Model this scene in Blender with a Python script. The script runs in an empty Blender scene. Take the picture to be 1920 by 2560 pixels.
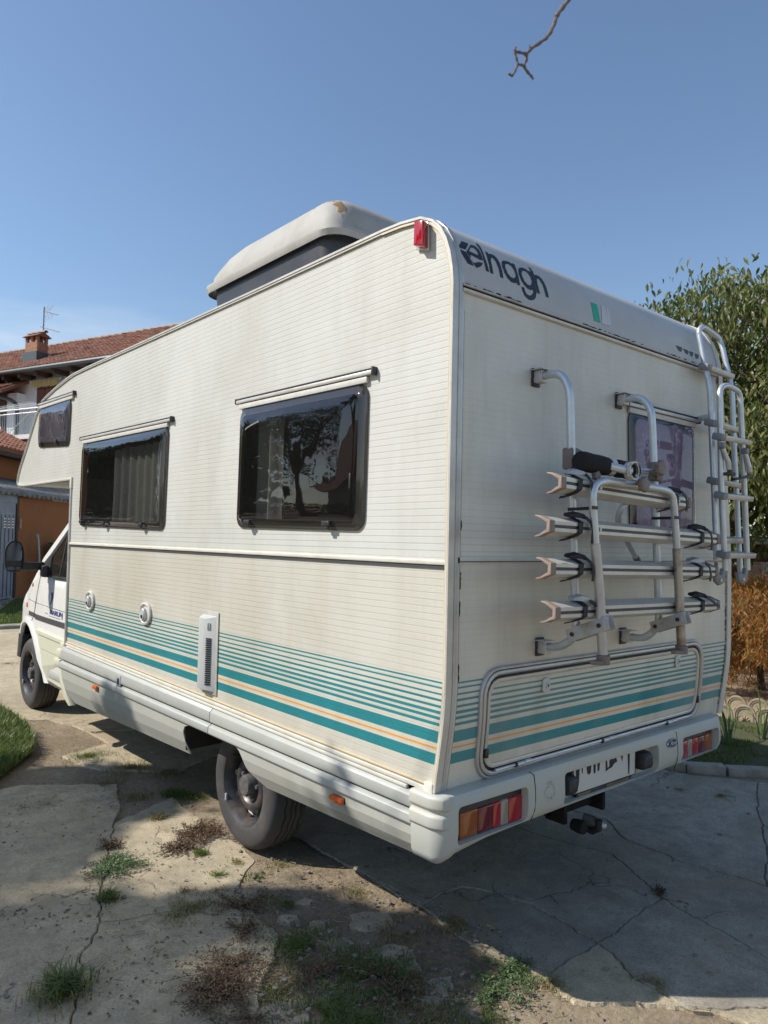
import bpy, bmesh, math, random
from mathutils import Vector, Matrix, noise
R = math.radians
PI = math.pi
random.seed(7)
scene = bpy.context.scene
COL = scene.collection

# ------------------------------------------------------------------ camera
CAMPOS = Vector((-1.9623, -1.9268, 1.6743))
CAMROT = (1.6093, -0.0218, -0.7058)
FPX = 1857.77
cam_data = bpy.data.cameras.new('camera')
cam = bpy.data.objects.new('camera', cam_data)
COL.objects.link(cam)
cam.location = CAMPOS
cam.rotation_euler = CAMROT
cam_data.sensor_fit = 'VERTICAL'
cam_data.sensor_height = 9.8
cam_data.sensor_width = 7.35
cam_data.lens = FPX / 2560 * 9.8
cam_data.clip_start = 0.05
cam_data.clip_end = 3000
cam_data.dof.use_dof = True
cam_data.dof.focus_distance = 3.6
cam_data.dof.aperture_fstop = 1.35
scene.camera = cam

# ------------------------------------------------------------------ light
SUNV = Vector((-0.88, 0.62, 1.0)).normalized()      # towards the sun
sun_el = math.asin(SUNV.z)
world = bpy.data.worlds.new('World')
scene.world = world
world.use_nodes = True
wn = world.node_tree
wn.nodes.clear()
wo = wn.nodes.new('ShaderNodeOutputWorld')
bg = wn.nodes.new('ShaderNodeBackground')
sky = wn.nodes.new('ShaderNodeTexSky')
sky.sky_type = 'NISHITA'
sky.sun_disc = False
sky.sun_elevation = sun_el
sky.sun_rotation = math.atan2(SUNV.x, SUNV.y)
sky.altitude = 200
sky.air_density = 1.15
sky.dust_density = 0.6
sky.ozone_density = 2.9
bg.inputs['Strength'].default_value = 0.118
gtc = wn.nodes.new('ShaderNodeTexCoord')
cmap = wn.nodes.new('ShaderNodeMapping'); cmap.inputs['Scale'].default_value = (1.6, 1.6, 9.0)
wn.links.new(gtc.outputs['Generated'], cmap.inputs[0])
cno = wn.nodes.new('ShaderNodeTexNoise'); cno.inputs['Scale'].default_value = 2.2; cno.inputs['Detail'].default_value = 7
wn.links.new(cmap.outputs[0], cno.inputs['Vector'])
crp = wn.nodes.new('ShaderNodeValToRGB'); crp.color_ramp.elements[0].position = .47; crp.color_ramp.elements[1].position = .66
wn.links.new(cno.outputs[0], crp.inputs[0])
csp = wn.nodes.new('ShaderNodeSeparateXYZ'); wn.links.new(gtc.outputs['Generated'], csp.inputs[0])
chz = wn.nodes.new('ShaderNodeMapRange'); chz.inputs[1].default_value = .30; chz.inputs[2].default_value = .17; chz.inputs[3].default_value = 0; chz.inputs[4].default_value = .8
wn.links.new(csp.outputs[2], chz.inputs[0])
cmu = wn.nodes.new('ShaderNodeMath'); cmu.operation = 'MULTIPLY'
wn.links.new(crp.outputs[0], cmu.inputs[0]); wn.links.new(chz.outputs[0], cmu.inputs[1])
cmx = wn.nodes.new('ShaderNodeMix'); cmx.data_type = 'RGBA'; cmx.inputs[7].default_value = (5.6, 6.0, 6.4, 1)
wn.links.new(cmu.outputs[0], cmx.inputs[0]); wn.links.new(sky.outputs[0], cmx.inputs[6])
wn.links.new(cmx.outputs[2], bg.inputs['Color'])
wn.links.new(bg.outputs[0], wo.inputs[0])
sun = bpy.data.lights.new('sun', 'SUN')
sun.energy = 4.3
sun.angle = R(0.55)
sun.color = (1.0, 0.945, 0.86)
sun_o = bpy.data.objects.new('sun', sun)
COL.objects.link(sun_o)
sun_o.rotation_euler = SUNV.to_track_quat('Z', 'Y').to_euler()
sun_o.location = SUNV * 40
vs = scene.view_settings
vs.view_transform = 'Standard'
vs.look = 'None'
vs.exposure = 0.35
vs.gamma = 1.0
try:
    vs.use_curve_mapping = False
except Exception:
    pass
scene.render.engine = 'CYCLES'
scene.cycles.max_bounces = 7
scene.cycles.transparent_max_bounces = 12
scene.cycles.caustics_reflective = False
scene.cycles.caustics_refractive = False

# ------------------------------------------------------------------ measuring helper
CR = cam.rotation_euler.to_matrix()
def ray(u, v):
    return CR @ Vector(((u - 960) / FPX, -(v - 1280) / FPX, -1.0))
def P(u, v, x=None, y=None, z=None):
    d = ray(u, v)
    k, val = (0, x) if x is not None else ((1, y) if y is not None else (2, z))
    return CAMPOS + d * ((val - CAMPOS[k]) / d[k])
def hit(u, v, o, n):
    d = ray(u, v)
    o = Vector(o); n = Vector(n)
    return CAMPOS + d * ((o - CAMPOS).dot(n) / d.dot(n))
def crop(ox, oy, s):
    return lambda a, b: (ox + a / s, oy + b / s)

# ------------------------------------------------------------------ materials
def srgb(r, g, b):
    f = lambda c: ((c / 255 + 0.055) / 1.055) ** 2.4 if c > 10 else c / 255 / 12.92
    return (f(r), f(g), f(b))
class NT:
    def __init__(s, name):
        s.m = bpy.data.materials.new(name)
        s.m.use_nodes = True
        s.t = s.m.node_tree
        s.t.nodes.clear()
        s.out = s.n('ShaderNodeOutputMaterial')
        s.b = s.n('ShaderNodeBsdfPrincipled')
        s.l(s.b.outputs[0], s.out.inputs[0])
        s.co = s.n('ShaderNodeTexCoord').outputs['Object']
    def n(s, ty, **kw):
        x = s.t.nodes.new(ty)
        for k, v in kw.items():
            setattr(x, k, v)
        return x
    def l(s, a, b):
        s.t.links.new(a, b)
    def set(s, **kw):
        for k, v in kw.items():
            i = s.b.inputs[k.replace('_', ' ')]
            i.default_value = v if not isinstance(v, tuple) or len(v) == 4 else (*v, 1)
        return s
    def noise(s, scale, detail=4, rough=.55, vec=None, stretch=None, dist=0):
        x = s.n('ShaderNodeTexNoise')
        x.inputs['Scale'].default_value = scale
        x.inputs['Detail'].default_value = detail
        x.inputs['Roughness'].default_value = rough
        x.inputs['Distortion'].default_value = dist
        v = vec or s.co
        if stretch:
            mp = s.n('ShaderNodeMapping')
            mp.inputs['Scale'].default_value = stretch
            s.l(v, mp.inputs[0]); v = mp.outputs[0]
        s.l(v, x.inputs['Vector'])
        return x.outputs[0]
    def ramp(s, fac, stops, interp='LINEAR'):
        r = s.n('ShaderNodeValToRGB')
        r.color_ramp.interpolation = interp
        e = r.color_ramp.elements
        while len(e) < len(stops):
            e.new(0.5)
        for i, (p, c) in enumerate(stops):
            e[i].position = p
            e[i].color = (*c, 1) if isinstance(c, (tuple, list)) else (c, c, c, 1)
        s.l(fac, r.inputs[0])
        return r.outputs[0]
    def math(s, op, a, b=None, c=None):
        x = s.n('ShaderNodeMath', operation=op)
        for i, v in enumerate((a, b, c)):
            if v is None: continue
            if isinstance(v, (int, float)): x.inputs[i].default_value = v
            else: s.l(v, x.inputs[i])
        return x.outputs[0]
    def mix(s, a, b, fac, mode='MIX'):
        x = s.n('ShaderNodeMix', data_type='RGBA', blend_type=mode)
        for i, v in ((6, a), (7, b), (0, fac)):
            if isinstance(v, (int, float)):
                x.inputs[i].default_value = v if i == 0 else (v, v, v, 1)
            elif isinstance(v, tuple): x.inputs[i].default_value = (*v, 1)
            else: s.l(v, x.inputs[i])
        return x.outputs[2]
    def bump(s, h, strength=.3, dist=.01, prev=None):
        x = s.n('ShaderNodeBump')
        x.inputs['Strength'].default_value = strength
        x.inputs['Distance'].default_value = dist
        s.l(h, x.inputs['Height'])
        if prev: s.l(prev, x.inputs['Normal'])
        s.l(x.outputs[0], s.b.inputs['Normal'])
        return x.outputs[0]
    def color(s, sock):
        s.l(sock, s.b.inputs['Base Color'])
    def sep(s):
        x = s.n('ShaderNodeSeparateXYZ')
        s.l(s.co, x.inputs[0])
        return x.outputs
def pm(name, col, rough=.5, metal=0.0, var=.12, vs=6, bump=0, bs=80, dirt=None, dirt_s=3, dirt_amt=.5, rand=0, spec=None):
    n = NT(name)
    n.set(Roughness=rough, Metallic=metal)
    if spec is not None:
        n.b.inputs['Specular IOR Level'].default_value = spec
    f = n.noise(vs, 5)
    c = n.mix(tuple(x * (1 - var) for x in col), tuple(min(1, x * (1 + var)) for x in col), f)
    if dirt:
        d = n.noise(dirt_s, 7, .65)
        d = n.ramp(d, [(.45, 0.0), (.68, dirt_amt)])
        c = n.mix(c, dirt, d)
    if rand:
        oi = n.n('ShaderNodeObjectInfo').outputs['Random']
        ii = n.n('ShaderNodeNewGeometry').outputs['Random Per Island']
        rr = n.math('FRACT', n.math('ADD', oi, ii))
        k = n.ramp(rr, [(0, 1 - rand), (1, 1 + rand)])
        c = n.mix(c, k, 1.0, 'MULTIPLY')
    n.color(c)
    if bump:
        n.bump(n.noise(bs, 4), bump, .004)
    r2 = n.noise(vs * 2.3, 4)
    n.l(n.ramp(r2, [(.2, max(0, rough - .08)), (.8, min(1, rough + .1))]), n.b.inputs['Roughness'])
    return n.m

CREAM = (.60, .60, .56)
TEAL = (.020, .225, .275)
ORANGE = (.80, .33, .015)
def stripes_mat(name, rear=False):
    n = NT(name)
    n.set(Roughness=.42)
    x, y, z = n.sep()
    # print: teal and orange bands by height
    edges = [(1.1565, 1.150), (1.1365, 1.129), (1.114, 1.106), (1.092, 1.083), (1.070, 1.060), (1.0485, 1.0375), (1.026, 1.0155), (1.004, .992),
             (.9735, .929), (.888, .847)]
    stops = [(0.0, CREAM)]
    for hi, lo in sorted(edges, key=lambda e: e[1]):
        stops += [(lo, TEAL), (hi, CREAM)]
    stops += [(.9040, ORANGE), (.9130, CREAM)]
    stops = sorted([((p - .7) / .6 if p else 0.0, c) for p, c in stops])
    zz = n.math('DIVIDE', n.math('SUBTRACT', z, .7), .6)
    c = n.ramp(zz, stops, 'CONSTANT')
    # faint ribs every 26 mm, washed unevenly
    fr = n.math('FRACT', n.math('DIVIDE', z, .0264))
    rib = n.ramp(fr, [(0, 1.0), (.06, 0.0), (.16, 0.0), (.26, 1.0)])
    wear = n.ramp(n.noise(1.6, 4), [(.3, .35), (.7, 1.0)])
    up = n.ramp(n.math('DIVIDE', z, 3.0), [(.30, .25), (.40, 1.0)])
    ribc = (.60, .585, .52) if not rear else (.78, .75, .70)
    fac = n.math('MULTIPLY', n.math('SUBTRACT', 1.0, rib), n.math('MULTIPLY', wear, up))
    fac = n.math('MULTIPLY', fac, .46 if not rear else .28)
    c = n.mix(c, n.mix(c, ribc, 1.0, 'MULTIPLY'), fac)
    # greenish washed band under the windows
    band = n.ramp(n.math('DIVIDE', z, 3.0), [(.535, 0.0), (.545, 1.0), (.565, .7), (.62, 0.0)])
    fac2 = n.math('MULTIPLY', n.math('SUBTRACT', 1.0, rib), band)
    c = n.mix(c, (.30, .46, .47), n.math('MULTIPLY', fac2, .42))
    # grime: vertical streaks and yellow-grey blotches
    st = n.noise(6, 6, .65, stretch=(1, 1, .10) if rear else (1, 1.0, .09))
    st = n.ramp(st, [(.48, 0.0), (.72, .34 if not rear else .5)])
    c = n.mix(c, n.mix(c, (.60, .56, .48), 1.0, 'MULTIPLY'), n.math('MULTIPLY', st, .45 if not rear else .8))
    bl = n.ramp(n.noise(1.1, 6, .6), [(.38, 0.0), (.72, 1.0)])
    c = n.mix(c, n.mix(c, (.86, .84, .785), 1.0, 'MULTIPLY'), bl)
    low = n.ramp(n.math('DIVIDE', z, 3.0), [(.515, 1.0), (.54, 0.0)])
    c = n.mix(c, n.mix(c, (.955, .925, .865), 1.0, 'MULTIPLY'), low)
    # soot-like grime hanging in soft clouds, heavier high up
    sg = n.ramp(n.noise(2.4, 7, .68, dist=.4, stretch=(1, 1, .55)), [(.50, 0.0), (.78, .38)])
    c = n.mix(c, n.mix(c, (.66, .655, .62), 1.0, 'MULTIPLY'), sg)
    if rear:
        c = n.mix(c, (1.33, 1.31, 1.28), 1.0, 'MULTIPLY')  # colour of the rear skin lifted evenly to brighten this shaded wall
        g = n.ramp(n.noise(.9, 5, .6), [(.42, 0.0), (.62, .32)])
        c = n.mix(c, (.42, .41, .39), g)
        tex = n.math('FRACT', n.math('DIVIDE', z, .0066))
        tb = n.ramp(tex, [(0, 0.0), (.5, 1.0), (1, 0.0)])
        n.color(c)
        b1 = n.bump(tb, .12, .0012)
        n.bump(n.noise(220, 3), .12, .002, b1)
    else:
        n.color(c)
        b1 = n.bump(n.noise(170, 3, .5, stretch=(1, .7, 1.5)), .32, .0025)
        b2 = n.bump(n.noise(2.2, 3, .5), .12, .02, b1)
        n.bump(rib, .25, .0015, b2)
    return n.m

M = {}
M['side'] = stripes_mat('printed_side_skin')
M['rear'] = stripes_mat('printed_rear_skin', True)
M['gelcoat'] = pm('gelcoat_white', (.52, .52, .50), .38, var=.06, vs=1.5, dirt=(.36, .35, .32), dirt_s=2, dirt_amt=.35)
M['trim'] = pm('trim_white', (.66, .645, .57), .45, var=.05, dirt=(.5, .44, .3), dirt_s=8, dirt_amt=.4)
M['trim_yellow'] = pm('old_sealant', (.62, .50, .32), .6, var=.15, vs=20)
M['alu'] = pm('anodised_aluminium', (.62, .655, .68), .36, .6, var=.08, vs=12, dirt=(.35, .33, .3), dirt_s=9, dirt_amt=.4, bump=.05)
M['alu_matt'] = pm('matt_aluminium', (.54, .53, .51), .42, .5, var=.07, vs=10, dirt=(.33, .31, .28), dirt_s=7, dirt_amt=.5)
M['alu_white'] = pm('pale_aluminium', (.62, .60, .55), .38, .35, var=.08, vs=10, dirt=(.45, .41, .33), dirt_s=7, dirt_amt=.5)
M['steel_rust'] = pm('rusty_steel', (.42, .40, .37), .38, .8, var=.1, vs=12, dirt=(.16, .075, .03), dirt_s=9, dirt_amt=1.0)
M['plate_paint'] = pm('worn_white_bracket', (.50, .51, .50), .5, .1, var=.08, dirt=(.2, .1, .05), dirt_s=14, dirt_amt=.5)
M['rust'] = pm('rust', (.07, .03, .015), .8, var=.4, vs=60)
M['black'] = pm('black_plastic', (.022, .022, .024), .5, var=.3, vs=20, dirt=(.08, .08, .08), dirt_s=12, dirt_amt=.4)
M['dirtyblack'] = pm('under_metal', (.016, .014, .013), .75, var=.4, vs=14, dirt=(.05, .035, .025), dirt_s=10, dirt_amt=.6)
M['rubber'] = pm('tyre_rubber', (.050, .048, .047), .75, var=.2, vs=9, dirt=(.11, .10, .088), dirt_s=6, dirt_amt=.5, bump=.15, bs=120)
M['rim'] = pm('rim_paint', (.045, .048, .055), .42, .3, var=.2, vs=12, dirt=(.18, .13, .10), dirt_s=9, dirt_amt=.6)
M['hub'] = pm('hub_grey', (.085, .085, .085), .6, .2, var=.25, vs=40, dirt=(.22, .2, .17), dirt_s=30, dirt_amt=.6)
M['bumper'] = pm('bumper_plastic', (.47, .485, .45), .5, var=.05, vs=3, dirt=(.52, .47, .33), dirt_s=5, dirt_amt=.5, bump=.06, bs=150)
M['skirt'] = pm('skirt_plastic', (.41, .41, .365), .46, var=.04, vs=2, dirt=(.36, .34, .27), dirt_s=4, dirt_amt=.4)
M['skirt_hi'] = pm('skirt_band_plastic', (.42, .43, .40), .42, var=.04, vs=2, dirt=(.36, .35, .31), dirt_s=5, dirt_amt=.4)
M['cab'] = pm('cab_white_paint', (.74, .74, .70), .25, var=.02, vs=2, dirt=(.6, .57, .48), dirt_s=3, dirt_amt=.2)
M['clad'] = pm('yellowed_cladding', (.60, .585, .455), .5, var=.04, vs=2, dirt=(.55, .53, .42), dirt_s=4, dirt_amt=.4)
M['knob'] = pm('brown_plastic', (.20, .155, .135), .55, var=.12, vs=15, dirt=(.28, .23, .2), dirt_s=20, dirt_amt=.4)
M['endcap'] = pm('faded_red_endcap', (.27, .20, .165), .6, var=.12, vs=20)
M['foam'] = pm('black_foam', (.012, .012, .013), .9, var=.3, vs=60, bump=.6, bs=60)
M['white_plastic'] = pm('white_plastic', (.60, .59, .55), .4, var=.05, dirt=(.45, .42, .36), dirt_s=20, dirt_amt=.4)
M['strap'] = pm('black_strap', (.016, .016, .017), .55, var=.3, vs=30)
M['vent'] = pm('vent_grey', (.46, .47, .46), .45, var=.04, dirt=(.33, .33, .32), dirt_s=10, dirt_amt=.4)
M['dark'] = pm('dark_opening', (.008, .008, .008), .9)
M['logo'] = pm('black_vinyl', (.012, .014, .022), .35, var=.3, vs=30)
M['flag_green'] = pm('green_vinyl', (.02, .42, .27), .4)
M['flag_white'] = pm('white_vinyl', (.62, .62, .63), .4)
M['flag_grey'] = pm('faded_vinyl', (.56, .555, .55), .4)
M['blue_vinyl'] = pm('blue_vinyl', (.02, .035, .22), .4)
M['platewhite'] = pm('plate_white', (.60, .59, .55), .4, var=.04)
M['gold'] = pm('gold_print', (.42, .26, .07), .5)
M['fordblue'] = pm('emblem_blue', (.01, .03, .12), .25)
M['chrome'] = pm('chrome', (.6, .6, .6), .2, 1.0)
M['curtain'] = pm('curtain_cloth', (.31, .32, .315), .9, var=.12, vs=14)
M['interior'] = pm('interior_panel', (.10, .07, .05), .8, var=.2, vs=3)
M['rib_grey'] = pm('dark_grey_tape', (.06, .06, .065), .5)
M['popbase'] = pm('black_roof_box', (.035, .038, .045), .42, var=.15, vs=3, dirt=(.07, .07, .07), dirt_s=3, dirt_amt=.5)
M['poplid'] = pm('weathered_lid', (.43, .41, .365), .7, var=.08, vs=2.5, dirt=(.30, .28, .24), dirt_s=3.5, dirt_amt=.6, bump=.1, bs=60)
def lid_mat():
    n = NT('weathered_lid_taped'); n.set(Roughness=.7)
    x, y, z = n.sep()
    c = n.mix((.34, .335, .31), (.43, .42, .385), n.noise(2.5, 6))
    c = n.mix(c, (.27, .255, .22), n.ramp(n.noise(3.5, 7, .65), [(.48, 0.0), (.7, .6)]))
    # strip of old tape along the crown, torn edges
    wob = n.math('MULTIPLY', n.math('SUBTRACT', n.noise(24, 4), .5), .05)
    d = n.math('ABSOLUTE', n.math('SUBTRACT', n.math('ADD', x, wob), .372))
    m = n.math('MULTIPLY', n.ramp(d, [(.018, 1.0), (.024, 0.0)]), n.ramp(n.math('DIVIDE', y, 3.0), [(.395, 0.0), (.405, 1.0), (.52, 1.0), (.54, 0.0)]))
    m = n.math('MULTIPLY', m, n.ramp(n.noise(16, 4), [(.38, 0.0), (.45, 1.0)]))
    c = n.mix(c, (.24, .15, .065), m)
    n.color(c); b1 = n.bump(n.noise(60, 3), .1, .004); n.bump(m, .6, .006, b1)
    return n.m
M['poplid'] = lid_mat()
M['bark_patch'] = pm('peeling_tape', (.30, .19, .09), .9, var=.4, vs=40, bump=.5, bs=50)

def lens(name, col, rough=.12):
    n = NT(name)
    n.set(Roughness=rough)
    x = n.math('FRACT', n.math('MULTIPLY', n.sep()[0], 160))
    c = n.mix(tuple(v * .75 for v in col), col, n.ramp(x, [(0, 0.), (.5, 1.), (1, 0.)]))
    n.color(c)
    n.b.inputs['Subsurface Weight'].default_value = .0
    n.b.inputs['Coat Weight'].default_value = .6
    n.bump(n.noise(60, 2), .08, .002)
    return n.m
M['l_amber'] = lens('amber_lens', (.33, .085, .012))
M['l_red'] = lens('red_lens', (.40, .007, .014))
M['l_dark'] = lens('dark_red_lens', (.15, .006, .014))
M['l_white'] = lens('clear_lens', (.33, .29, .24))
M['l_orange'] = lens('orange_marker', (.75, .13, .01))

def glass(name, tint, alpha, haze=.0, hcol=(.40, .36, .48), hs=7):
    n = NT(name)
    t = n.n('ShaderNodeBsdfTransparent'); t.inputs[0].default_value = (*tint, 1)
    g = n.n('ShaderNodeBsdfGlossy'); g.inputs['Roughness'].default_value = .015
    g.inputs[0].default_value = (.9, .9, .95, 1)
    d = n.n('ShaderNodeBsdfDiffuse'); d.inputs[0].default_value = (*[c * .16 for c in tint], 1)
    f = n.n('ShaderNodeLayerWeight'); f.inputs['Blend'].default_value = .5
    wob = n.n('ShaderNodeBump'); wob.inputs['Strength'].default_value = .16; wob.inputs['Distance'].default_value = .012
    n.l(n.noise(3.2, 2), wob.inputs['Height'])
    n.l(wob.outputs[0], g.inputs['Normal']); n.l(wob.outputs[0], f.inputs['Normal'])
    ff = n.math('MULTIPLY_ADD', n.math('POWER', f.outputs['Facing'], 4.0), .92, .05)
    m1 = n.n('ShaderNodeMixShader'); m1.inputs[0].default_value = 1 - alpha
    n.l(t.outputs[0], m1.inputs[1]); n.l(d.outputs[0], m1.inputs[2])
    m2 = n.n('ShaderNodeMixShader')
    n.l(ff, m2.inputs[0]); n.l(m1.outputs[0], m2.inputs[1]); n.l(g.outputs[0], m2.inputs[2])
    m = m2
    if haze:
        h = n.n('ShaderNodeBsdfDiffuse'); h.inputs[0].default_value = (*hcol, 1)
        m3 = n.n('ShaderNodeMixShader')
        hz = n.ramp(n.noise(hs, 4, .55, dist=1.8), [(.3, haze * .7), (.49, haze * .8), (.52, min(1, haze * 1.9)), (.55, haze * .8), (.75, haze * 1.1)])
        n.l(hz, m3.inputs[0])
        n.l(m2.outputs[0], m3.inputs[1]); n.l(h.outputs[0], m3.inputs[2]); m = m3
    n.l(m.outputs[0], n.out.inputs[0])
    return n.m
M['glass'] = glass('tinted_acrylic', (.52, .51, .48), .93)
M['glass_rim'] = glass('acrylic_rim', (.30, .29, .26), .25)
M['glass_small'] = glass('crazed_acrylic', (.33, .33, .36), .85, .16, (.30, .30, .36), 3)
M['glass_film'] = glass('window_under_wrinkled_film', (.46, .36, .50), .75, .46, (.44, .36, .50), 5)
M['glass_car'] = glass('cab_glass', (.5, .52, .5), .85)
M['mirror'] = pm('mirror_glass', (.07, .085, .12), .03, 1.0, var=0)  # dark blue tint puts the deep sky reflection into the glass colour

# ------------------------------------------------------------------ mesh helpers
class MB:
    def __init__(s):
        s.v = []; s.f = []
    def add(s, vs, fs):
        o = len(s.v)
        s.v += [tuple(p) for p in vs]
        s.f += [tuple(i + o for i in f) for f in fs]
        return s
    def box(s, a, b, mat=None):
        (x0, y0, z0), (x1, y1, z1) = a, b
        vs = [(x0, y0, z0), (x1, y0, z0), (x1, y1, z0), (x0, y1, z0), (x0, y0, z1), (x1, y0, z1), (x1, y1, z1), (x0, y1, z1)]
        if mat is not None: vs = [mat @ Vector(p) for p in vs]
        return s.add(vs, [(0, 3, 2, 1), (4, 5, 6, 7), (0, 1, 5, 4), (1, 2, 6, 5), (2, 3, 7, 6), (3, 0, 4, 7)])
    def obox(s, p, q, up, w, h):
        """box from p to q, w across, h along up"""
        p = Vector(p); q = Vector(q); d = (q - p).normalized(); up = Vector(up)
        sd = d.cross(up).normalized(); up = sd.cross(d).normalized()
        vs = []
        for c in (p, q):
            for a, b in ((-1, -1), (1, -1), (1, 1), (-1, 1)):
                vs.append(c + sd * a * w / 2 + up * b * h / 2)
        return s.add(vs, [(3, 2, 1, 0), (4, 5, 6, 7), (0, 1, 5, 4), (1, 2, 6, 5), (2, 3, 7, 6), (3, 0, 4, 7)])
    def tube(s, path, r, seg=10, caps=True):
        path = [Vector(p) for p in path]
        n = len(path)
        rs = r if isinstance(r, (list, tuple)) else [r] * n
        up = None
        rings = []
        for i, p in enumerate(path):
            d = (path[min(i + 1, n - 1)] - path[max(i - 1, 0)]).normalized()
            if up is None:
                up = Vector((0, 0, 1)) if abs(d.z) < .9 else Vector((1, 0, 0))
            sd = d.cross(up).normalized(); up = sd.cross(d).normalized()
            rings.append([p + (sd * math.cos(2 * PI * k / seg) + up * math.sin(2 * PI * k / seg)) * rs[i] for k in range(seg)])
        vs = [v for rg in rings for v in rg]
        fs = []
        for i in range(n - 1):
            for k in range(seg):
                a = i * seg + k; b = i * seg + (k + 1) % seg
                fs.append((a, b, b + seg, a + seg))
        if caps:
            fs.append(tuple(range(seg))[::-1]); fs.append(tuple((n - 1) * seg + k for k in range(seg)))
        return s.add(vs, fs)
    def lathe(s, prof, o, axis='x', seg=32, sgn=1):
        """prof: (r, h) pairs; revolved about axis through o"""
        o = Vector(o); vs = []; fs = []
        for r, h in prof:
            for k in range(seg):
                a = 2 * PI * k / seg
                c, t = r * math.cos(a), r * math.sin(a)
                if axis == 'x': vs.append(o + Vector((h, c, t)))
                elif axis == 'y': vs.append(o + Vector((c, h, t)))
                else: vs.append(o + Vector((c, t, h)))
        for i in range(len(prof) - 1):
            for k in range(seg):
                a = i * seg + k; b = i * seg + (k + 1) % seg
                fs.append((a, b, b + seg, a + seg))
        return s.add(vs, fs)
    def prism(s, pts, vec):
        """flat polygon pts extruded by vec"""
        n = len(pts); vec = Vector(vec)
        vs = [Vector(p) for p in pts] + [Vector(p) + vec for p in pts]
        fs = [tuple(range(n))[::-1], tuple(range(n, 2 * n))] + [(i, (i + 1) % n, n + (i + 1) % n, n + i) for i in range(n)]
        return s.add(vs, fs)
    def build(s, name, mat, parent=None, bevel=0, smooth=False, auto=False, seg=2):
        me = bpy.data.meshes.new(name)
        me.from_pydata(s.v, [], s.f)
        me.update()
        bm = bmesh.new(); bm.from_mesh(me)
        bmesh.ops.recalc_face_normals(bm, faces=bm.faces)
        if bevel:
            es = [e for e in bm.edges if len(e.link_faces) == 2 and e.calc_face_angle(0) > .5]
            bmesh.ops.bevel(bm, geom=es, offset=bevel, segments=seg, profile=.5, affect='EDGES', clamp_overlap=True)
            smooth = True
        bm.to_mesh(me); bm.free()
        return link(name, me, mat, parent, smooth)
def link(name, me, mat, parent=None, smooth=False, angle=.6):
    if mat is not None and len(me.materials) == 0:
        me.materials.append(mat)
    o = bpy.data.objects.new(name, me)
    COL.objects.link(o)
    if smooth:
        for p in me.polygons: p.use_smooth = True
        try:
            me.set_sharp_from_angle(angle=angle)
        except Exception:
            pass
    if parent is not None:
        attach(o, parent)
    return o
WM = {}
def attach(o, parent):
    o.parent = parent
    w = WM.get(parent.name)
    if w is not None:
        o.matrix_parent_inverse = w.inverted()
def thing(name, label, cat, loc=(0, 0, 0), rz=0, group=None, local=False):
    o = bpy.data.objects.new(name, None)
    COL.objects.link(o)
    o.empty_display_size = .2
    o.location = loc; o.rotation_euler = (0, 0, rz)
    o['label'] = label; o['category'] = cat
    if group: o['group'] = group
    if not local:
        WM[o.name] = Matrix.Translation(Vector(loc)) @ Matrix.Rotation(rz, 4, 'Z')
    return o
def tag(o, label, cat, group=None, kind=None):
    if label: o['label'] = label
    if cat: o['category'] = cat
    if group: o['group'] = group
    if kind: o['kind'] = kind
    return o
def struct(o, kind='structure', label=None):
    o['kind'] = kind
    if label: o['label'] = label
    return o
def copy_tree(o, parent=None):
    c = o.copy(); COL.objects.link(c)
    c.parent = parent
    for ch in [x for x in o.children]:
        copy_tree(ch, c)
    return c

def fill(outer, holes=(), cuts=()):
    """2D polygon with holes -> (verts2d, faces); cuts = list of (axis, values) for bisecting"""
    bm = bmesh.new()
    es = []
    for loop in [outer, *holes]:
        vs = [bm.verts.new((p[0], p[1], 0)) for p in loop]
        for i in range(len(vs)):
            es.append(bm.edges.new((vs[i], vs[(i + 1) % len(vs)])))
    bmesh.ops.triangle_fill(bm, use_beauty=True, use_dissolve=False, edges=es)
    for ax, vals in cuts:
        for v in vals:
            co = (v, 0, 0) if ax == 0 else (0, v, 0)
            no = (1, 0, 0) if ax == 0 else (0, 1, 0)
            bmesh.ops.bisect_plane(bm, geom=bm.verts[:] + bm.edges[:] + bm.faces[:], dist=1e-6, plane_co=co, plane_no=no)
    bm.verts.ensure_lookup_table(); bm.verts.index_update()
    vs = [(v.co.x, v.co.y) for v in bm.verts]
    fs = [tuple(v.index for v in f.verts) for f in bm.faces]
    bm.free()
    return vs, fs
def rrect(x0, y0, x1, y1, r, n=5):
    pts = []
    for cx, cy, a0 in ((x1 - r, y0 + r, -PI / 2), (x1 - r, y1 - r, 0), (x0 + r, y1 - r, PI / 2), (x0 + r, y0 + r, PI)):
        for k in range(n + 1):
            a = a0 + PI / 2 * k / n
            pts.append((cx + r * math.cos(a), cy + r * math.sin(a)))
    return pts
def lerp(a, b, t): return a + (b - a) * t
def text_mesh(txt, size=1.0, shear=0, align='CENTER', bold=0):
    cu = bpy.data.curves.new('lettering', 'FONT')
    cu.body = txt; cu.size = size; cu.align_x = align; cu.align_y = 'CENTER'; cu.shear = shear
    cu.extrude = 0; cu.offset = bold; cu.resolution_u = 3
    o = bpy.data.objects.new('lettering', cu)
    COL.objects.link(o)
    dg = bpy.context.evaluated_depsgraph_get(); dg.update()
    me = bpy.data.meshes.new_from_object(o.evaluated_get(dg))
    vs = [v.co.copy() for v in me.vertices]; fs = [tuple(p.vertices) for p in me.polygons]
    bpy.data.objects.remove(o); bpy.data.curves.remove(cu)
    return vs, fs
def apply_mods(o):
    dg = bpy.context.evaluated_depsgraph_get(); dg.update()
    me = bpy.data.meshes.new_from_object(o.evaluated_get(dg))
    old = o.data; o.modifiers.clear(); o.data = me
    return o

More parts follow.
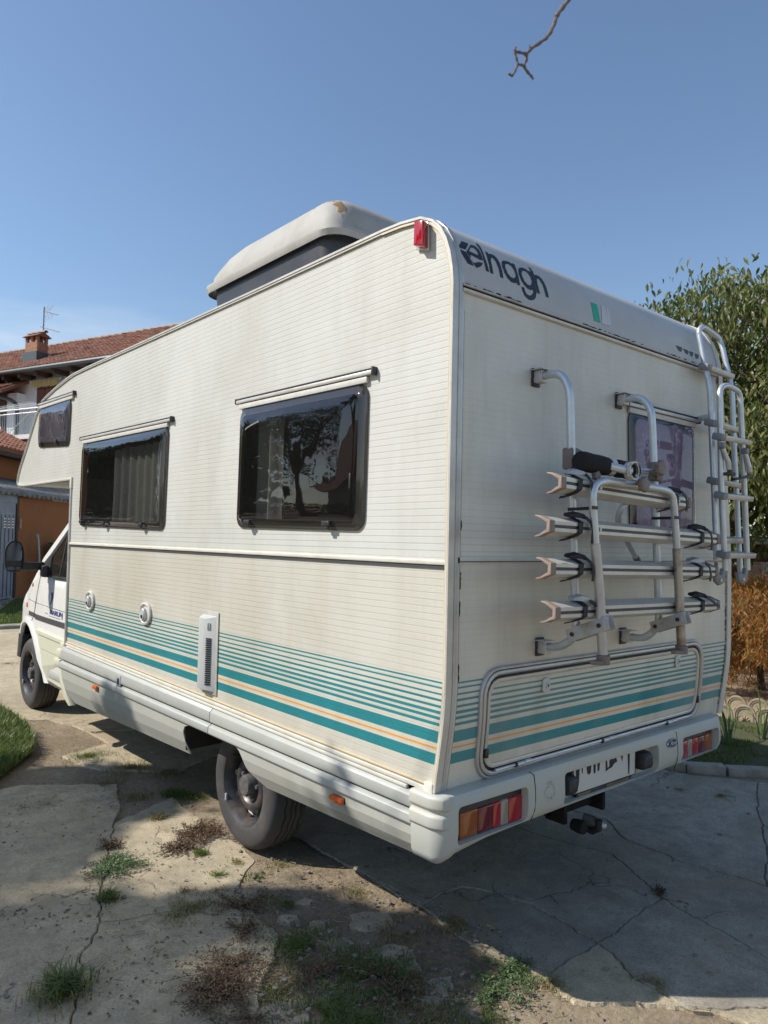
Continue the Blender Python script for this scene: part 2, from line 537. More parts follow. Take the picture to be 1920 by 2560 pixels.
# ================================================================== SETTING: ground
def ground_mat():
    n = NT('dry_earth')
    n.set(Roughness=.95)
    a = n.noise(1.3, 8, .65)
    c = n.ramp(a, [(.3, (.17, .13, .08)), (.5, (.27, .21, .14)), (.7, (.35, .29, .195))])
    b = n.noise(38, 6, .7)
    c = n.mix(c, n.ramp(b, [(.3, .62), (.7, 1.25)]), 1.0, 'MULTIPLY')
    v = n.n('ShaderNodeTexVoronoi'); v.inputs['Scale'].default_value = 46
    n.l(n.co, v.inputs['Vector'])
    peb = n.ramp(v.outputs['Distance'], [(.12, 1.0), (.22, 0.0)])
    c = n.mix(c, (.28, .25, .2), n.math('MULTIPLY', peb, .35))
    n.color(c)
    b1 = n.bump(b, .6, .02)
    n.bump(peb, .5, .01, b1)
    return n.m
def concrete_mat(name, base, dark, seed=0):
    n = NT(name)
    n.set(Roughness=.88)
    mp = n.n('ShaderNodeMapping'); mp.inputs['Location'].default_value = (seed * 7.1, seed * 3.3, 0)
    n.l(n.co, mp.inputs[0]); n.co = mp.outputs[0]
    a = n.noise(.9, 8, .6)
    c = n.ramp(a, [(.3, tuple(x * .72 for x in base)), (.5, base), (.72, tuple(min(1, x * 1.22) for x in base))])
    d = n.ramp(n.noise(2.6, 8, .7, dist=.6), [(.45, 0.0), (.68, .65)])
    c = n.mix(c, dark, d)
    # exposed aggregate
    v = n.n('ShaderNodeTexVoronoi'); v.inputs['Scale'].default_value = 95
    n.l(n.co, v.inputs['Vector'])
    ag = n.ramp(v.outputs['Distance'], [(.15, 1.0), (.35, 0.0)])
    pick = n.ramp(v.outputs['Color'], [(.55, 0.0), (.75, 1.0)])
    c = n.mix(c, (.42, .39, .33), n.math('MULTIPLY', n.math('MULTIPLY', ag, pick), .8))
    v2 = n.n('ShaderNodeTexVoronoi'); v2.inputs['Scale'].default_value = 60
    n.l(n.co, v2.inputs['Vector'])
    pit = n.math('MULTIPLY', n.ramp(v2.outputs['Distance'], [(.1, 1.0), (.25, 0.0)]), n.ramp(v2.outputs['Color'], [(.6, 0.0), (.8, 1.0)]))
    c = n.mix(c, (.05, .045, .04), n.math('MULTIPLY', pit, .4))
    g = n.noise(105, 7, .85)
    c = n.mix(c, n.ramp(g, [(.3, .50), (.7, 1.42)]), 1.0, 'MULTIPLY')
    m5 = n.noise(9, 8, .75)
    c = n.mix(c, n.ramp(m5, [(.32, .74), (.66, 1.16)]), 1.0, 'MULTIPLY')
    du = n.ramp(n.noise(1.9, 10, .78, dist=.8), [(.50, 0.0), (.66, .6)])
    c = n.mix(c, n.mix((.42, .33, .21), (.26, .20, .125), g), du)
    sp_ = n.n('ShaderNodeTexVoronoi'); sp_.inputs['Scale'].default_value = 21
    n.l(n.co, sp_.inputs['Vector'])
    st_ = n.math('MULTIPLY', n.ramp(sp_.outputs['Distance'], [(.08, 1.0), (.16, 0.0)]), n.ramp(sp_.outputs['Color'], [(.62, 0.0), (.7, 1.0)]))
    c = n.mix(c, (.10, .085, .06), n.math('MULTIPLY', st_, .7))
    # hairline cracks
    vc = n.n('ShaderNodeTexVoronoi'); vc.feature = 'DISTANCE_TO_EDGE'; vc.inputs['Scale'].default_value = .9
    wv = n.n('ShaderNodeVectorMath', operation='ADD')
    ns = n.n('ShaderNodeTexNoise'); ns.inputs['Scale'].default_value = 3.5; ns.inputs['Detail'].default_value = 8
    sc = n.n('ShaderNodeVectorMath', operation='SCALE'); sc.inputs['Scale'].default_value = .5
    n.l(n.co, ns.inputs['Vector']); n.l(ns.outputs['Color'], sc.inputs[0]); n.l(n.co, wv.inputs[0]); n.l(sc.outputs[0], wv.inputs[1])
    n.l(wv.outputs[0], vc.inputs['Vector'])
    hc = n.ramp(vc.outputs['Distance'], [(0, 1.0), (.006, 0.0)])
    hc = n.math('MULTIPLY', hc, n.ramp(n.noise(1.7, 3), [(.5, 0.0), (.58, 1.0)]))
    c = n.mix(c, (.03, .027, .022), n.math('MULTIPLY', hc, .8))
    n.color(c)
    b1 = n.bump(g, .7, .008)
    b2 = n.bump(ag, .25, .004, b1)
    n.bump(n.math('SUBTRACT', a, hc), .4, .012, b2)
    return n.m
M['earth'] = ground_mat()
M['conc'] = concrete_mat('worn_concrete', (.50, .42, .285), (.33, .28, .20))
M['conc2'] = concrete_mat('grey_concrete', (.40, .36, .285), (.22, .20, .165), 3)
M['kerb'] = pm('kerb_concrete', (.34, .32, .27), .9, var=.2, vs=8, dirt=(.12, .11, .08), dirt_s=5, dirt_amt=.7, bump=.5, bs=60)
M['lawn'] = pm('lawn_soil', (.07, .075, .03), .95, var=.4, vs=6, bump=.5, bs=40)

def hgt(x, y):
    """gentle relief of the bare earth"""
    h = (noise.noise(Vector((x * 1.1, y * 1.1, 0))) * .014 + noise.noise(Vector((x * 5, y * 5, 3))) * .007)
    return -.014 + h
xs = [-400, -150, -60, -25, -12, -8] + [-6 + .12 * i for i in range(106)] + [7.5, 9, 12, 18, 30, 60, 150, 500, 1200]
ys = [-400, -150, -50, -20, -9, -5] + [-3.4 + .12 * i for i in range(72)] + [5.6, 7, 9, 12, 18, 30, 60, 150, 500, 1500]
gb = MB()
gb.v = [(x, y, hgt(x, y) if -6 <= x <= 6.7 and -3.4 <= y <= 5.2 else -.02) for y in ys for x in xs]
gb.f = [(j * len(xs) + i, j * len(xs) + i + 1, (j + 1) * len(xs) + i + 1, (j + 1) * len(xs) + i) for j in range(len(ys) - 1) for i in range(len(xs) - 1)]
ground = struct(gb.build('ground', M['earth'], smooth=True))

def G(u, v): 
    p = P(u, v, z=0.0)
    return (p.x, p.y)
EDGE = {}
def rough_edge(a, b, amp=.024, lvl=5):
    """points from a to b (excl. b) with broken-concrete waviness; the same both ways"""
    key = (a, b) if a < b else (b, a)
    if key not in EDGE:
        rnd = random.Random(hash((round(key[0][0], 3), round(key[0][1], 3), round(key[1][0], 3), round(key[1][1], 3))) & 0xffff)
        pts = [Vector(key[0]), Vector(key[1])]
        L = (pts[1] - pts[0]).length
        am = amp * min(1.6, L / .8 + .3)
        while (pts[1] - pts[0]).length > .022 and len(pts) < 200:
            q = []
            for i in range(len(pts) - 1):
                d = pts[i + 1] - pts[i]; nn = Vector((-d.y, d.x)).normalized()
                q += [pts[i], (pts[i] + pts[i + 1]) / 2 + nn * rnd.uniform(-am, am)]
            pts = q + [pts[-1]]; am *= .66
        EDGE[key] = [tuple(p) for p in pts]
    e = EDGE[key]
    return (e if a < b else e[::-1])[:-1]
def slab(poly, mat, gap=.0016, top=0.0, straight=()):
    pts = []
    n = len(poly)
    for i in range(n):
        a, b = poly[i], poly[(i + 1) % n]
        if i in straight: pts.append(a)
        else: pts += rough_edge(a, b)
    # shrink by the half gap
    ar = sum(pts[i][0] * pts[(i + 1) % len(pts)][1] - pts[(i + 1) % len(pts)][0] * pts[i][1] for i in range(len(pts)))
    sg = 1 if ar > 0 else -1
    def inset(pp, g):
        out = []
        m = len(pp)
        for i in range(m):
            p, q, r = Vector(pp[i - 1]), Vector(pp[i]), Vector(pp[(i + 1) % m])
            d = (r - p)
            if d.length < 1e-6: out.append(tuple(q)); continue
            d.normalize()
            out.append(tuple(q + Vector((-d.y, d.x)) * sg * g))
        return out
    rr = random.Random(len(pts))
    p1 = inset(pts, gap); p2 = inset(p1, .005)
    bm = bmesh.new()
    top_v = [bm.verts.new((*p, top)) for p in p2]
    es = [bm.edges.new((top_v[i], top_v[(i + 1) % len(top_v)])) for i in range(len(top_v))]
    bmesh.ops.triangle_fill(bm, use_beauty=True, edges=es)
    mid = [bm.verts.new((*p, top - .009 - rr.random() * .004)) for p in p1]
    low = [bm.verts.new((*p, top - .06)) for p in p1]
    m = len(top_v)
    for i in range(m):
        j = (i + 1) % m
        bm.faces.new((top_v[i], top_v[j], mid[j], mid[i])); bm.faces.new((mid[i], mid[j], low[j], low[i]))
    bmesh.ops.recalc_face_normals(bm, faces=bm.faces)
    me = bpy.data.meshes.new('concrete_slab'); bm.to_mesh(me); bm.free()
    o = link('concrete_slab', me, mat, ground)
    return o
# crack nodes measured on the ground
a1, a2, a3, a4 = G(1516, 2048), G(1568, 2100), G(1715, 2158), G(1920, 2217)
k1, k2, k3, k4 = G(1531, 2136), G(1626, 2217), G(1729, 2291), G(1920, 2394)
k3b = G(1656, 2247)
m1, m2, m3, m4, m5 = G(1053, 2261), G(1156, 2217), G(1259, 2240), G(1332, 2262), G(1494, 2357)
n1, n2, n3 = G(1376, 2431), G(1582, 2445), G(1720, 2520)
e0, e1, e2, e3, e4 = (.52, 2.2), G(893, 2173), G(1068, 2276), G(1215, 2380), G(1435, 2505)
far1 = (4.2, -.4 - .9); farR = (3.2, -2.6)
kr0 = (3.25, 1.5); 
inner = (1.2, 2.4)
# right hand paving behind and beside the vehicle
X = lambda p, dx, dy: (p[0] + dx, p[1] + dy)
kb = [(3.25, 5.2), (3.22, 1.6), (3.38, .80), (3.62, .42), (3.95, .05), (4.6, -.7), (5.6, -1.8)]
slab([(1.9, 5.2), kb[0], kb[1], kb[2], kb[3], a4, a3, a2, a1, (1.75, 2.3)], M['conc2'], top=.002)
slab([a1, a2, a3, a4, (2.5, -.75), k4, k3, k3b, k2, k1, inner, (1.75, 2.3)], M['conc2'], top=.0)
slab([kb[3], kb[4], kb[5], (3.4, -2.4), (2.5, -.75), a4], M['conc2'], top=.001)
slab([e0, e1, m1, m2, m3, m4, m5, k3b, k2, k1, inner], M['conc2'], top=.002)
slab([e1, e2, e3, n1, m5, m4, m3, m2, m1], M['conc2'], top=-.001)
slab([n1, e3, e4, (.75, -.62), n3, n2, m5], M['conc'], top=.0)
slab([m5, n2, n3, (1.6, -1.25), (2.5, -.75), k4, k3, k3b], M['conc2'], top=.002)
slab([(.75, -.62), (.95, -1.6), (3.0, -3.2), (3.4, -2.4), (2.5, -.75), (1.6, -1.25), n3], M['conc'], top=.003)
# left hand paving
j = [G(294, 1960), G(285, 2056), G(275, 2115), G(251, 2230), G(250, 2307), G(202, 2385), G(200, 2440), (-1.12, .62), (-1.3, -.1), (-1.5, -1.2)]
w0, w1, w2, w3 = G(430, 1990), G(560, 2085), G(640, 2150), G(600, 2215)
w4, w5, w6, w7 = G(640, 2290), G(700, 2340), G(670, 2430), G(640, 2560)
hq = [G(330, 2296), G(460, 2275), G(560, 2288)]
slab([(-2.9, 3.2), (-.52, 3.42), j[0], j[1], j[2], j[3], j[4], j[5], j[6], j[7], j[8], j[9], (-4.5, -1.2), (-4.2, 2.6)], M['conc'], top=.003)
slab([j[1], w0, w1, w2, w3, w4, hq[2], hq[1], hq[0], j[4], j[3], j[2]], M['conc'], top=.0)
slab([j[4], hq[0], hq[1], hq[2], w4, w5, w6, w7, (-.72, -.35), (-1.0, -1.3), j[9], j[8], j[7], j[6], j[5]], M['conc'], top=.002)
# paving in front, near the front wheel
f1 = [(-.1, 7.0), (.2, 4.75), (.05, 4.2), (.5, 3.3), (1.9, 5.2), (1.9, 11.9), (1.3, 12.6), (-1.2, 11.2), (-1.2, 7.0)]
slab([(-.25, 6.4), (-.16, 5.3), G(120, 1800), G(270, 1850), (.30, 4.5), (.9, 4.3), (2.1, 6.5), (3.4, 9.2), (2.6, 12.2), (1.2, 12.3), (-2.5, 12.3), (-3.2, 8.2), (-1.0, 7.7)], M['conc'], top=.002)
slab([(.30, 4.45), G(270, 1856), (-.12, 3.95), (.02, 3.45), (.45, 3.1), (1.5, 3.6), (.9, 4.2)], M['conc'], top=-.002)
# small fragments in the earth strip
for (u, v, s) in ((650, 2330, .07), (720, 2295, .06), (790, 2310, .05), (760, 2250, .045), (620, 2235, .08), (930, 2300, .12), (985, 2390, .13), (1080, 2475, .12), (880, 2470, .09), (760, 2480, .12), (700, 2540, .14), (850, 2350, .07)):
    c = G(u, v); rr = random.Random(u)
    poly = []
    for k in range(6):
        a = k * PI / 3 + rr.uniform(-.3, .3)
        poly.append((c[0] + math.cos(a) * s * rr.uniform(.7, 1.2), c[1] + math.sin(a) * s * rr.uniform(.6, 1.1)))
    slab(poly, M['conc'], top=rr.uniform(-.008, .001))

# ================================================================== MOTORHOME
W = 2.232
mh = thing('motorhome', 'old cream motorhome with teal stripes, overcab bed, bike rack and ladder on its back', 'motorhome', (1.1, 3.0, 0))
YF = 4.283          # front of the long side wall
def prof(z):        # rear wall leans forward below the waist
    t = 1.06 - z
    if t <= -.12: return 0.0
    if t < .12: return .159 * (t + .12) ** 2 / .48
    return .159 * t
def wx(z):          # right-hand edge leans in towards the roof
    return W if z < 1.6 else W - .115 * (z - 1.6)
CAPP = [(0.0, 2.642), (.006, 2.70), (.020, 2.765), (.042, 2.822), (.073, 2.872), (.118, 2.912), (.183, 2.943), (.30, 2.958), (.42, 2.963)]
OUT = [(0.42, 2.965), (1.5, 2.968), (2.4, 2.972), (3.3, 2.978), (4.0, 2.984), (4.3, 2.982), (4.45, 2.972), (4.75, 2.938), (5.05, 2.893), (5.16, 2.868), (5.25, 2.822), (5.34, 2.755),
       (5.60, 2.49), (5.80, 2.31), (5.868, 2.225), (5.885, 2.175), (5.865, 2.142), (5.80, 2.128), (5.60, 2.120), (4.36, 2.120), (YF, 2.115)]
OUT = [(y, z - .004 if y < 5.3 else z) for y, z in OUT]
# holes for the three left windows
def bil(c, s, t):
    """corners c = TL TR BR BL (y,z) with T the far-left in the photo; s along, t down"""
    a = (lerp(c[0][0], c[1][0], s), lerp(c[0][1], c[1][1], s)); b = (lerp(c[3][0], c[2][0], s), lerp(c[3][1], c[2][1], s))
    return (lerp(a[0], b[0], t), lerp(a[1], b[1], t))
WB = [(1.562, 2.352), (.488, 2.337), (.497, 1.712), (1.572, 1.727)]
WMID = [(4.035, 2.392), (2.455, 2.363), (2.476, 1.708), (4.05, 1.740)]
WS = [(5.232, 2.812), (4.352, 2.776), (4.366, 2.392), (5.238, 2.450)]
def rr_in(c, r=.055, inset=0.0):
    w = abs(c[0][0] - c[1][0]); h = abs(c[0][1] - c[3][1])
    return [bil(c, p[0] / w, p[1] / h) for p in rrect(inset, inset, w - inset, h - inset, max(.01, r), 5)]
outer_up = [(0.012, 1.600), (0.012, 2.62)] + [(y + .012, z - .012) for y, z in CAPP[1:-1]] + [(y, z - .014) for y, z in OUT[:-1]] + [(YF, 2.11), (YF, 1.600)]
vs, fs = fill(outer_up, [rr_in(WB, .06, .02), rr_in(WMID, .06, .02), rr_in(WS, .05, .02)])
MB().add([(0, y, z) for y, z in vs], fs).build('side_panel', M['side'], mh)
outer_lo = [(prof(z) + .012, z) for z in (.755, .85, .94, 1.0, 1.06, 1.12, 1.18, 1.3, 1.575)] + [(YF, 1.575), (YF, .775)]
vs, fs = fill(outer_lo)
MB().add([(.002, y, z) for y, z in vs], fs).build('side_panel', M['side'], mh)
# waist moulding: pale bead with a dark gap under it
b = MB().box((-.010, .012, 1.588), (.01, YF, 1.606))
b.build('waist_moulding', M['trim'], mh, bevel=.004)
MB().box((-.004, .012, 1.575), (.004, YF, 1.5872)).build('waist_gap', M['rib_grey'], mh)

# rear wall
zr = [.745, .80, .85, .9, .95, 1.0, 1.04, 1.08, 1.12, 1.16, 1.2, 1.3, 1.45, 1.594]
def wallgrid(zs, x0=.03):
    g = MB()
    nx = 6
    g.v = [(lerp(x0, wx(z) - .03, i / nx), prof(z), z) for z in zs for i in range(nx + 1)]
    g.f = [(r * (nx + 1) + i, r * (nx + 1) + i + 1, (r + 1) * (nx + 1) + i + 1, (r + 1) * (nx + 1) + i) for r in range(len(zs) - 1) for i in range(nx)]
    return g
RW = [P(*crop(1280, 900, 2.592)(*q), y=0) for q in ((745, 305), (1168, 425), (1190, 1105), (765, 1168))]   # rear window corners
RW = [(1.175, 2.325), (1.805, 2.312), (1.835, 1.752), (1.20, 1.715)]
wallgrid(zr).build('lower_rear_panel', M['rear'], mh, smooth=True)
rw_h = [bil(RW, p[0], p[1]) for p in rrect(.03, .03, .97, .97, .06, 4)]
vs, fs = fill([(.03, 1.62), (W - .03, 1.62), (wx(2.64) - .03, 2.64), (.03, 2.64)], [rw_h])
MB().add([(x, 0, z) for x, z in vs], fs).build('upper_rear_panel', M['rear'], mh)
MB().box((.03, -.006, 1.592), (W - .03, .01, 1.622)).build('rear_waist_moulding', M['trim'], mh, bevel=.004)
MB().box((.03, -.0085, 1.600), (W - .03, -.0065, 1.6035)).build('rear_waist_line', M['rib_grey'], mh)
# moulded cap over the rear edge of the roof
cp = MB(); nx = 12
sub = []
for i in range(len(CAPP) - 1):
    for k in range(3):
        sub.append((lerp(CAPP[i][0], CAPP[i + 1][0], k / 3), lerp(CAPP[i][1], CAPP[i + 1][1], k / 3)))
sub.append(CAPP[-1]); sub.append((1.2, 2.964))
cp.v = [(lerp(.02, wx(z) - .02, i / nx), y - .004, z) for y, z in sub for i in range(nx + 1)]
cp.f = [(r * (nx + 1) + i, r * (nx + 1) + i + 1, (r + 1) * (nx + 1) + i + 1, (r + 1) * (nx + 1) + i) for r in range(len(sub) - 1) for i in range(nx)]
cp.build('roof_cap', M['gelcoat'], mh, smooth=True)
# lip rail under the cap: aluminium gutter with grime
def railx(z0, z1, y0, mat, nm, x0=.035, x1=None, bev=.003, par=mh):
    x1 = x1 or wx(2.64) - .05
    b = MB().prism([(x0, y0, z0), (x0, y0 - .012, z0 + .004), (x0, y0 - .014, z1 - .004), (x0, y0, z1)], (x1 - x0, 0, 0))
    return b.build(nm, mat, par, bevel=bev)
railx(2.615, 2.634, -.001, M['alu_white'], 'gutter_rail')
railx(2.636, 2.650, -.002, M['alu_matt'], 'gutter_lip')
MB().box((.035, -.0105, 2.6335), (wx(2.64) - .05, -.002, 2.6365)).build('gutter_gap', M['dark'], mh)
rr = random.Random(5)
gm = MB()
for i in range(60):
    x = rr.choice([rr.uniform(.05, .4), rr.uniform(.8, 1.3), rr.uniform(1.4, 2.07)]); w = rr.uniform(.004, .03)
    z = 2.651 + rr.uniform(-.001, .004)
    gm.box((x, -.0055, z), (x + w, -.0015, z + rr.uniform(.001, .004)))
struct(gm.build('moss_specks', M['dark'], mh), 'stuff')
# shell: roof, nose, underside of the overcab bed, right wall
ring = [(1.2, 2.962)] + [q for q in OUT if q[0] > 1.3]
sh = MB()
L_ = len(ring)
sh.v = [(.008, y, z) for y, z in ring] + [(wx(z) - .008, y, z) for y, z in ring]
sh.f = [(i, i + 1, L_ + i + 1, L_ + i) for i in range(L_ - 1)]
sh.build('roof_shell', M['gelcoat'], mh, smooth=True)
vs, fs = fill([(.05, .75), (.01, 1.2), (.01, 2.64), (.12, 2.90), (.42, 2.95)] + [(y, z - .012) for y, z in OUT[1:]] + [(YF, .75)])
MB().add([(wx(z) - .006, y, z) for y, z in vs], fs).build('right_side_panel', M['side'], mh)
MB().box((.01, YF - .012, .40), (W - .01, YF, 2.13)).build('front_bulkhead', M['gelcoat'], mh)
MB().box((.02, .08, .62), (W - .02, YF - .02, .70)).build('floor_pan', M['dirtyblack'], mh)

# edge trim: sweep of a flat strip round the outline (in the side plane)
def outline_pts():
    p = [(prof(z), z) for z in (.752, .80, .85, .90, .95, 1.0, 1.04, 1.08, 1.12, 1.16, 1.2, 1.35, 1.5, 1.6, 1.8, 2.0, 2.2, 2.4, 2.55)]
    p += [(y, z) for y, z in CAPP] + OUT[1:]
    return p
def sweep_trim(pts, x0, x1, win, wout, name, mat, bev=.003, xf=None, raise_=0):
    """strip following pts (y,z), from x0 to x1, reaching win inward and wout outward"""
    n = len(pts); b = MB(); vs = []
    for i, (y, z) in enumerate(pts):
        a = Vector(pts[max(i - 1, 0)]); c = Vector(pts[min(i + 1, n - 1)])
        d = (c - a).normalized(); nn = Vector((-d.y, d.x))   # outward = left of travel (rear->roof->nose)
        o = Vector((y, z))
        po = o + nn * wout; pi = o - nn * win
        dx = xf(z) if xf else 0
        vs += [(x0 + dx, pi.x, pi.y), (x0 + dx, po.x, po.y), (x1 + dx, po.x, po.y), (x1 + dx, pi.x, pi.y)]
    fs = []
    for i in range(n - 1):
        for k in range(4):
            a = i * 4 + k; c = i * 4 + (k + 1) % 4
            fs.append((a, c, c + 4, a + 4))
    fs += [(0, 1, 2, 3), tuple((n - 1) * 4 + k for k in (3, 2, 1, 0))]
    return b.add(vs, fs).build(name, mat, mh, smooth=True, bevel=0)
op = outline_pts()
sweep_trim(op, -.010, .006, .0125, -.004, 'edge_trim', M['trim'])
sweep_trim(op, -.014, .018, .004, .006, 'edge_trim', M['alu_white'])
rear_pts = [q for q in op if q[0] < .43]
sweep_trim(rear_pts, .018, .034, .004, .009, 'corner_strip', M['alu_matt'])
sweep_trim(rear_pts, .034, .047, .004, .006, 'corner_strip', M['alu_white'])
sweep_trim([q for q in rear_pts if q[1] < 2.63], .047, .0505, .002, .004, 'corner_sealant', M['dark'])
sweep_trim(rear_pts, -.0105, -.0085, .0165, -.0125, 'sealant_line', M['trim_yellow'])
# right rear corner
xf = lambda z: wx(z) - W
sweep_trim(rear_pts, W - .034, W + .012, .004, .008, 'right_corner_strip', M['trim'], xf=xf)
sweep_trim(rear_pts, W - .041, W - .034, .002, .004, 'right_corner_strip', M['alu_matt'], xf=xf)
bl = MB(); rr = random.Random(11)
z = .8
while z < 2.6:
    h = rr.uniform(.012, .05); w = rr.uniform(.003, .011); x = wx(z) - .043
    y = prof(z) - .005
    bl.add([(x - w, y, z), (x + .001, y - .001, z + h * .3), (x, y, z + h), (x - w * .6, y, z + h * .7)], [(0, 1, 2, 3)])
    z += h * rr.uniform(.6, 1.3)
struct(bl.build('peeling_sealant', M['dark'], mh), 'stuff')
# sealant scabs on the left rear corner
bl = MB()
for z0, z1 in ((1.50, 1.56), (1.40, 1.45), (1.16, 1.22), (1.72, 1.75)):
    z = z0
    while z < z1:
        w = rr.uniform(.002, .006)
        bl.box((.050, prof(z) - .006, z), (.050 + w, prof(z) - .0005, z + .008)); z += .009
struct(bl.build('peeling_sealant', M['dark'], mh), 'stuff')
# front vertical trim of the side wall
MB().box((-.012, YF - .016, .775), (.010, YF + .010, 2.112)).build('front_edge_trim', M['alu_matt'], mh, bevel=.003)
MB().box((-.014, YF - .022, 2.04), (.012, YF + .016, 2.135)).build('trim_corner_piece', M['trim'], mh, bevel=.004)

# --- windows of the left side and the back
def ring_mesh(loops, fx):
    """loops: list of point loops with equal counts; fx(loop_index) gives offset"""
def window(c, name_mat, raise_, latches, handle, rail=None, sill=True, plane='x'):
    pt = (lambda y, z, o: (-o, y, z)) if plane == 'x' else (lambda x, z, o: (x, -o, z))
    w = abs(c[0][0] - c[1][0]); h = abs(c[0][1] - c[3][1])
    def loop(i, r): return [bil(c, p[0] / w, p[1] / h) for p in rrect(i, i, w - i, h - i, r, 5)]
    spec = [(0.0, .06, .003), (0.0, .06, .009), (.022, .05, .011), (.040, .045, .011 + raise_ * .8), (.060, .04, .011 + raise_), ]
    loops = [loop(i, r) for i, r, o in spec]
    n = len(loops[0])
    v = []
    for (i, r, o), lp in zip(spec, loops):
        v += [pt(a, b_, o) for a, b_ in lp]
    rim = MB(); rim.v = v[:]
    for k in range(len(spec) - 2):
        for q in range(n):
            rim.f.append((k * n + q, k * n + (q + 1) % n, (k + 1) * n + (q + 1) % n, (k + 1) * n + q))
    rim.v = v[:(len(spec) - 1) * n]
    fr = rim.build('window', M['glass_rim'], mh, smooth=True)
    # pane: gently bulged grid from the inner loop
    pane = MB(); rings = 5
    cx, cz = bil(c, .5, .5)
    base = len(pane.v)
    for k in range(rings):
        t = k / rings
        i0 = 3 if k == 0 else 4
        o = spec[3][2] if k == 0 else .011 + raise_ * (1 + .10 * (1 - (1 - t) ** 2))
        for a, b_ in loops[i0]:
            s = 1 if k == 0 else (1 - (k - 1) / (rings - 1) * 1.0)
            pane.v.append(pt(cx + (a - cx) * s, cz + (b_ - cz) * s, o))
    pane.v.append(pt(cx, cz, .011 + raise_ * 1.1))
    for k in range(rings - 1):
        for q in range(n):
            pane.f.append((k * n + q, k * n + (q + 1) % n, (k + 1) * n + (q + 1) % n, (k + 1) * n + q))
    for q in range(n):
        pane.f.append(((rings - 1) * n + q, (rings - 1) * n + (q + 1) % n, rings * n))
    pane.build('pane', name_mat, fr, smooth=True)
    # black inner frame seen through the rim
    il = loop(.018, .045); il2 = loop(.046, .04)
    fr2 = MB(); fr2.v = [pt(a, b_, .004) for a, b_ in il] + [pt(a, b_, .0045) for a, b_ in il2]
    fr2.f = [(q, (q + 1) % n, n + (q + 1) % n, n + q) for q in range(n)]
    fr2.build('inner_frame', M['black'], fr)
    for s_, t_ in latches:
        a, b_ = bil(c, s_, t_)
        o = .011 + raise_
        k = MB()
        p0, p1 = pt(a - .028, b_ - .010, o - .004), pt(a + .028, b_ + .012, o + .010)
        lo = tuple(min(u, v2) for u, v2 in zip(p0, p1)); hi = tuple(max(u, v2) for u, v2 in zip(p0, p1))
        k.box(lo, hi)
        p0, p1 = pt(a - .015, b_ - .026, o - .002), pt(a + .015, b_ - .006, o + .006)
        lo = tuple(min(u, v2) for u, v2 in zip(p0, p1)); hi = tuple(max(u, v2) for u, v2 in zip(p0, p1))
        k.box(lo, hi)
        k.build('latch', M['black'], fr, bevel=.003)
    if handle:
        a, b_ = bil(c, *handle); o = .011 + raise_ * .7
        p0, p1 = pt(a - .007, b_ - .035, o - .002), pt(a + .007, b_ + .035, o + .008)
        lo = tuple(min(u, v2) for u, v2 in zip(p0, p1)); hi = tuple(max(u, v2) for u, v2 in zip(p0, p1))
        MB().box(lo, hi).build('side_latch', M['black'], fr, bevel=.005)
    if rail:
        (ya, za), (yb, zb) = rail     # left end, right end (centre of the rail)
        def P3(y, z, o): return pt(y, z, o)
        up = (0, 0, 1)
        MB().obox(P3(ya, za, .012), P3(yb, zb, .012), up, .024, .018).build('hinge_rail', M['alu_white'], fr, bevel=.004)
        MB().obox(P3(ya, za + .014, .012), P3(yb, zb + .014, .012), up, .022, .006).build('rail_seal', M['black'], fr)
        sg = 1 if yb > ya else -1
        e = MB().obox(P3(yb, zb + .004, .014), P3(yb + sg * .012, zb + .004, .014), up, .030, .036)
        e.obox(P3(ya, za + .004, .014), P3(ya - sg * .008, za + .004, .014), up, .026, .030)
        e.build('rail_end', M['black'], fr, bevel=.005)
        dz = -.026
        MB().obox(P3(lerp(ya, yb, .02), lerp(za, zb, .02) + dz, .011), P3(lerp(ya, yb, .965), lerp(za, zb, .965) + dz, .011), up, .014, .026).build('hinge_strip', M['white_plastic'], fr, bevel=.003)
    return fr
window(WB, M['glass'], .020, [(.14, .955), (.78, .955)], (.925, .66), ((1.590, 2.392), (.452, 2.376)))
window(WMID, M['glass'], .018, [(.07, .955), (.37, .957), (.80, .955)], (.95, .62), ((4.055, 2.418), (2.405, 2.391)))
window(WS, M['glass_small'], .014, [(.16, .90), (.66, .88)], (.90, .55), ((5.237, 2.838), (4.268, 2.812)))
window([RW[0], RW[1], RW[2], RW[3]], M['glass_film'], .010, [], None, ((1.160, 2.344), (1.835, 2.343)), plane='y')
# inside of the living area, seen through the panes
MB().box((W - .40, .30, .72), (W - .36, 4.2, 2.9)).build('interior_wall', M['interior'], mh)
MB().box((.25, 1.64, .72), (W - .45, 1.68, 2.85)).build('partition', M['interior'], mh)
MB().box((.04, .35, .72), (W - .45, 4.2, .76)).build('interior_floor', M['interior'], mh)
def curtain(y0, y1, z0, z1, x, folds, mat, name='curtain'):
    b = MB(); n = folds * 8
    for i in range(n + 1):
        t = i / n; y = lerp(y0, y1, t)
        o = .022 * math.sin(t * folds * 2 * PI) + .008 * math.sin(t * folds * 5.3)
        for z in (z0, (z0 + z1) / 2, z1):
            b.v.append((x + o * (1.1 if z == z0 else .8), y, z))
    for i in range(n):
        for k in range(2):
            a = i * 3 + k
            b.f.append((a, a + 1, a + 4, a + 3))
    return b.build(name, mat, mh, smooth=True)
curtain(2.62, 3.56, 1.70, 2.30, .085, 7, M['curtain'])
curtain(1.28, 1.52, 1.68, 2.36, .085, 2, M['curtain'])
curtain(.50, .58, 1.68, 2.36, .085, 1, M['curtain'])
pl = MB(); 
for i in range(17):
    y = 4.40 + i * .05
    pl.v += [(.05 + .01 * math.sin(i * 1.3), y, 2.38), (.05 + .01 * math.sin(i * 1.3 + .5), y, 2.83)]
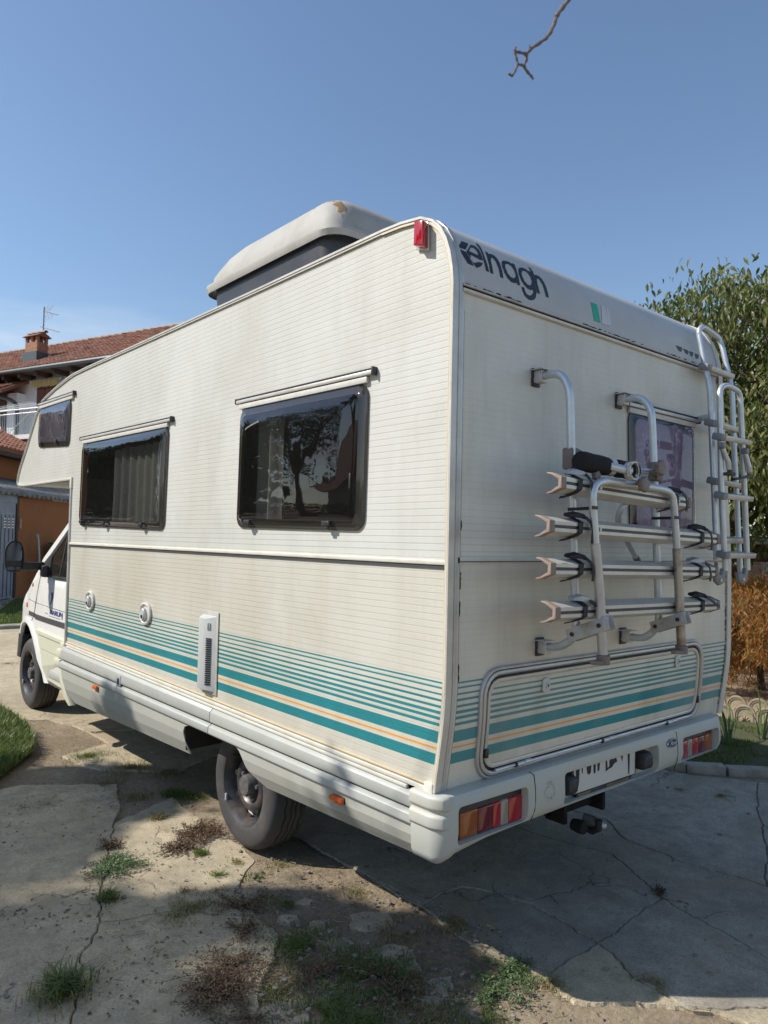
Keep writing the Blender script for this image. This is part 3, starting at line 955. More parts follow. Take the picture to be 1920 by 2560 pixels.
pl.f = [(2 * i, 2 * i + 1, 2 * i + 3, 2 * i + 2) for i in range(16)]
pl.build('blind', pm('window_blind', (.20, .19, .24), .8, vs=10, var=.2), mh, smooth=True)
rb = MB().box((1.16, .05, 1.68), (1.86, .055, 2.36)); rb.build('rear_blind', pm('rear_blind', (.40, .27, .26), .8, vs=4, var=.4, dirt=(.25, .25, .45), dirt_s=4, dirt_amt=.8), mh)

# --- high red clearance lamp
cl = MB().prism([(-.004, .200, 2.930), (-.004, .137, 2.914), (-.004, .134, 2.800), (-.004, .206, 2.822)], (-.010, 0, 0)).build('clearance_lamp', M['alu_white'], mh, bevel=.003)
MB().prism([(-.014, .188, 2.922), (-.014, .138, 2.910), (-.014, .136, 2.808), (-.014, .190, 2.825)], (-.032, -.004, 0)).build('lamp_lens', M['l_red'], cl, bevel=.005)

# --- service ports, gas vent
def port(y, z):
    b = MB(); b.lathe([(.0, -.004), (.081, -.004), (.086, .006), (.084, .014), (.072, .018), (.062, .012), (.060, .006), (.0, .006)], (0, 0, 0), 'x', 28)
    b.v = [(-vx_, y + vy, z + vz * .86) for vx_, vy, vz in b.v]
    o = b.build('service_port', M['white_plastic'], mh, smooth=True)
    c = MB(); c.lathe([(.0, 0), (.040, 0), (.042, .016), (.034, .022), (.0, .022)], (0, 0, 0), 'x', 20)
    c.v = [(-.006 - vx_, y + .008 + vy * .75, z - .006 + vz) for vx_, vy, vz in c.v]
    c.build('port_cap', M['vent'], o, smooth=True)
    MB().box((-.034, y - .004, z - .028), (-.026, y + .018, z - .008)).build('key_slot', M['black'], o, bevel=.003)
    for a in range(4):
        an = a * PI / 2 + .7
        s = MB().lathe([(.0, 0), (.004, 0), (.004, .003), (0, .003)], (0, 0, 0), 'x', 8)
        s.v = [(-.016 - vx_, y + math.cos(an) * .074 + vy, z + math.sin(an) * .064 + vz) for vx_, vy, vz in s.v]
        s.build('screw', M['alu'], o)
port(3.748, 1.178); port(2.720, 1.172)
vt = MB().box((-.006, 1.745, .812), (.0, 1.932, 1.262)).build('gas_vent', M['alu_white'], mh, bevel=.002)
b = MB().add([(-.006, 1.926, .828), (-.040, 1.905, .836), (-.040, 1.830, .836), (-.006, 1.765, .828),
              (-.006, 1.926, 1.240), (-.040, 1.905, 1.226), (-.040, 1.830, 1.226), (-.006, 1.765, 1.240)],
             [(0, 1, 2, 3), (4, 7, 6, 5), (0, 4, 5, 1), (1, 5, 6, 2), (2, 6, 7, 3)])
b.build('vent_cover', M['vent'], vt, bevel=.004)
for i in range(22):
    z = .868 + i * .0118
    p0 = Vector((-.036, 1.8216, z)); p1 = Vector((-.0195, 1.791, z))
    MB().obox(p0 + Vector((-.0012, -.0012, 0)), p1 + Vector((-.0012, -.0012, 0)), (0, 0, 1), .004, .0062).build('vent_slot', M['dark'], vt)
for dy in (0, .5):
    p0 = Vector((-.030 + dy * .012, 1.812 - dy * .022, 1.165)); 
    MB().obox(p0, p0 + Vector((0, 0, .038)), (1, 0, 0), .006, .012).build('vent_louvre', M['vent'], vt, bevel=.002)

# --- mouldings and skirt
def skz(y, z):      # the skirt deepens a little towards the front
    t = (y - .15) / 4.15
    k = [(.58, -.012), (.61, -.010), (.664, -.004), (.73, .042), (.80, .036)]
    if z <= k[0][0]: return t * k[0][1]
    for i in range(len(k) - 1):
        if z <= k[i + 1][0]: return t * lerp(k[i][1], k[i + 1][1], (z - k[i][0]) / (k[i + 1][0] - k[i][0]))
    return t * k[-1][1]
def along(pts_xz, y0, y1, name, mat, dz0=0, dz1=0, bev=0, nseg=1):
    b = MB()
    n = len(pts_xz)
    for k in range(nseg + 1):
        t = k / nseg; y = lerp(y0, y1, t)
        b.v += [(x, y, z + skz(y, z)) for x, z in pts_xz]
    for k in range(nseg):
        for i in range(n):
            jn = (i + 1) % n
            b.f.append((k * n + i, k * n + jn, (k + 1) * n + jn, (k + 1) * n + i))
    b.f += [tuple(range(n))[::-1], tuple(nseg * n + i for i in range(n))]
    return b.build(name, mat, mh, bevel=bev)
along([(.0, .744), (-.010, .746), (-.010, .762), (.0, .764)], .07, YF, 'base_moulding', M['trim'], 0, .03, .003)
along([(.0, .768), (-.006, .769), (-.006, .775), (.0, .776)], .07, YF, 'base_moulding', M['trim_yellow'], 0, .03)
along([(.002, .728), (-.013, .729), (-.013, .741), (.002, .743)], .2, YF - .05, 'base_moulding', M['trim'], 0, .03, .002)
MB().box((-.016, .055, .722), (.006, .10, .782)).build('moulding_end_cap', M['trim'], mh, bevel=.004)
def zk(y):  # small rise towards the front
    return .010 * (y - 1)
B1 = [(.01, .727), (-.006, .727), (-.024, .713), (-.026, .678), (-.022, .669), (.01, .668)]
B2 = [(.01, .662), (-.012, .660), (-.032, .648), (-.034, .618), (-.030, .610), (.01, .609)]
SP = 1.775
for (y0, y1) in ((.148, SP - .003), (SP + .003, YF + .04)):
    along(B1, y0, y1, 'skirt_band', M['skirt_hi'], zk(y0), zk(y1), .003)
    along(B2, y0, y1, 'skirt_band', M['skirt_hi'], zk(y0), zk(y1), .003)
along([(.012, .72), (-.010, .70), (-.014, .60), (.012, .59)], .15, YF, 'skirt_backing', M['rib_grey'], zk(.15), zk(YF))
# lower skirt panels, facetted, deeper to the front; cut for the rear wheel
def zb(y): return .482 - .033 * (y - .15)
def skirt_panel(outline, name, mat):
    """outline in (y, t) with t 0 top .. 1 bottom"""
    vs, fs = fill(outline, (), [(0, [outline[0][0] + .4 * k for k in range(-12, 12)]), (1, [.30, .62])])
    b = MB()
    def xx(t): return -.016 if t <= .30 else (-.016 + (t - .3) * .040 if t <= .62 else -.003 + (t - .62) * .085)
    b.add([(xx(t) , y, lerp(.606 + skz(y, .606), zb(y), t)) for y, t in vs], fs)
    o = b.build(name, mat, mh)
    md = o.modifiers.new('thick', 'SOLIDIFY'); md.thickness = .006; md.offset = 0
    return o
arch = []
skirt_panel([(.150, 0), (1.50, 0), (1.46, .10), (1.425, .28), (1.405, .50), (1.37, .68), (1.31, .86), (1.25, 1.0), (.150, 1.0)], 'skirt_panel', M['skirt'])
skirt_panel([(2.02, 0.0), (YF + .045, 0.0), (YF - .01, .45), (YF - .10, .8), (YF - .19, 1.0), (2.085, 1.0), (2.095, .55), (2.10, .25), (2.085, .10)], 'skirt_panel', M['skirt'])
MB().box((.05, 1.28, .62), (.55, 2.10, .665)).build('wheel_arch_liner', M['dirtyblack'], mh)
MB().prism([(.004, 2.10, .62), (.45, 2.10, .62), (.45, 2.14, .44), (.004, 2.10, .44)], (0, .01, 0)).build('mud_flap', M['dirtyblack'], mh)
# markers on the skirt, catch
def side_marker(y, z):
    MB().box((-.019, y - .045, z - .014), (-.014, y + .045, z + .014)).build('marker_base', M['black'], mh)
    MB().box((-.042, y - .042, z - .013), (-.019, y + .042, z + .013)).build('side_marker', M['l_orange'], mh, bevel=.006)
side_marker(.612, .577); side_marker(3.505, .575)
MB().box((-.030, 3.045, .648), (-.022, 3.115, .725)).build('skirt_catch', M['alu_matt'], mh, bevel=.004)
MB().box((-.032, 3.062, .664), (-.028, 3.098, .706)).build('catch_recess', M['fordblue'], mh, bevel=.002)

# --- wheels
def wheel(cx, cy, cz, side, turn=0):
    """side -1: outer face looks to -x"""
    root = None
    Rr, Wd = .3345, .205
    N = 96
    # tyre with circumferential grooves and shoulder sipes
    prof_t = [(.205, .000), (.212, -.006), (.235, -.010), (.270, -.011), (.300, -.006), (.314, .004), (.324, .014), (.331, .028), (.3335, .044),
              (.3335, .052), (.325, .054), (.325, .062), (.3342, .064), (.3345, .088), (.326, .090), (.326, .098), (.3345, .100), (.3345, .116), (.326, .118), (.326, .126), (.3342, .128), (.3342, .150),
              (.325, .152), (.325, .160), (.3335, .162), (.331, .178), (.322, .194), (.300, .206), (.235, .210), (.205, .200), (.19, .19)]
    b = MB(); vs = []
    zig = {9, 10, 11, 12, 13, 14, 15, 16, 17, 18, 19, 20, 21, 22, 23, 24}
    for q, (r, h) in enumerate(prof_t):
        for k in range(N):
            a = 2 * PI * k / N
            rr_ = r; hh = h
            if q in zig: hh += .0035 * (1 if k % 4 < 2 else -1)
            if q in (6, 7, 8, 25) and k % 2 == 0: rr_ -= .004
            vs.append((cx - side * hh if side > 0 else cx + hh, cy + rr_ * math.cos(a), cz + rr_ * math.sin(a)))
    fs = [(i * N + k, i * N + (k + 1) % N, (i + 1) * N + (k + 1) % N, (i + 1) * N + k) for i in range(len(prof_t) - 1) for k in range(N)]
    # slight squash where it stands
    vs = [(x, y, z if z > .02 else max(z, .0)) for x, y, z in vs]
    ty = b.add(vs, fs).build('wheel', M['rubber'], mh, smooth=True)
    sx = -1 if side < 0 else 1
    F = lambda h: cx + h if side < 0 else cx - h
    def lat(prof, name, mat, seg=40, par=ty, o=(0, 0)):
        bb = MB(); bb.lathe([(r, h) for r, h in prof], (0, 0, 0), 'x', seg)
        bb.v = [(F(x), cy + o[0] + y, cz + o[1] + z) for x, y, z in bb.v]
        return bb.build(name, mat, par, smooth=True)
    rim = lat([(.214, .002), (.208, -.006), (.202, .004), (.193, .020), (.186, .040), (.180, .075), (.172, .082), (.160, .070), (.148, .050), (.135, .036), (.118, .030), (.102, .034), (.090, .048), (.070, .056), (.0, .056)], 'rim', M['rim'])
    for k in range(8):
        a = k * PI / 4 + turn
        h = MB(); h.lathe([(0, .0), (.017, .0), (.014, .012), (0, .012)], (0, 0, 0), 'x', 12)
        h.v = [(F(.0425 + x * -.4), cy + math.cos(a) * .1475 + y, cz + math.sin(a) * .1475 + z) for x, y, z in h.v]
        h.build('rim_hole', M['dark'], ty)
    lat([(.058, .058), (.056, .010), (.050, .001), (.046, .000), (.0, .002)], 'hub_cap', M['hub'], 28)
    for k in range(5):
        a = k * 2 * PI / 5 + .35 + turn
        lat([(.013, .056), (.013, .034), (.009, .028), (0, .028)], 'wheel_nut', M['steel_rust'] if k % 2 else M['hub'], 6, o=(math.cos(a) * .080, math.sin(a) * .080))
    MB().box((F(-.004) - .006, cy + .17, cz - .125), (F(-.004) + .006, cy + .185, cz - .085)).build('balance_weight', M['alu'], ty, bevel=.004)
    MB().tube([(F(.04), cy + .12, cz + .13), (F(.0), cy + .128, cz + .138)], .004, 8).build('valve', M['black'], ty)
    return ty
wheel(.122, 1.646, .333, -1, .2)
wheel(.122, 5.712, .333, -1, .5)
wheel(W - .122, 1.646, .333, 1)
wheel(W - .122, 5.712, .333, 1)
# chassis underneath
b = MB().box((.55, .30, .44), (.62, 5.3, .58)).box((W - .62, .30, .44), (W - .55, 5.3, .58)).box((.33, 1.59, .28), (W - .33, 1.70, .38))
b.box((.9, 1.2, .36), (1.5, 2.4, .56)).box((.6, .30, .48), (W - .6, .38, .58)).box((.7, 2.8, .32), (1.5, 3.7, .5)).box((.4, 5.2, .3), (W - .4, 6.2, .5))
b.build('chassis', M['dirtyblack'], mh)

# --- rear bumper: one moulding swept round both corners, with three recesses cut in
def bumper():
    sec = [(.0, .752), (-.050, .750), (-.064, .744), (-.072, .728), (-.078, .68), (-.080, .62), (-.074, .578), (-.062, .553), (-.042, .542), (-.02, .545), (.0, .56)]
    # plan path of the outer face base line (x, y) with outward normal
    path = []
    x0, x1, yb, r = -.030, 2.155, .055, .075
    path.append((x0 + .078, .150, -1, 0))
    path.append((x0 + .078, .10, -1, 0))
    for k in range(9):
        a = PI + (PI / 2) * k / 8
        path.append((x0 + .078 + .0 + 0 * math.cos(a), .058, math.cos(a), math.sin(a)))
    for i in range(1, 12):
        path.append((lerp(x0 + .078, x1 - .078, i / 12), .058, 0, -1))
    for k in range(9):
        a = 1.5 * PI + (PI / 2) * k / 8
        path.append((x1 - .078, .058, math.cos(a), math.sin(a)))
    path.append((x1 - .078, .13, 1, 0)); path.append((x1 - .078, .28, 1, 0))
    b = MB(); m = len(sec)
    for (px, py, nx_, ny_) in path:
        rise = .0 + (px / 2.1) * .012
        side = abs(nx_)
        for (d, z) in sec:
            zz = z + rise
            if z < .6: zz += (px / 2.1) * .018 - .022 * (1 - min(1, px / .25)) - (.035 * side if px < .2 else 0)
            b.v.append((px + nx_ * (-d), py + ny_ * (-d), zz))
    n = len(path)
    for i in range(n - 1):
        for k in range(m):
            a = i * m + k; c = i * m + (k + 1) % m
            b.f.append((a, c, c + m, a + m))
    b.f += [tuple(range(m)), tuple((n - 1) * m + k for k in range(m))[::-1]]
    o = b.build('bumper', M['bumper'], None)
    cuts = MB()
    def cut(x0_, x1_, z0, z1, y=.035, r_=.02):
        p = rrect(x0_, z0, x1_, z1, r_, 3)
        cuts.prism([(a, y, c) for a, c in p], (0, -.2, 0))
    cut(.050, .452, .563, .702); cut(.695, 1.455, .575, .708); cut(1.690, 2.078, .582, .703)
    # grooves of the two bands on the corner piece
    cu = cuts.build('cutter', None, None)
    md = o.modifiers.new('cut', 'BOOLEAN'); md.object = cu; md.solver = 'EXACT'; md.operation = 'DIFFERENCE'
    apply_mods(o)
    bpy.data.objects.remove(cu)
    bm = bmesh.new(); bm.from_mesh(o.data)
    bmesh.ops.remove_doubles(bm, verts=bm.verts, dist=.0004)
    es = [e for e in bm.edges if len(e.link_faces) == 2 and e.calc_face_angle(0) > 1.0]
    bmesh.ops.bevel(bm, geom=es, offset=.008, segments=3, profile=.5, affect='EDGES', clamp_overlap=True)
    bm.to_mesh(o.data); bm.free()
    for p in o.data.polygons: p.use_smooth = True
    o.data.set_sharp_from_angle(angle=.7)
    attach(o, mh)
    return o
bp_ = bumper()
# raised bands of the corner pieces
def cornerband(z0, z1, sx):
    b = MB(); pts = []
    cx = .048 if sx < 0 else 2.077
    sec = [(0, z0), (.079, z0), (.090, z0 + .012), (.090, z1 - .010), (.080, z1), (0, z1)]
    pl = [(cx, .152, sx, 0), (cx, .10, sx, 0)] + [(cx, .058, sx * math.cos(a), -math.sin(a)) for a in [PI / 2 * k / 8 for k in range(7)]]
    m = len(sec)
    for i, (px, py, a, c) in enumerate(pl):
        f = 1 if i < len(pl) - 2 else (.93 if i == len(pl) - 2 else .86)
        for d, z in sec: b.v.append((px + a * d * f, py + c * d * f, z))
    for i in range(len(pl) - 1):
        for k in range(m):
            q = i * m + k; w_ = i * m + (k + 1) % m
            b.f.append((q, w_, w_ + m, q + m))
    b.f += [tuple(range(m)), tuple((len(pl) - 1) * m + k for k in range(m))[::-1]]
    b.build('corner_band', M['bumper'], bp_, bevel=.004)
cornerband(.690, .748, -1); cornerband(.622, .682, -1)
# joints between the middle and the end pieces
for xx_ in (.490, 1.628):
    q = [(xx_, -.0206, .742), (xx_ + .004, -.0236, .66), (xx_, -.0232, .60), (xx_ - .006, -.012, .557)]
    MB().tube([(xx_ - .012, .0, .7515)] + [(xx_ + .003, -.0145, .740), (xx_ + .006, -.0200, .69), (xx_ + .006, -.0222, .64), (xx_ + .004, -.0195, .60), (xx_ - .004, -.006, .556)], .0016, 6).build('bumper_joint', M['dark'], bp_)
# scuffed patch where a badge was
sm = MB(); rr = random.Random(3)
for k in range(26):
    a = rr.uniform(0, 2 * PI); r_ = rr.uniform(.018, .036)
    x, z = .588 + math.cos(a) * r_, .655 + math.sin(a) * r_ * 1.15; s = rr.uniform(.002, .006)
    sm.add([(x - s, -.0228, z), (x, -.0228, z - s), (x + s * 1.3, -.0228, z + s * .2), (x, -.0228, z + s)], [(0, 1, 2, 3)])
struct(sm.build('scuff_marks', M['alu_matt'], bp_), 'stuff')
# tail lights
def tail_light(x0, x1, z0, z1, segs):
    y = .010
    hs = MB().box((x0 - .004, y + .006, z0 - .004), (x1 + .004, .10, z1 + .030)).build('tail_light', M['black'], mh, bevel=.004)
    xs_ = [lerp(x0, x1, s[0]) for s in segs] + [x1]
    for i, (t, mt) in enumerate(segs):
        a, c = xs_[i], xs_[i + 1]
        b = MB().prism([(a + .0008, y, z0), (a + .0008, y, z1 - .004), (a + .0008, y + .006, z1 + .002), (a + .0008, .088, z1 + .022), (a + .0008, .088, z0)], (c - a - .0016, 0, 0))
        b.build('lens', M[mt], hs, bevel=.0025)
tail_light(.090, .452, .568, .664, [(0, 'l_amber'), (.27, 'l_dark'), (.51, 'l_red'), (.635, 'l_white'), (.765, 'l_red')])
tail_light(1.700, 2.064, .585, .670, [(0, 'l_red'), (.27, 'l_white'), (.40, 'l_red'), (.58, 'l_dark'), (.79, 'l_amber')])
# number plate
pf = MB().box((.788, .012, .588), (1.300, .022, .700)).build('number_plate', M['black'], mh, bevel=.003)
MB().prism([(.812, .010, .572), (.830, .010, .590), (1.262, .010, .590), (1.248, .010, .572)], (0, .012, 0)).build('plate_holder_lip', M['black'], pf, bevel=.002)
MB().box((.800, .0095, .594), (1.287, .0125, .698)).build('plate_face', M['platewhite'], pf)
sm = MB()
Z = .0092
for poly in ([(.812, .700), (.841, .700), (.837, .640), (.828, .604), (.818, .605), (.813, .66)], [(.856, .700), (.866, .700), (.864, .672), (.857, .672)],
             [(.891, .700), (.930, .700), (.926, .664), (.912, .657), (.898, .664)], [(.944, .700), (.964, .700), (.962, .657), (.952, .654), (.946, .662)],
             [(.975, .700), (.997, .700), (.992, .664), (.984, .658), (.977, .663)], [(1.040, .700), (1.052, .700), (1.058, .660), (1.072, .668), (1.070, .690), (1.088, .700), (1.104, .692), (1.126, .700), (1.136, .676), (1.112, .672), (1.094, .658), (1.066, .654), (1.041, .646)],
             [(1.164, .700), (1.186, .700), (1.177, .667)], [(1.222, .700), (1.243, .700), (1.240, .602), (1.230, .600)]):
    v2, f2 = fill(poly)
    sm.add([(a, Z, c) for a, c in v2], f2)
sm.build('plate_lettering', M['logo'], pf)
def put_text(txt, size, origin, ex, ez, mat, name, parent, shear=0, align='CENTER', bold=0, squash=1.0):
    v2, f2 = text_mesh(txt, size, shear, align, bold)
    o = Vector(origin); ex = Vector(ex).normalized(); ez = Vector(ez).normalized()
    b = MB().add([o + ex * v.x * squash + ez * v.y for v in v2], f2)
    return b.build(name, mat, parent)
put_text('MC.HOLIDAY', .0150, (.835, .0092, .5815), (1, 0, 0), (0, 0, 1), M['gold'], 'dealer_lettering', pf, align='LEFT', bold=.0004)
put_text("SANFRE' (CN) - Tel. e Fax 0172.587808", .0118, (1.232, .0092, .5815), (1, 0, 0), (0, 0, 1), M['gold'], 'dealer_lettering', pf, align='RIGHT', bold=.0003, squash=.92)
for (xa, xb) in ((.722, .782), (1.318, 1.392)):
    pn = MB().prism([(xa, .034, .604), (xa, -.016, .608), (xa, -.026, .622), (xa, -.026, .668), (xa, -.008, .684), (xa, .034, .690)], (xb - xa, 0, 0))
    pn.build('plate_lamp', M['black'], mh, bevel=.005)
# oval maker's badge
b = MB(); b.lathe([(0, -.004), (.93, -.004), (1, 0)], (0, 0, 0), 'y', 36); b.v = [(1.577 + x * .050, -.0232 + y, .698 + z * .0215) for x, y, z in b.v]
bd = b.build('badge', M['chrome'], bp_, smooth=True)
b = MB(); b.lathe([(0, -.0052), (.96, -.0052), (1, -.004)], (0, 0, 0), 'y', 36); b.v = [(1.577 + x * .044, -.0232 + y, .698 + z * .0170) for x, y, z in b.v]
b.build('badge_field', M['fordblue'], bd, smooth=True)
put_text('Ford', .030, (1.576, -.0290, .6985), (1, 0, 0), (0, 0, 1), M['platewhite'], 'badge_script', bd, shear=.45, bold=.0006, squash=1.05)
# tow hitch
b = MB().box((.90, .20, .41), (1.24, .25, .47)); b.box((.90, .13, .40), (.93, .24, .48)); b.box((1.22, .14, .395), (1.25, .25, .48))
hb = b.build('tow_bar', M['dark'], mh, bevel=.008)
MB().tube([(1.02, .14, .38), (1.02, .06, .37), (1.02, .03, .39), (1.02, .028, .43)], .016, 12).build('tow_neck', M['dirtyblack'], hb, smooth=True)
b = MB(); b.lathe([(0, -.04), (.034, -.04), (.036, -.01), (.030, .02), (.0, .024)], (0, 0, 0), 'y', 20); b.v = [(.94 + x * .85, .09 + y, .405 + z * .85) for x, y, z in b.v]
b.build('trailer_socket', M['dark'], hb, smooth=True)
b = MB().tube([(1.02, .11, .415), (1.035, .06, .405), (1.045, .03, .400)], [.024, .024, .020], 16); b.build('ball_cover', M['hub'], hb, smooth=True)
b = MB().tube([(1.045, .031, .401), (1.052, .016, .397), (1.054, .010, .396)], [.016, .014, .006], 12); b.build('tow_ball', M['alu_matt'], hb, smooth=True)

# --- cargo door at the back
CD = [(.165, 1.194), (1.915, 1.194), (1.962, .758), (.195, .746)]     # TL TR BR BL
CDw, CDh = 1.76, .445
def cd(i, r, off=0.0, n=6):
    out = []
    for a, c in rrect(i, i, CDw - i, CDh - i, r, n):
        x, z = bil(CD, a / CDw, 1 - c / CDh)
        out.append((x, z))
    # subdivide so it follows the bend
    res = []
    for k in range(len(out)):
        p, q = out[k], out[(k + 1) % len(out)]
        m_ = max(1, int(abs(p[1] - q[1]) / .03))
        for t in range(m_): res.append((lerp(p[0], q[0], t / m_), lerp(p[1], q[1], t / m_)))
    return [Vector((x, prof(z) - off, z)) for x, z in res]
def ringband(specs, name, mat, par, closed=True):
    loops = [cd(i, r, off) for i, r, off in specs]
    m_ = min(len(l) for l in loops)
    base = loops[0]; N = len(base)
    b = MB()
    # resample every loop to N points by parameter
    def resample(l):
        d = [0]
        for k in range(len(l)): d.append(d[-1] + (l[(k + 1) % len(l)] - l[k]).length)
        out = []
        for k in range(160):
            t = d[-1] * k / 160
            for q in range(len(l)):
                if d[q + 1] >= t:
                    out.append(l[q].lerp(l[(q + 1) % len(l)], (t - d[q]) / max(1e-9, d[q + 1] - d[q]))); break
        return out
    loops = [resample(l) for l in loops]
    N = 160
    for l in loops: b.v += [tuple(p) for p in l]
    for k in range(len(loops) - 1):
        for q in range(N): b.f.append((k * N + q, k * N + (q + 1) % N, (k + 1) * N + (q + 1) % N, (k + 1) * N + q))
    return b.build(name, mat, par, smooth=True)
door = ringband([(0, .105, .0), (0, .105, .009), (.004, .10, .013), (.010, .096, .013), (.013, .094, .007)], 'cargo_door', M['alu_matt'], mh)
ringband([(.0135, .094, .007), (.016, .092, .016), (.024, .086, .018), (.030, .080, .015), (.033, .078, .008)], 'door_frame', M['alu_matt'], door)
ringband([(.033, .078, .007), (.036, .075, .002), (.041, .072, .002), (.043, .07, .006)], 'rubber_seal', M['black'], door)
ringband([(.043, .07, .006), (.045, .068, .011), (.054, .060, .012), (.060, .056, .009), (.062, .055, .0035)], 'inner_frame', M['alu_white'], door)
# printed door skin
inl = [(p.x, p.z) for p in cd(.061, .055)]
vs, fs = fill(inl, (), [(1, [.80 + .03 * k for k in range(14)])])
MB().add([(x, prof(z) - .0035, z) for x, z in vs], fs).build('door_skin', M['rear'], door, smooth=True)
for (lx, lz) in ((.575, 1.090), (1.655, 1.094)):
    y = prof(lz)
    b = MB().prism([(lx + a, y - .004, lz + c) for a, c in rrect(-.024, -.030, .024, .030, .015, 4)], (0, -.010, 0))
    lk = b.build('door_lock', M['white_plastic'], door, bevel=.004)
    b = MB(); b.lathe([(0, -.006), (.010, -.006), (.012, 0), (0, 0)], (lx, y - .014, lz), 'y', 14)
    b.build('key_cylinder', M['alu'], lk, smooth=True)
    b = MB(); b.lathe([(0, -.001), (.005, -.001), (.005, 0)], (lx, y - .0205, lz), 'y', 10); b.build('keyhole', M['black'], lk)
for hx in (.475, 1.085, 1.655):
    z = .7835; y = prof(z) - .020
    for k in range(2):
        MB().tube([(hx - .045 + k * .047, y, z + .002 * k), (hx - .001 + k * .047, y, z + .002 * k)], .0085, 12).build('hinge', M['alu'], door, smooth=True)
    MB().tube([(hx - .055, y, z), (hx - .046, y, z)], .010, 10).build('hinge_plug', M['black'], door, smooth=True)
MB().tube([(.30, prof(.783) - .018, .783), (1.86, prof(.79) - .018, .789)], .006, 10).build('hinge_tube', M['alu'], door, smooth=True)
for (hx, hz) in ((.238, .862), (1.912, .868)):
    MB().box((hx - .010, prof(hz) - .020, hz - .020), (hx + .010, prof(hz) - .006, hz + .018)).build('door_catch', M['black'], door, bevel=.005)

# --- lettering and flag on the roof cap, traced in the photograph and laid on the curved moulding
def cap_hit(u, v):
    d = ray(u, v); best = None
    acc = 0
    for i in range(len(CAPP) - 1):
        (y0, z0), (y1, z1) = CAPP[i], CAPP[i + 1]
        L = math.hypot(y1 - y0, z1 - z0)
        # solve CAM + t d on the segment in the y-z plane
        A = Matrix(((d.y, -(y1 - y0)), (d.z, -(z1 - z0))))
        try: s = A.inverted() @ Vector((y0 - .004 - CAMPOS.y, z0 - CAMPOS.z))
        except ValueError: acc += L; continue
        t, q = s
        if -.0001 <= q <= 1.0001 and t > 0 and (best is None or t < best[0]): best = (t, acc + q * L, (CAMPOS + d * t).x)
        acc += L
    if best is None: return None
    return (best[2], best[1])
def cap_pt(x, t, off=.0018):
    for i in range(len(CAPP) - 1):
        (y0, z0), (y1, z1) = CAPP[i], CAPP[i + 1]
        L = math.hypot(y1 - y0, z1 - z0)
        if t <= L or i == len(CAPP) - 2:
            q = min(t / L, 1.0)
            n_ = Vector((-(z1 - z0), (y1 - y0))).normalized()
            return (x, lerp(y0, y1, q) - .004 + n_.x * off, lerp(z0, z1, q) + n_.y * off)
        t -= L
def decal(polys, c, name, mat):
    b = MB()
    for poly in polys:
        holes = []
        if isinstance(poly, tuple): poly, holes = poly[0], poly[1:]
        conv = []
        for lp in [poly, *holes]:
            q = []
            for a, e in lp:
                h = cap_hit(*c(a, e))
                if h: q.append(h)
            conv.append(q)
        if len(conv[0]) < 3: continue
        vs, fs = fill(conv[0], [h for h in conv[1:] if len(h) > 2], [(1, [.008 * k for k in range(1, 50)])])
        b.add([cap_pt(x, t) for x, t in vs], fs)
    return b.build(name, mat, mh)
cz = crop(1140, 580, 6.38)
L1 = [
  [(85, 147), (192, 190), (150, 283), (30, 243)],
  [(38, 268), (155, 322), (280, 545), (182, 500), (120, 395)],
  ([(228, 208), (262, 212), (310, 235), (355, 280), (395, 350), (420, 420), (427, 458), (370, 440), (300, 400), (225, 362), (232, 420), (250, 470), (285, 495), (320, 492), (352, 480), (395, 490), (422, 492), (415, 525), (390, 550), (355, 568), (322, 570), (285, 520), (240, 440), (200, 370), (162, 318)],
   [(232, 250), (200, 308), (240, 322), (300, 352), (358, 378), (345, 330), (315, 285), (275, 255)]),
  [(308, 180), (345, 195), (385, 240), (425, 320), (460, 420), (495, 520), (525, 642), (478, 620), (450, 500), (420, 380), (385, 290), (350, 235)],
  [(455, 312), (500, 332), (515, 352), (545, 352), (600, 375), (655, 430), (695, 500), (722, 590), (742, 670), (752, 740), (705, 722), (690, 640), (668, 560), (635, 480), (600, 430), (570, 408), (552, 425), (553, 470), (570, 540), (580, 600), (594, 672), (545, 652), (530, 560), (505, 450), (485, 370)],
  ([(742, 460), (790, 462), (840, 480), (885, 510), (890, 500), (930, 522), (955, 590), (985, 690), (1005, 780), (1020, 858), (975, 838), (968, 812), (930, 816), (880, 800), (820, 740), (770, 650), (735, 560), (724, 490)],
   [(790, 508), (830, 512), (880, 545), (925, 610), (950, 680), (945, 725), (915, 742), (870, 720), (820, 660), (785, 580), (778, 530)]),
  ([(1010, 570), (1060, 572), (1110, 595), (1150, 630), (1155, 620), (1195, 640), (1215, 700), (1245, 790), (1268, 880), (1280, 960), (1270, 1040), (1245, 1080), (1200, 1092), (1150, 1075), (1095, 1020), (1060, 950), (1040, 875), (1085, 888), (1095, 940), (1125, 990), (1165, 1015), (1205, 1010), (1228, 970), (1228, 920), (1190, 928), (1140, 905), (1080, 840), (1030, 760), (998, 670), (990, 600)],
   [(1055, 620), (1100, 625), (1145, 660), (1185, 720), (1208, 790), (1200, 840), (1170, 855), (1130, 835), (1080, 770), (1050, 700), (1043, 650)]),
  [(1150, 562), (1185, 580), (1215, 622), (1245, 692), (1270, 688), (1310, 700), (1360, 745), (1405, 815), (1440, 900), (1465, 990), (1478, 1052), (1432, 1030), (1410, 940), (1375, 840), (1330, 765), (1300, 740), (1284, 760), (1295, 830), (1318, 910), (1338, 990), (1292, 972), (1275, 880), (1250, 790), (1225, 710), (1190, 630)],
]
for pl_ in L1: decal([pl_], cz, 'letter', M['logo'])
cf = crop(1100, 540, 2.023)
decal([[(760, 435), (791, 448), (809, 541), (778, 529)]], cf, 'flag_sticker', M['flag_green'])
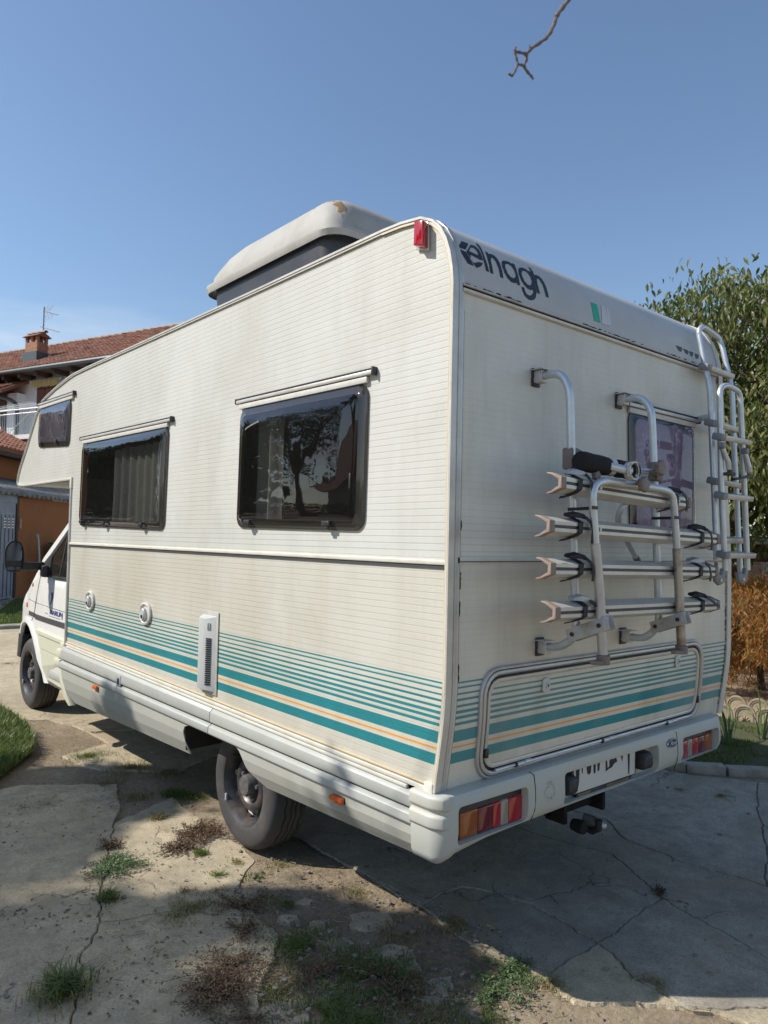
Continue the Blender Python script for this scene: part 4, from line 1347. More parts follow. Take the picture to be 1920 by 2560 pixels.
decal([[(812, 450), (832, 459), (848, 535), (846, 556), (816, 543)], [(834, 460), (848, 470), (862, 530), (862, 558), (848, 553), (846, 520)]], cf, 'flag_sticker', M['flag_white'])
cd2 = crop(1600, 800, 6.38)
for pl_ in [[(572, 405), (665, 440), (668, 470), (660, 500), (645, 508), (618, 490), (590, 450)], [(680, 455), (765, 488), (768, 530), (760, 548), (745, 548), (718, 520)], [(780, 495), (842, 518), (843, 560), (836, 580), (822, 583), (800, 572)], [(870, 534), (930, 552), (932, 595), (925, 617), (905, 620), (888, 610)], [(962, 570), (985, 580), (988, 610)]]:
    decal([pl_], cd2, 'worn_letter', M['logo'])
# pale patch left by an old sticker beside them
# --- black roof box with weathered lid
def loft(rings, name, mat, par, close_top=True, close_bot=False):
    b = MB(); n = len(rings[0])
    for r_ in rings: b.v += [tuple(p) for p in r_]
    for k in range(len(rings) - 1):
        for q in range(n): b.f.append((k * n + q, k * n + (q + 1) % n, (k + 1) * n + (q + 1) % n, (k + 1) * n + q))
    if close_top: b.f.append(tuple((len(rings) - 1) * n + q for q in range(n)))
    if close_bot: b.f.append(tuple(range(n))[::-1])
    return b.build(name, mat, par, smooth=True)
def rloop(x0, y0, x1, y1, r, z, zf=None, n=6):
    return [Vector((a, c, z if zf is None else zf(a, c, z))) for a, c in rrect(x0, y0, x1, y1, r, n)]
bx = loft([rloop(0.300, 1.230, 1.550, 2.490, 0.096, 2.96), rloop(0.285, 1.215, 1.565, 2.530, 0.096, 3.31)], 'roof_box', M['popbase'], mh)
loft([rloop(0.262, 1.145, 1.600, 2.610, 0.12, 3.272), rloop(0.250, 1.132, 1.610, 2.625, 0.128, 3.302), rloop(0.254, 1.136, 1.610, 2.620, 0.128, 3.322), rloop(0.280, 1.165, 1.585, 2.585, 0.12, 3.33), rloop(0.284, 1.172, 1.580, 2.575, 0.12, 3.372),
      rloop(0.300, 1.190, 1.560, 2.530, 0.12, 3.415), rloop(0.320, 1.215, 1.540, 2.440, 0.12, 3.47), rloop(0.350, 1.250, 1.500, 2.310, 0.112, 3.513), rloop(0.400, 1.310, 1.440, 2.150, 0.104, 3.532), rloop(0.600, 1.510, 1.250, 1.870, 0.08, 3.54)], 'box_lid', M['poplid'], bx)
for y in (1.31, 2.20):
    b = MB().box((.285, y - .02, 3.055 - .02), (.302, y + .02, 3.075)); b.build('box_bolt', M['white_plastic'], bx, bevel=.004)
for y in (1.26, 2.27):
    b = MB().tube([(.03, y - .016, 2.975), (.05, y - .013, 2.998), (.05, y, 3.004), (.05, y + .013, 2.998), (.03, y + .016, 2.975)], .006, 8)
    b.build('roof_clip', M['white_plastic'], mh, smooth=True)

# ================================================================== bicycle rack on the back wall
c5 = crop(1280, 900, 2.592)
def smooth_path(pts, sub=6):
    """Catmull-Rom through pts"""
    pts = [Vector(p) for p in pts]; out = []
    for i in range(len(pts) - 1):
        p0 = pts[max(i - 1, 0)]; p1 = pts[i]; p2 = pts[i + 1]; p3 = pts[min(i + 2, len(pts) - 1)]
        for k in range(sub):
            t = k / sub
            out.append(.5 * ((2 * p1) + (p2 - p0) * t + (2 * p0 - 5 * p1 + 4 * p2 - p3) * t * t + (3 * p1 - p0 - 3 * p2 + p3) * t ** 3))
    out.append(pts[-1]); return out
def main_tube_pts(lst, xa, xb, za=2.36, zb=1.25):
    out = []
    for q in lst:
        x = xa
        for _ in range(3):
            p = P(*c5(*q), x=x); x = lerp(xa, xb, (za - p.z) / (za - zb))
        out.append(p)
    return out
TL_ = main_tube_pts([(160, 115), (215, 100), (280, 90), (330, 112), (360, 165), (374, 230), (380, 400), (390, 900), (402, 1350), (413, 1620), (418, 1700), (405, 1775), (360, 1830), (290, 1858), (190, 1858)], .480, .530)
TR_ = main_tube_pts([(705, 262), (760, 250), (820, 248), (870, 278), (898, 330), (908, 400), (918, 650), (930, 950), (938, 1250), (946, 1500), (952, 1640), (940, 1720), (895, 1775), (840, 1800), (745, 1790)], 1.095, 1.150)
rack = MB().tube(smooth_path(TL_), .0168, 16).build('bicycle_rack', M['alu'], mh, smooth=True)
rack['label'] = 'folded aluminium bicycle rack with four channels'
MB().tube(smooth_path(TR_), .0168, 16).build('upright', M['alu'], rack, smooth=True)
# brackets on the wall
def wall_bracket(x, z, top=True):
    y = prof(z)
    b = MB().box((x - .026, y - .010, z - .038), (x + .026, y - .0005, z + .038))
    k = b.build('wall_bracket', M['black'], rack, bevel=.004)
    b = MB().box((x - .020, y - .050, z - .026), (x + .020, y - .008, z + .026))
    b.build('bracket_clamp', M['alu_matt'], k, bevel=.004)
    MB().box((x - .032, y - .062, z + .026), (x + .030, y - .004, z + .030)).build('bracket_plate', M['alu_matt'], k)
    for dz in (-.013, .013):
        MB().tube([(x - .022, y - .028 - dz, z + dz), (x - .0165, y - .028 - dz, z + dz)], .0055, 8).build('bracket_bolt', M['chrome'], k)
wall_bracket(TL_[0].x - .0, TL_[0].z); wall_bracket(TR_[0].x, TR_[0].z); wall_bracket(TL_[-1].x, TL_[-1].z); wall_bracket(TR_[-1].x, TR_[-1].z)
# folded U-frame in front of the channels
YU = -.302
U = [P(*c5(*q), y=YU) for q in ((590, 1935), (567, 1500), (540, 1190), (528, 1000), (523, 900), (530, 840), (548, 805), (590, 787), (650, 790), (780, 808), (900, 826), (960, 836), (1010, 852), (1040, 888), (1048, 940), (1055, 1020), (1068, 1220), (1082, 1500), (1098, 1870))]
MB().tube(smooth_path(U[2:-2]), .0155, 14).build('folding_frame', M['alu'], rack, smooth=True)
lowL = [U[2], U[1], U[0]]; lowR = [U[-3], U[-2], U[-1]]
MB().tube(lowL, .0190, 16).build('frame_leg', M['alu_matt'], rack, smooth=True)
o = MB().tube(lowR, .0190, 16).build('frame_leg', M['steel_rust'], rack, smooth=True); o['label'] = 'rusty lower leg of the folding frame'
for (q, dx) in ((U[0], -1), (U[-1], -1)):
    z0 = q.z
    ft = MB().lathe([(0, -.022), (.026, -.022), (.026, .012), (.020, .016), (0, .016)], (q.x, YU, z0), 'z', 16).build('plastic_foot', M['knob'], rack, smooth=True)
    MB().prism([(q.x - .024, YU - .022, z0 - .022), (q.x - .075, YU - .016, z0 - .016), (q.x - .080, YU + .006, z0 - .016), (q.x - .024, YU + .022, z0 - .022)], (0, 0, .016)).build('foot_lug', M['knob'], ft, bevel=.004)
# link plates between uprights and folding frame
for (a, b_, ub) in (((385, 1780), (592, 1712), U[0]), ((925, 1728), (1098, 1675), U[-1])):
    A = P(*c5(*b_), y=YU - .021); 
    up_x = TL_[9].x if ub is U[0] else TR_[9].x
    Bp = P(*c5(*a), x=up_x - .022)
    A = Vector((A.x, A.y, A.z))
    d = (A - Bp); side = Vector((-1, 0, 0))
    for off in ((-.001), ):
        pl_ = MB().obox(Bp - d.normalized() * .022, A + d.normalized() * .022, Vector((0, 0, 1)), .005, .052)
        lp = pl_.build('link_plate', M['plate_paint'], rack, bevel=.002)
    pl2 = MB().obox(Bp + Vector((.048, 0, 0)) - d.normalized() * .02, A + Vector((.040, 0, 0)) + d.normalized() * .022, Vector((0, 0, 1)), .005, .052).build('link_plate', M['plate_paint'], rack, bevel=.002)
    MB().box((A.x - .004, A.y - .004, A.z - .028), (A.x + .044, A.y + .004, A.z + .028)).build('plate_wrap', M['plate_paint'], rack, bevel=.003)
    nrm = d.normalized().cross(Vector((0, 0, 1))).normalized()
    if nrm.y > 0: nrm = -nrm
    if nrm.x > 0: nrm = -nrm
    for p_ in (A - d.normalized() * .018, Bp + d.normalized() * .006):
        MB().tube([p_, p_ + nrm * .009], .0085, 8).build('plate_bolt', M['rust'], lp)
# four wheel channels
YC = -.282
chans = [((338, 793), (1148, 925)), ((262, 1075), (1335, 1160)), ((270, 1353), (1325, 1372)), ((300, 1640), (1335, 1588))]
def chan_sec(o, ex, z_up=1):
    """outline in (y away from the wall negative, z): open side to the wall"""
    return [(YC, -.019), (YC, -.006), (YC + .006, -.006), (YC + .006, .006), (YC, .006), (YC, .019), (YC + .018, .026), (YC + .050, .037), (YC + .062, .037),
            (YC + .062, .033), (YC + .050, .033), (YC + .020, .022), (YC + .010, .015), (YC + .010, -.015), (YC + .020, -.022), (YC + .050, -.033), (YC + .062, -.033), (YC + .062, -.037), (YC + .050, -.037), (YC + .018, -.026)]
def sweep(sec, A, B, name, mat, par, bevel=0):
    m_ = len(sec)
    b = MB(); b.v = [(A.x, y, A.z + z) for y, z in sec] + [(B.x, y, B.z + z) for y, z in sec]
    b.f = [(k, (k + 1) % m_, m_ + (k + 1) % m_, m_ + k) for k in range(m_)] + [tuple(range(m_))[::-1], tuple(range(m_, 2 * m_))]
    return b.build(name, mat, par, bevel=bevel)
CH = []
for i, (a, b_) in enumerate(chans):
    A = P(*c5(*a), y=YC); B = P(*c5(*b_), y=YC)
    CH.append((A, B))
    ch = sweep(chan_sec(0, 0), A, B, 'wheel_channel', M['alu_white'], rack)
    MB().obox(Vector((A.x + .01, YC + .0045, A.z)), Vector((B.x - .01, YC + .0035, B.z)), (0, 0, 1), .002, .011).build('channel_slot', M['rib_grey'], ch)
    # moulded end pieces with two prongs, pointing to the wall
    cap_sec = [(YC - .003, -.021), (YC - .003, .021), (YC + .020, .028), (YC + .042, .038), (YC + .064, .041), (YC + .066, .036), (YC + .044, .030), (YC + .022, .017), (YC + .012, .013), (YC + .012, -.013), (YC + .022, -.017), (YC + .044, -.030), (YC + .066, -.036), (YC + .064, -.041), (YC + .042, -.038), (YC + .020, -.028)]
    sweep(cap_sec, A - Vector((.020, 0, 0)), A + Vector((.012, 0, 0)), 'channel_end', M['endcap'], ch, bevel=.002)
    sweep(cap_sec, B - Vector((.010, 0, 0)), B + Vector((.018, 0, 0)), 'channel_end', M['endcap'] if i == 3 else M['knob'], ch, bevel=.002)
    for t in (.13 if i else .10, .875):
        x = lerp(A.x, B.x, t); z = lerp(A.z, B.z, t)
        loop = [(YC - .004, -.018), (YC - .004, .020), (YC + .016, .030), (YC + .050, .043), (YC + .066, .045)]
        b = MB()
        pth = [Vector((x + .004 * k, yy, z + zz)) for k, (yy, zz) in enumerate(loop)]
        for k in range(len(pth) - 1): b.obox(pth[k], pth[k + 1], Vector((0, -.3, 1)) if k else Vector((0, 1, 0)), .026, .0035)
        st = b.build('wheel_strap', M['strap'], ch)
        pth = [Vector((x - .004, YC - .004, z - .017)), Vector((x - .002, YC + .016, z - .030)), Vector((x - .010, YC + .050, z - .042)), Vector((x - .03, YC + .066, z - .047))]
        b = MB()
        for k in range(3): b.obox(pth[k], pth[k + 1], Vector((0, .3, 1)), .026, .0035)
        b.build('strap_end', M['strap'], st)
        # buckle
        b = MB().prism([(x - .035, YC + .030, z + .040), (x + .020, YC + .006, z + .037), (x + .040, YC - .010, z + .030), (x + .030, YC - .006, z + .052), (x + .005, YC + .012, z + .060), (x - .022, YC + .034, z + .052)], (.004, .026, .006))
        b.build('strap_buckle', M['strap'] if (i + (t > .5)) % 3 else M['alu_matt'], st, bevel=.004)
        # loose strap tail
        tail = [Vector((x + .022, YC - .012, z + .040)), Vector((x + .045, YC - .020, z + .020)), Vector((x + .055, YC - .022, z - .010)), Vector((x + .052, YC - .020, z - .045 - .012 * (i % 2)))]
        if i == 3: tail = [Vector((x + .022, YC - .010, z + .040)), Vector((x + .06, YC - .016, z + .022)), Vector((x + .10, YC - .02, z + .004)), Vector((x + .13, YC - .02, z - .006))]
        tp = smooth_path(tail, 4); b = MB()
        for k in range(len(tp) - 1): b.obox(tp[k], tp[k + 1], Vector((0, -1, .2)), .014, .003)
        b.build('strap_tail', M['strap'], st)
    for xb in (U[1].x, U[-2].x):
        xx = xb + .022
        zz = lerp(A.z, B.z, (xx - A.x) / (B.x - A.x))
        MB().lathe([(0, -.008), (.007, -.008), (.008, 0)], (xx, YC - .001, zz), 'y', 8).build('channel_bolt', M['alu_matt'], ch)
# thin ties between uprights and the folding frame
for (uu, tt, q0, q1) in ((U[3], TL_, (362, 968), (552, 958)), (U[-5], TR_, (905, 1026), (1080, 1022))):
    p0 = P(*c5(*q0), x=lerp(tt[6].x, tt[8].x, .6) - .017); p1 = P(*c5(*q1), y=YU - .017)
    pb = MB().obox(p0, p1, Vector((0, 0, 1)), .003, .012); pb.obox(Vector((p1.x - .034, YU - .017, p1.z)), Vector((p1.x + .002, YU - .017, p1.z)), (0, 0, 1), .003, .012)
    pb.build('tie_strap', M['strap'], rack)
# holding arms: cross bar between the uprights with foam sleeves, hooks and knobs
zc = 1.985
XL, XR = TL_[7].x - .0, TR_[6].x
YB = -.262
def clamp(x, y, z, s=1):
    b = MB().box((x - .026, y - .024, z - .043), (x + .026, y + .024, z + .043))
    k = b.build('arm_clamp', M['knob'], rack, bevel=.007)
    b = MB().prism([(x + .02 * s, y - .026, z - .022), (x + .07 * s, y - .045, z - .020), (x + .078 * s, y - .045, z), (x + .065 * s, y - .042, z + .018), (x + .026 * s, y - .026, z + .040)], (0, .030, 0))
    b.build('clamp_jaw', M['knob'], k, bevel=.005)
    for dx, dz in ((.040, -.006), (.064, -.002)):
        MB().lathe([(0, -.006), (.006, -.006), (.007, 0)], (x + dx * s, y - .040 - dx * .12, z + dz), 'y', 10).build('clamp_rivet', M['chrome'], k)
    return k
pL = P(*c5(380, 640), x=XL); pR = P(*c5(930, 725), x=XR)
clamp(pL.x, pL.y, pL.z); clamp(pR.x, pR.y, pR.z, -1)
a0 = Vector((pL.x + .055, pL.y - .030, pL.z - .010)); 
bar1 = P(*c5(640, 690), y=-.30); bar2 = P(*c5(770, 720), y=-.34); bar3 = P(*c5(905, 725), y=-.27)
MB().tube([a0, P(*c5(600, 690), y=-.27), bar1, bar2], .0165, 12).build('holding_arm', M['alu'], rack, smooth=True)
MB().tube([P(*c5(690, 705), y=-.235), P(*c5(800, 712), y=-.245), bar3, Vector((pR.x - .02, pR.y - .02, pR.z))], .0125, 12).build('holding_arm', M['alu'], rack, smooth=True)
def foam(p, q, r, nm='foam_sleeve'):
    p = Vector(p); q = Vector(q); pts = [p.lerp(q, k / 6) for k in range(7)]
    MB().tube(pts, [r * .93, r * 1.02, r, r * .97, r * 1.01, r, r * .94], 18).build(nm, M['foam'], rack, smooth=True)
foam(P(*c5(436, 652), y=-.262), P(*c5(606, 690), y=-.272), .0385)
foam(P(*c5(664, 700), y=-.225), P(*c5(790, 722), y=-.235), .037)
# white hooks
def hook(c, r, w, ax):
    pts = [c + Vector((math.cos(a), 0, math.sin(a))) * r for a in [PI * .35 + k * PI * 1.5 / 14 for k in range(15)]]
    b = MB()
    for k in range(14): b.obox(pts[k], pts[k + 1], Vector((0, 0, 1)) if abs((pts[k + 1] - pts[k]).z) < abs((pts[k + 1] - pts[k]).x) else Vector((1, 0, 0)), w if abs((pts[k + 1] - pts[k]).z) < abs((pts[k + 1] - pts[k]).x) else .006, .006 if abs((pts[k + 1] - pts[k]).z) < abs((pts[k + 1] - pts[k]).x) else w)
    return b.build('hook', M['white_plastic'], rack)
hk = P(*c5(785, 718), y=-.345)
hook(hk, .034, .020, 'y'); 
MB().lathe([(.031, -.006), (.036, -.006), (.036, .022), (.031, .022)], hk, 'y', 20).build('hook_band', M['alu_matt'], rack, smooth=True)
MB().lathe([(0, .006), (.031, .006), (.032, .03), (.0, .03)], hk, 'y', 18).build('hook_pad', M['foam'], rack, smooth=True)
fb = P(*c5(625, 690), y=-.275)
MB().tube([fb - Vector((.010, 0, 0)), fb + Vector((.014, -.003, -.002))], .037, 16).build('sleeve_collar', M['white_plastic'], rack, smooth=True)
def knob(c, r, n=5):
    ps = []
    for k in range(n * 4):
        a = 2 * PI * k / (n * 4); rr_ = r * (1.0 if k % 4 < 2 else .80)
        ps.append((c.x + math.cos(a) * rr_, c.y, c.z + math.sin(a) * rr_))
    MB().prism(ps, (0, -.022, 0)).build('knob', M['knob'], rack, bevel=.003)
knob(P(*c5(838, 808), y=-.345), .033); knob(P(*c5(945, 700), y=-.32), .034); knob(P(*c5(530, 750), y=-.27), .020)
MB().tube([P(*c5(815, 790), y=-.32), P(*c5(838, 808), y=-.335)], .012, 10).build('knob_stem', M['endcap'], rack, smooth=True)
MB().tube([P(*c5(905, 730), y=-.28), P(*c5(940, 715), y=-.315)], .014, 10).build('knob_stem', M['endcap'], rack, smooth=True)
# bent spare arm leaning against the wall behind the channels
sp = [P(*c5(*q), y=yy) for q, yy in (((752, 920), -.20), ((718, 950), -.19), ((692, 1000), -.17), ((690, 1050), -.155), ((715, 1120), -.14), ((760, 1200), -.12), ((800, 1275), -.10))]
MB().tube(smooth_path(sp), .0125, 12).build('spare_arm', M['alu'], rack, smooth=True)
MB().tube([sp[-1], P(*c5(815, 1302), y=-.095)], .0145, 12).build('arm_tip', M['knob'], rack, smooth=True)

# ================================================================== ladder
c6 = crop(1700, 780, 3.35)
XA, XB = 1.800, 2.070
LA = [P(*c6(*q), x=XA) for q in ((303, 2080), (300, 1900), (285, 1500), (265, 1050), (252, 700), (240, 590), (222, 510), (205, 430), (180, 290), (162, 200), (160, 165))]
LB = [P(*c6(*q), x=XB) for q in ((508, 2180), (492, 1950), (475, 1550), (450, 1080), (438, 700), (425, 610), (410, 530), (385, 430), (358, 310), (338, 250))]
topA = P(*c6(185, 125), x=XA + .03); topB = P(*c6(290, 190), x=XB - .05); topC = P(*c6(322, 218), x=XB - .015)
pth = [P(*c6(303, 2080), x=XA)] + LA[1:] + [P(*c6(170, 138), x=XA + .012), P(*c6(195, 128), x=XA + .045), P(*c6(240, 155), x=XA + .12), topB, topC] + LB[::-1]
lad = MB().tube(smooth_path(pth, 5), .0142, 14).build('ladder', M['alu'], mh, smooth=True)
lad['label'] = 'aluminium access ladder with folded lower half'
def rung(a, b, name='rung', cap_end=True, w=.046, h=.027):
    up = Vector((0, -.25, 1))
    r_ = MB().obox(a, b, up, w, h).build(name, M['alu_matt'], lad, bevel=.004)
    d = (b - a).normalized()
    MB().obox(a - d * .028, a + d * .024, up, w + .010, h + .008).build('rung_end', M['hubgrey'], r_, bevel=.008)
    return r_
M['hubgrey'] = pm('grey_plastic', (.22, .23, .23), .5, var=.1, vs=20, dirt=(.35, .34, .32), dirt_s=18, dirt_amt=.4)
for (a, b_) in (((207, 462), (440, 537)), ((255, 930), (488, 985)), ((275, 1415), (508, 1450)), ((320, 1908), (525, 1912))):
    ya = P(*c6(*a), x=XA); yb = P(*c6(*b_), x=XB + .02)
    rung(ya + Vector((0, -.004, 0)), Vector((XB + .02, ya.y - .004, yb.z)))
YL = -.205
FA = [P(*c6(*q), y=YL) for q in ((378, 2165), (365, 1900), (345, 1450), (337, 1000), (333, 760), (332, 690), (342, 645), (365, 620), (400, 618), (450, 640), (485, 665), (502, 710), (508, 790), (517, 1000), (540, 1500), (565, 2160))]
MB().tube(smooth_path(FA, 5), .0142, 14).build('folding_section', M['alu'], lad, smooth=True)
for (a, b_) in (((330, 1045), (563, 1092)), ((345, 1537), (583, 1562)), ((362, 2033), (603, 2035))):
    A = P(*c6(*a), y=YL); B = P(*c6(*b_), y=YL)
    rung(A, B)
# hinges at the foot
for (q, e) in ((FA[0], LA[0]), (FA[-1], LB[0])):
    hz = P(*c6(340, 2240), y=YL) if q is FA[0] else P(*c6(530, 2245), y=YL)
    b = MB().prism([(q.x - .075, YL + .012, q.z - .012), (q.x - .065, YL + .012, q.z - .055), (q.x - .03, YL + .010, q.z - .075), (q.x + .010, YL + .006, q.z - .060), (q.x + .017, YL, q.z - .020), (q.x + .017, YL, q.z + .01), (q.x - .017, YL, q.z + .01), (q.x - .03, YL, q.z - .025), (q.x - .05, YL + .01, q.z - .012)], (0, .020, 0))
    h_ = b.build('hinge', M['hubgrey'], lad, bevel=.004)
    MB().lathe([(0, -.006), (.010, -.006), (.012, 0)], (q.x - .030, YL + .008, q.z - .048), 'y', 12).build('hinge_bolt', M['alu_matt'], h_)
    MB().tube([(q.x - .04, YL + .02, q.z - .05), (e.x, e.y, q.z - .03), (e.x, e.y, q.z + .04)], .009, 8).build('hinge_link', M['hubgrey'], h_)
# stays to the wall
for q, x_ in (((120, 905), XA), ((170, 1962), XA)):
    wpt = P(*c6(*q), y=0.0)
    stl = P(*c6(250, q[1] - 10), x=XA)
    k = MB().obox(Vector((wpt.x, -.002, wpt.z)), Vector((XA, LA[3].y, wpt.z + .006)), (0, 0, 1), .005, .032).build('stay', M['alu'], lad, bevel=.001)
    MB().tube([(XA, LA[3].y, wpt.z - .020), (XA, LA[3].y, wpt.z + .026)], .018, 12).build('stay_clamp', M['alu'], k, smooth=True)
    MB().lathe([(0, -.006), (.008, -.006), (.009, 0)], ((wpt.x + XA) / 2, -.06, wpt.z), 'y', 10).build('stay_bolt', M['alu_matt'], k)
for z_ in (2.25,):
    MB().tube([(XB, LB[3].y, z_ - .02), (XB, LB[3].y, z_ + .03)], .018, 12).build('stay_clamp', M['alu'], lad, smooth=True)
# two swivel feet hanging from the folded section
def swivel(a, b_, e):
    A = P(*c6(*a), y=YL - .02); B = P(*c6(*b_), y=YL - .03); E_ = P(*c6(*e), y=YL - .03)
    s = MB().tube([A, B], .0125, 12).build('ladder_foot', M['alu'], lad, smooth=True)
    MB().lathe([(0, -.018), (.015, -.018), (.018, 0), (.015, .012), (0, .012)], A, 'y', 14).build('foot_pivot', M['hubgrey'], s, smooth=True)
    MB().tube([B, B.lerp(E_, .6)], [.0135, .012], 12).build('foot_sleeve', M['white_plastic'], s, smooth=True)
    return s, E_
s1, e1_ = swivel((345, 1120), (405, 1260), (415, 1360))
MB().box((e1_.x - .030, e1_.y - .02, e1_.z - .006), (e1_.x + .026, e1_.y + .02, e1_.z + .010)).build('foot_pad', M['rubber'], s1, bevel=.004)
s2, e2_ = swivel((540, 1165), (580, 1300), (590, 1365))
MB().obox(P(*c6(445, 1403), y=YL - .02), P(*c6(610, 1370), y=YL - .03), (0, 0, 1), .02, .012).build('rubber_bar', M['black'], s2, bevel=.003)

# ================================================================== cab
def xs_(y):
    pts = [(4.2, .055), (5.0, .055), (5.35, .062), (5.6, .078), (5.8, .098), (5.95, .118), (6.1, .145), (6.25, .195), (6.38, .30), (6.47, .50), (6.52, .9)]
    for i in range(len(pts) - 1):
        if y <= pts[i + 1][0]: return lerp(pts[i][1], pts[i + 1][1], (y - pts[i][0]) / (pts[i + 1][0] - pts[i][0]))
    return .9
top = [(4.2, 1.292), (4.62, 1.283), (4.80, 1.278), (5.03, 1.284), (5.26, 1.425), (5.34, 1.395), (5.5, 1.30), (5.62, 1.205), (5.75, 1.125), (5.9, 1.065), (6.02, 1.00), (6.12, .93), (6.22, .86), (6.32, .80), (6.40, .74), (6.44, .66)]
archp = [(6.02, .665), (5.985, .70), (5.93, .755), (5.84, .795), (5.72, .812), (5.62, .805), (5.53, .785), (5.455, .748), (5.36, .695), (5.28, .625), (5.20, .54), (5.11, .44), (5.025, .362)]
outl = [(4.2, .36)] + top + [(6.44, .50), (6.10, .50), (6.06, .60)] + archp
vs, fs = fill(outl, (), [(0, [4.3 + .1 * k for k in range(23)]), (1, [.5, .65, .8, .95, 1.1, 1.2])])
def cabx(y, z):
    return xs_(y) + max(0, z - .95) ** 2 * .22 + (.02 if z < .5 else 0)
cs = MB().add([(cabx(y, z), y, z) for y, z in vs], fs).build('cab_side', M['cab'], mh, smooth=True)
cs.modifiers.new('t', 'SOLIDIFY').thickness = .012
# bonnet and front closing surface, both sides
b = MB(); prof_c = [q for q in top if q[0] >= 5.2] + [(6.44, .50)]
for (y, z) in prof_c:
    x0 = cabx(y, z)
    for k in range(9):
        t = k / 8; x = lerp(x0, W - x0, t)
        b.v.append((x, y + .06 * math.sin(PI * t), z + .05 * math.sin(PI * t)))
for i in range(len(prof_c) - 1):
    for k in range(8): b.f.append((i * 9 + k, i * 9 + k + 1, (i + 1) * 9 + k + 1, (i + 1) * 9 + k))
b.build('bonnet', M['cab'], mh, smooth=True)
MB().add([(W - cabx(y, z), y, z) for y, z in vs], fs).build('cab_side', M['cab'], mh, smooth=True)
# wheel arch lip, liner
lipv = [(y, z) for y, z in archp]
b = MB()
for i, (y, z) in enumerate(lipv):
    cx_, cz_ = 5.62, .36
    d = Vector((y - cx_, z - cz_)).normalized()
    o_ = cabx(y, z)
    b.v += [(o_ - .002, y, z), (o_ - .020, y + d.x * .012, z + d.y * .012), (o_ - .020, y + d.x * .040, z + d.y * .040), (o_ - .001, y + d.x * .075, z + d.y * .075)]
for i in range(len(lipv) - 1):
    for k in range(3): b.f.append((i * 4 + k, i * 4 + k + 1, (i + 1) * 4 + k + 1, (i + 1) * 4 + k))
b.build('wheel_arch_lip', M['cab'], mh, smooth=True)
b = MB()
for (y, z) in archp: b.v += [(xs_(y) + .01, y, z), (.75, y, z)]
for i in range(len(archp) - 1): b.f.append((2 * i, 2 * i + 1, 2 * i + 3, 2 * i + 2))
b.build('wheel_arch_liner', M['dirtyblack'], mh)
MB().prism([(.115, 5.96, .675), (.115, 6.10, .675), (.115, 6.14, .44), (.115, 6.02, .44)], (.7, .05, 0)).build('front_bumper', M['black'], mh, bevel=.01)
MB().box((.3, 6.30, .42), (W - .3, 6.52, .70)).build('front_bumper', M['black'], mh, bevel=.03)
# door window, pillar, windscreen, mirror base
xg = lambda z: .060 + max(0, z - 1.28) * .16
def gl(pts, name, mat, off=0.0, par=None, thick=0):
    v2, f2 = fill(pts)
    b = MB().add([(xg(z) - off, y, z) for y, z in v2], f2)
    o = b.build(name, mat, par or mh)
    if thick: o.modifiers.new('t', 'SOLIDIFY').thickness = thick
    return o
ap = [(5.29, 1.415), (5.26, 1.45), (4.60, 1.875), (4.3, 2.02), (4.3, 1.98), (4.60, 1.80), (5.20, 1.41)]
gl(ap, 'windscreen_pillar', M['cab'], .002, thick=.03)
dw = gl([(4.30, 1.292), (5.03, 1.288), (5.20, 1.41), (4.60, 1.80), (4.30, 1.98)], 'door_window', M['glass_car'])
gl([(5.03, 1.284), (5.20, 1.40), (4.6, 1.80), (4.3, 1.985), (4.3, 1.95), (4.58, 1.765), (5.0, 1.475), (5.03, 1.42), (4.96, 1.29)], 'window_seal', M['black'], .004, dw)
gl([(4.300, 1.292), (5.03, 1.288), (5.03, 1.305), (4.3, 1.312)], 'window_seal', M['black'], .005, dw)
gl([(4.70, 1.30), (4.72, 1.30), (4.72, 1.70), (4.70, 1.712)], 'window_divider', M['black'], .005, dw)
gl([(4.99, 1.30), (5.05, 1.30), (5.20, 1.41), (5.04, 1.50), (5.01, 1.47)], 'mirror_base', M['black'], .008, dw, .02)
b = MB().add([(.12, 5.28, 1.42), (W - .12, 5.28, 1.42), (W - .22, 4.45, 2.05), (.22, 4.45, 2.05)], [(0, 1, 2, 3)])
b.build('windscreen', M['glass_car'], mh)
MB().box((.5, 4.5, .9), (.95, 4.62, 1.75)).build('seat_back', M['dark'], mh, bevel=.04)
MB().box((.12, 4.32, 1.0), (W - .12, 4.36, 2.05)).build('cab_rear_panel', M['interior'], mh)
# door joints, rubbing strip, crease
def cpath(pts, off=.001): return [Vector((cabx(y, z) - off, y, z)) for y, z in pts]
MB().tube(cpath([(5.325, 1.31), (5.34, 1.20), (5.37, 1.05), (5.40, .96), (5.44, .90), (5.53, .845), (5.60, .81)]), .0028, 6).build('door_joint', M['dark'], mh)
MB().tube(cpath([(5.70, 1.045), (5.40, 1.035), (4.9, 1.027), (4.35, 1.020)]), .0022, 6).build('door_crease', M['rib_grey'], mh)
for (y0, y1, za, zb_) in ((5.375, 5.63, .90, .938), (4.33, 5.362, .887, .932)):
    b = MB(); n = 6
    for k in range(n + 1):
        y = lerp(y0, y1, k / n)
        x = cabx(y, .91)
        b.v += [(x - .006, y, za), (x - .006, y, zb_)]
    for k in range(n): b.f.append((2 * k, 2 * k + 1, 2 * k + 3, 2 * k + 2))
    o = b.build('rubbing_strip', M['rib_grey'], mh); o.modifiers.new('t', 'SOLIDIFY').thickness = .008
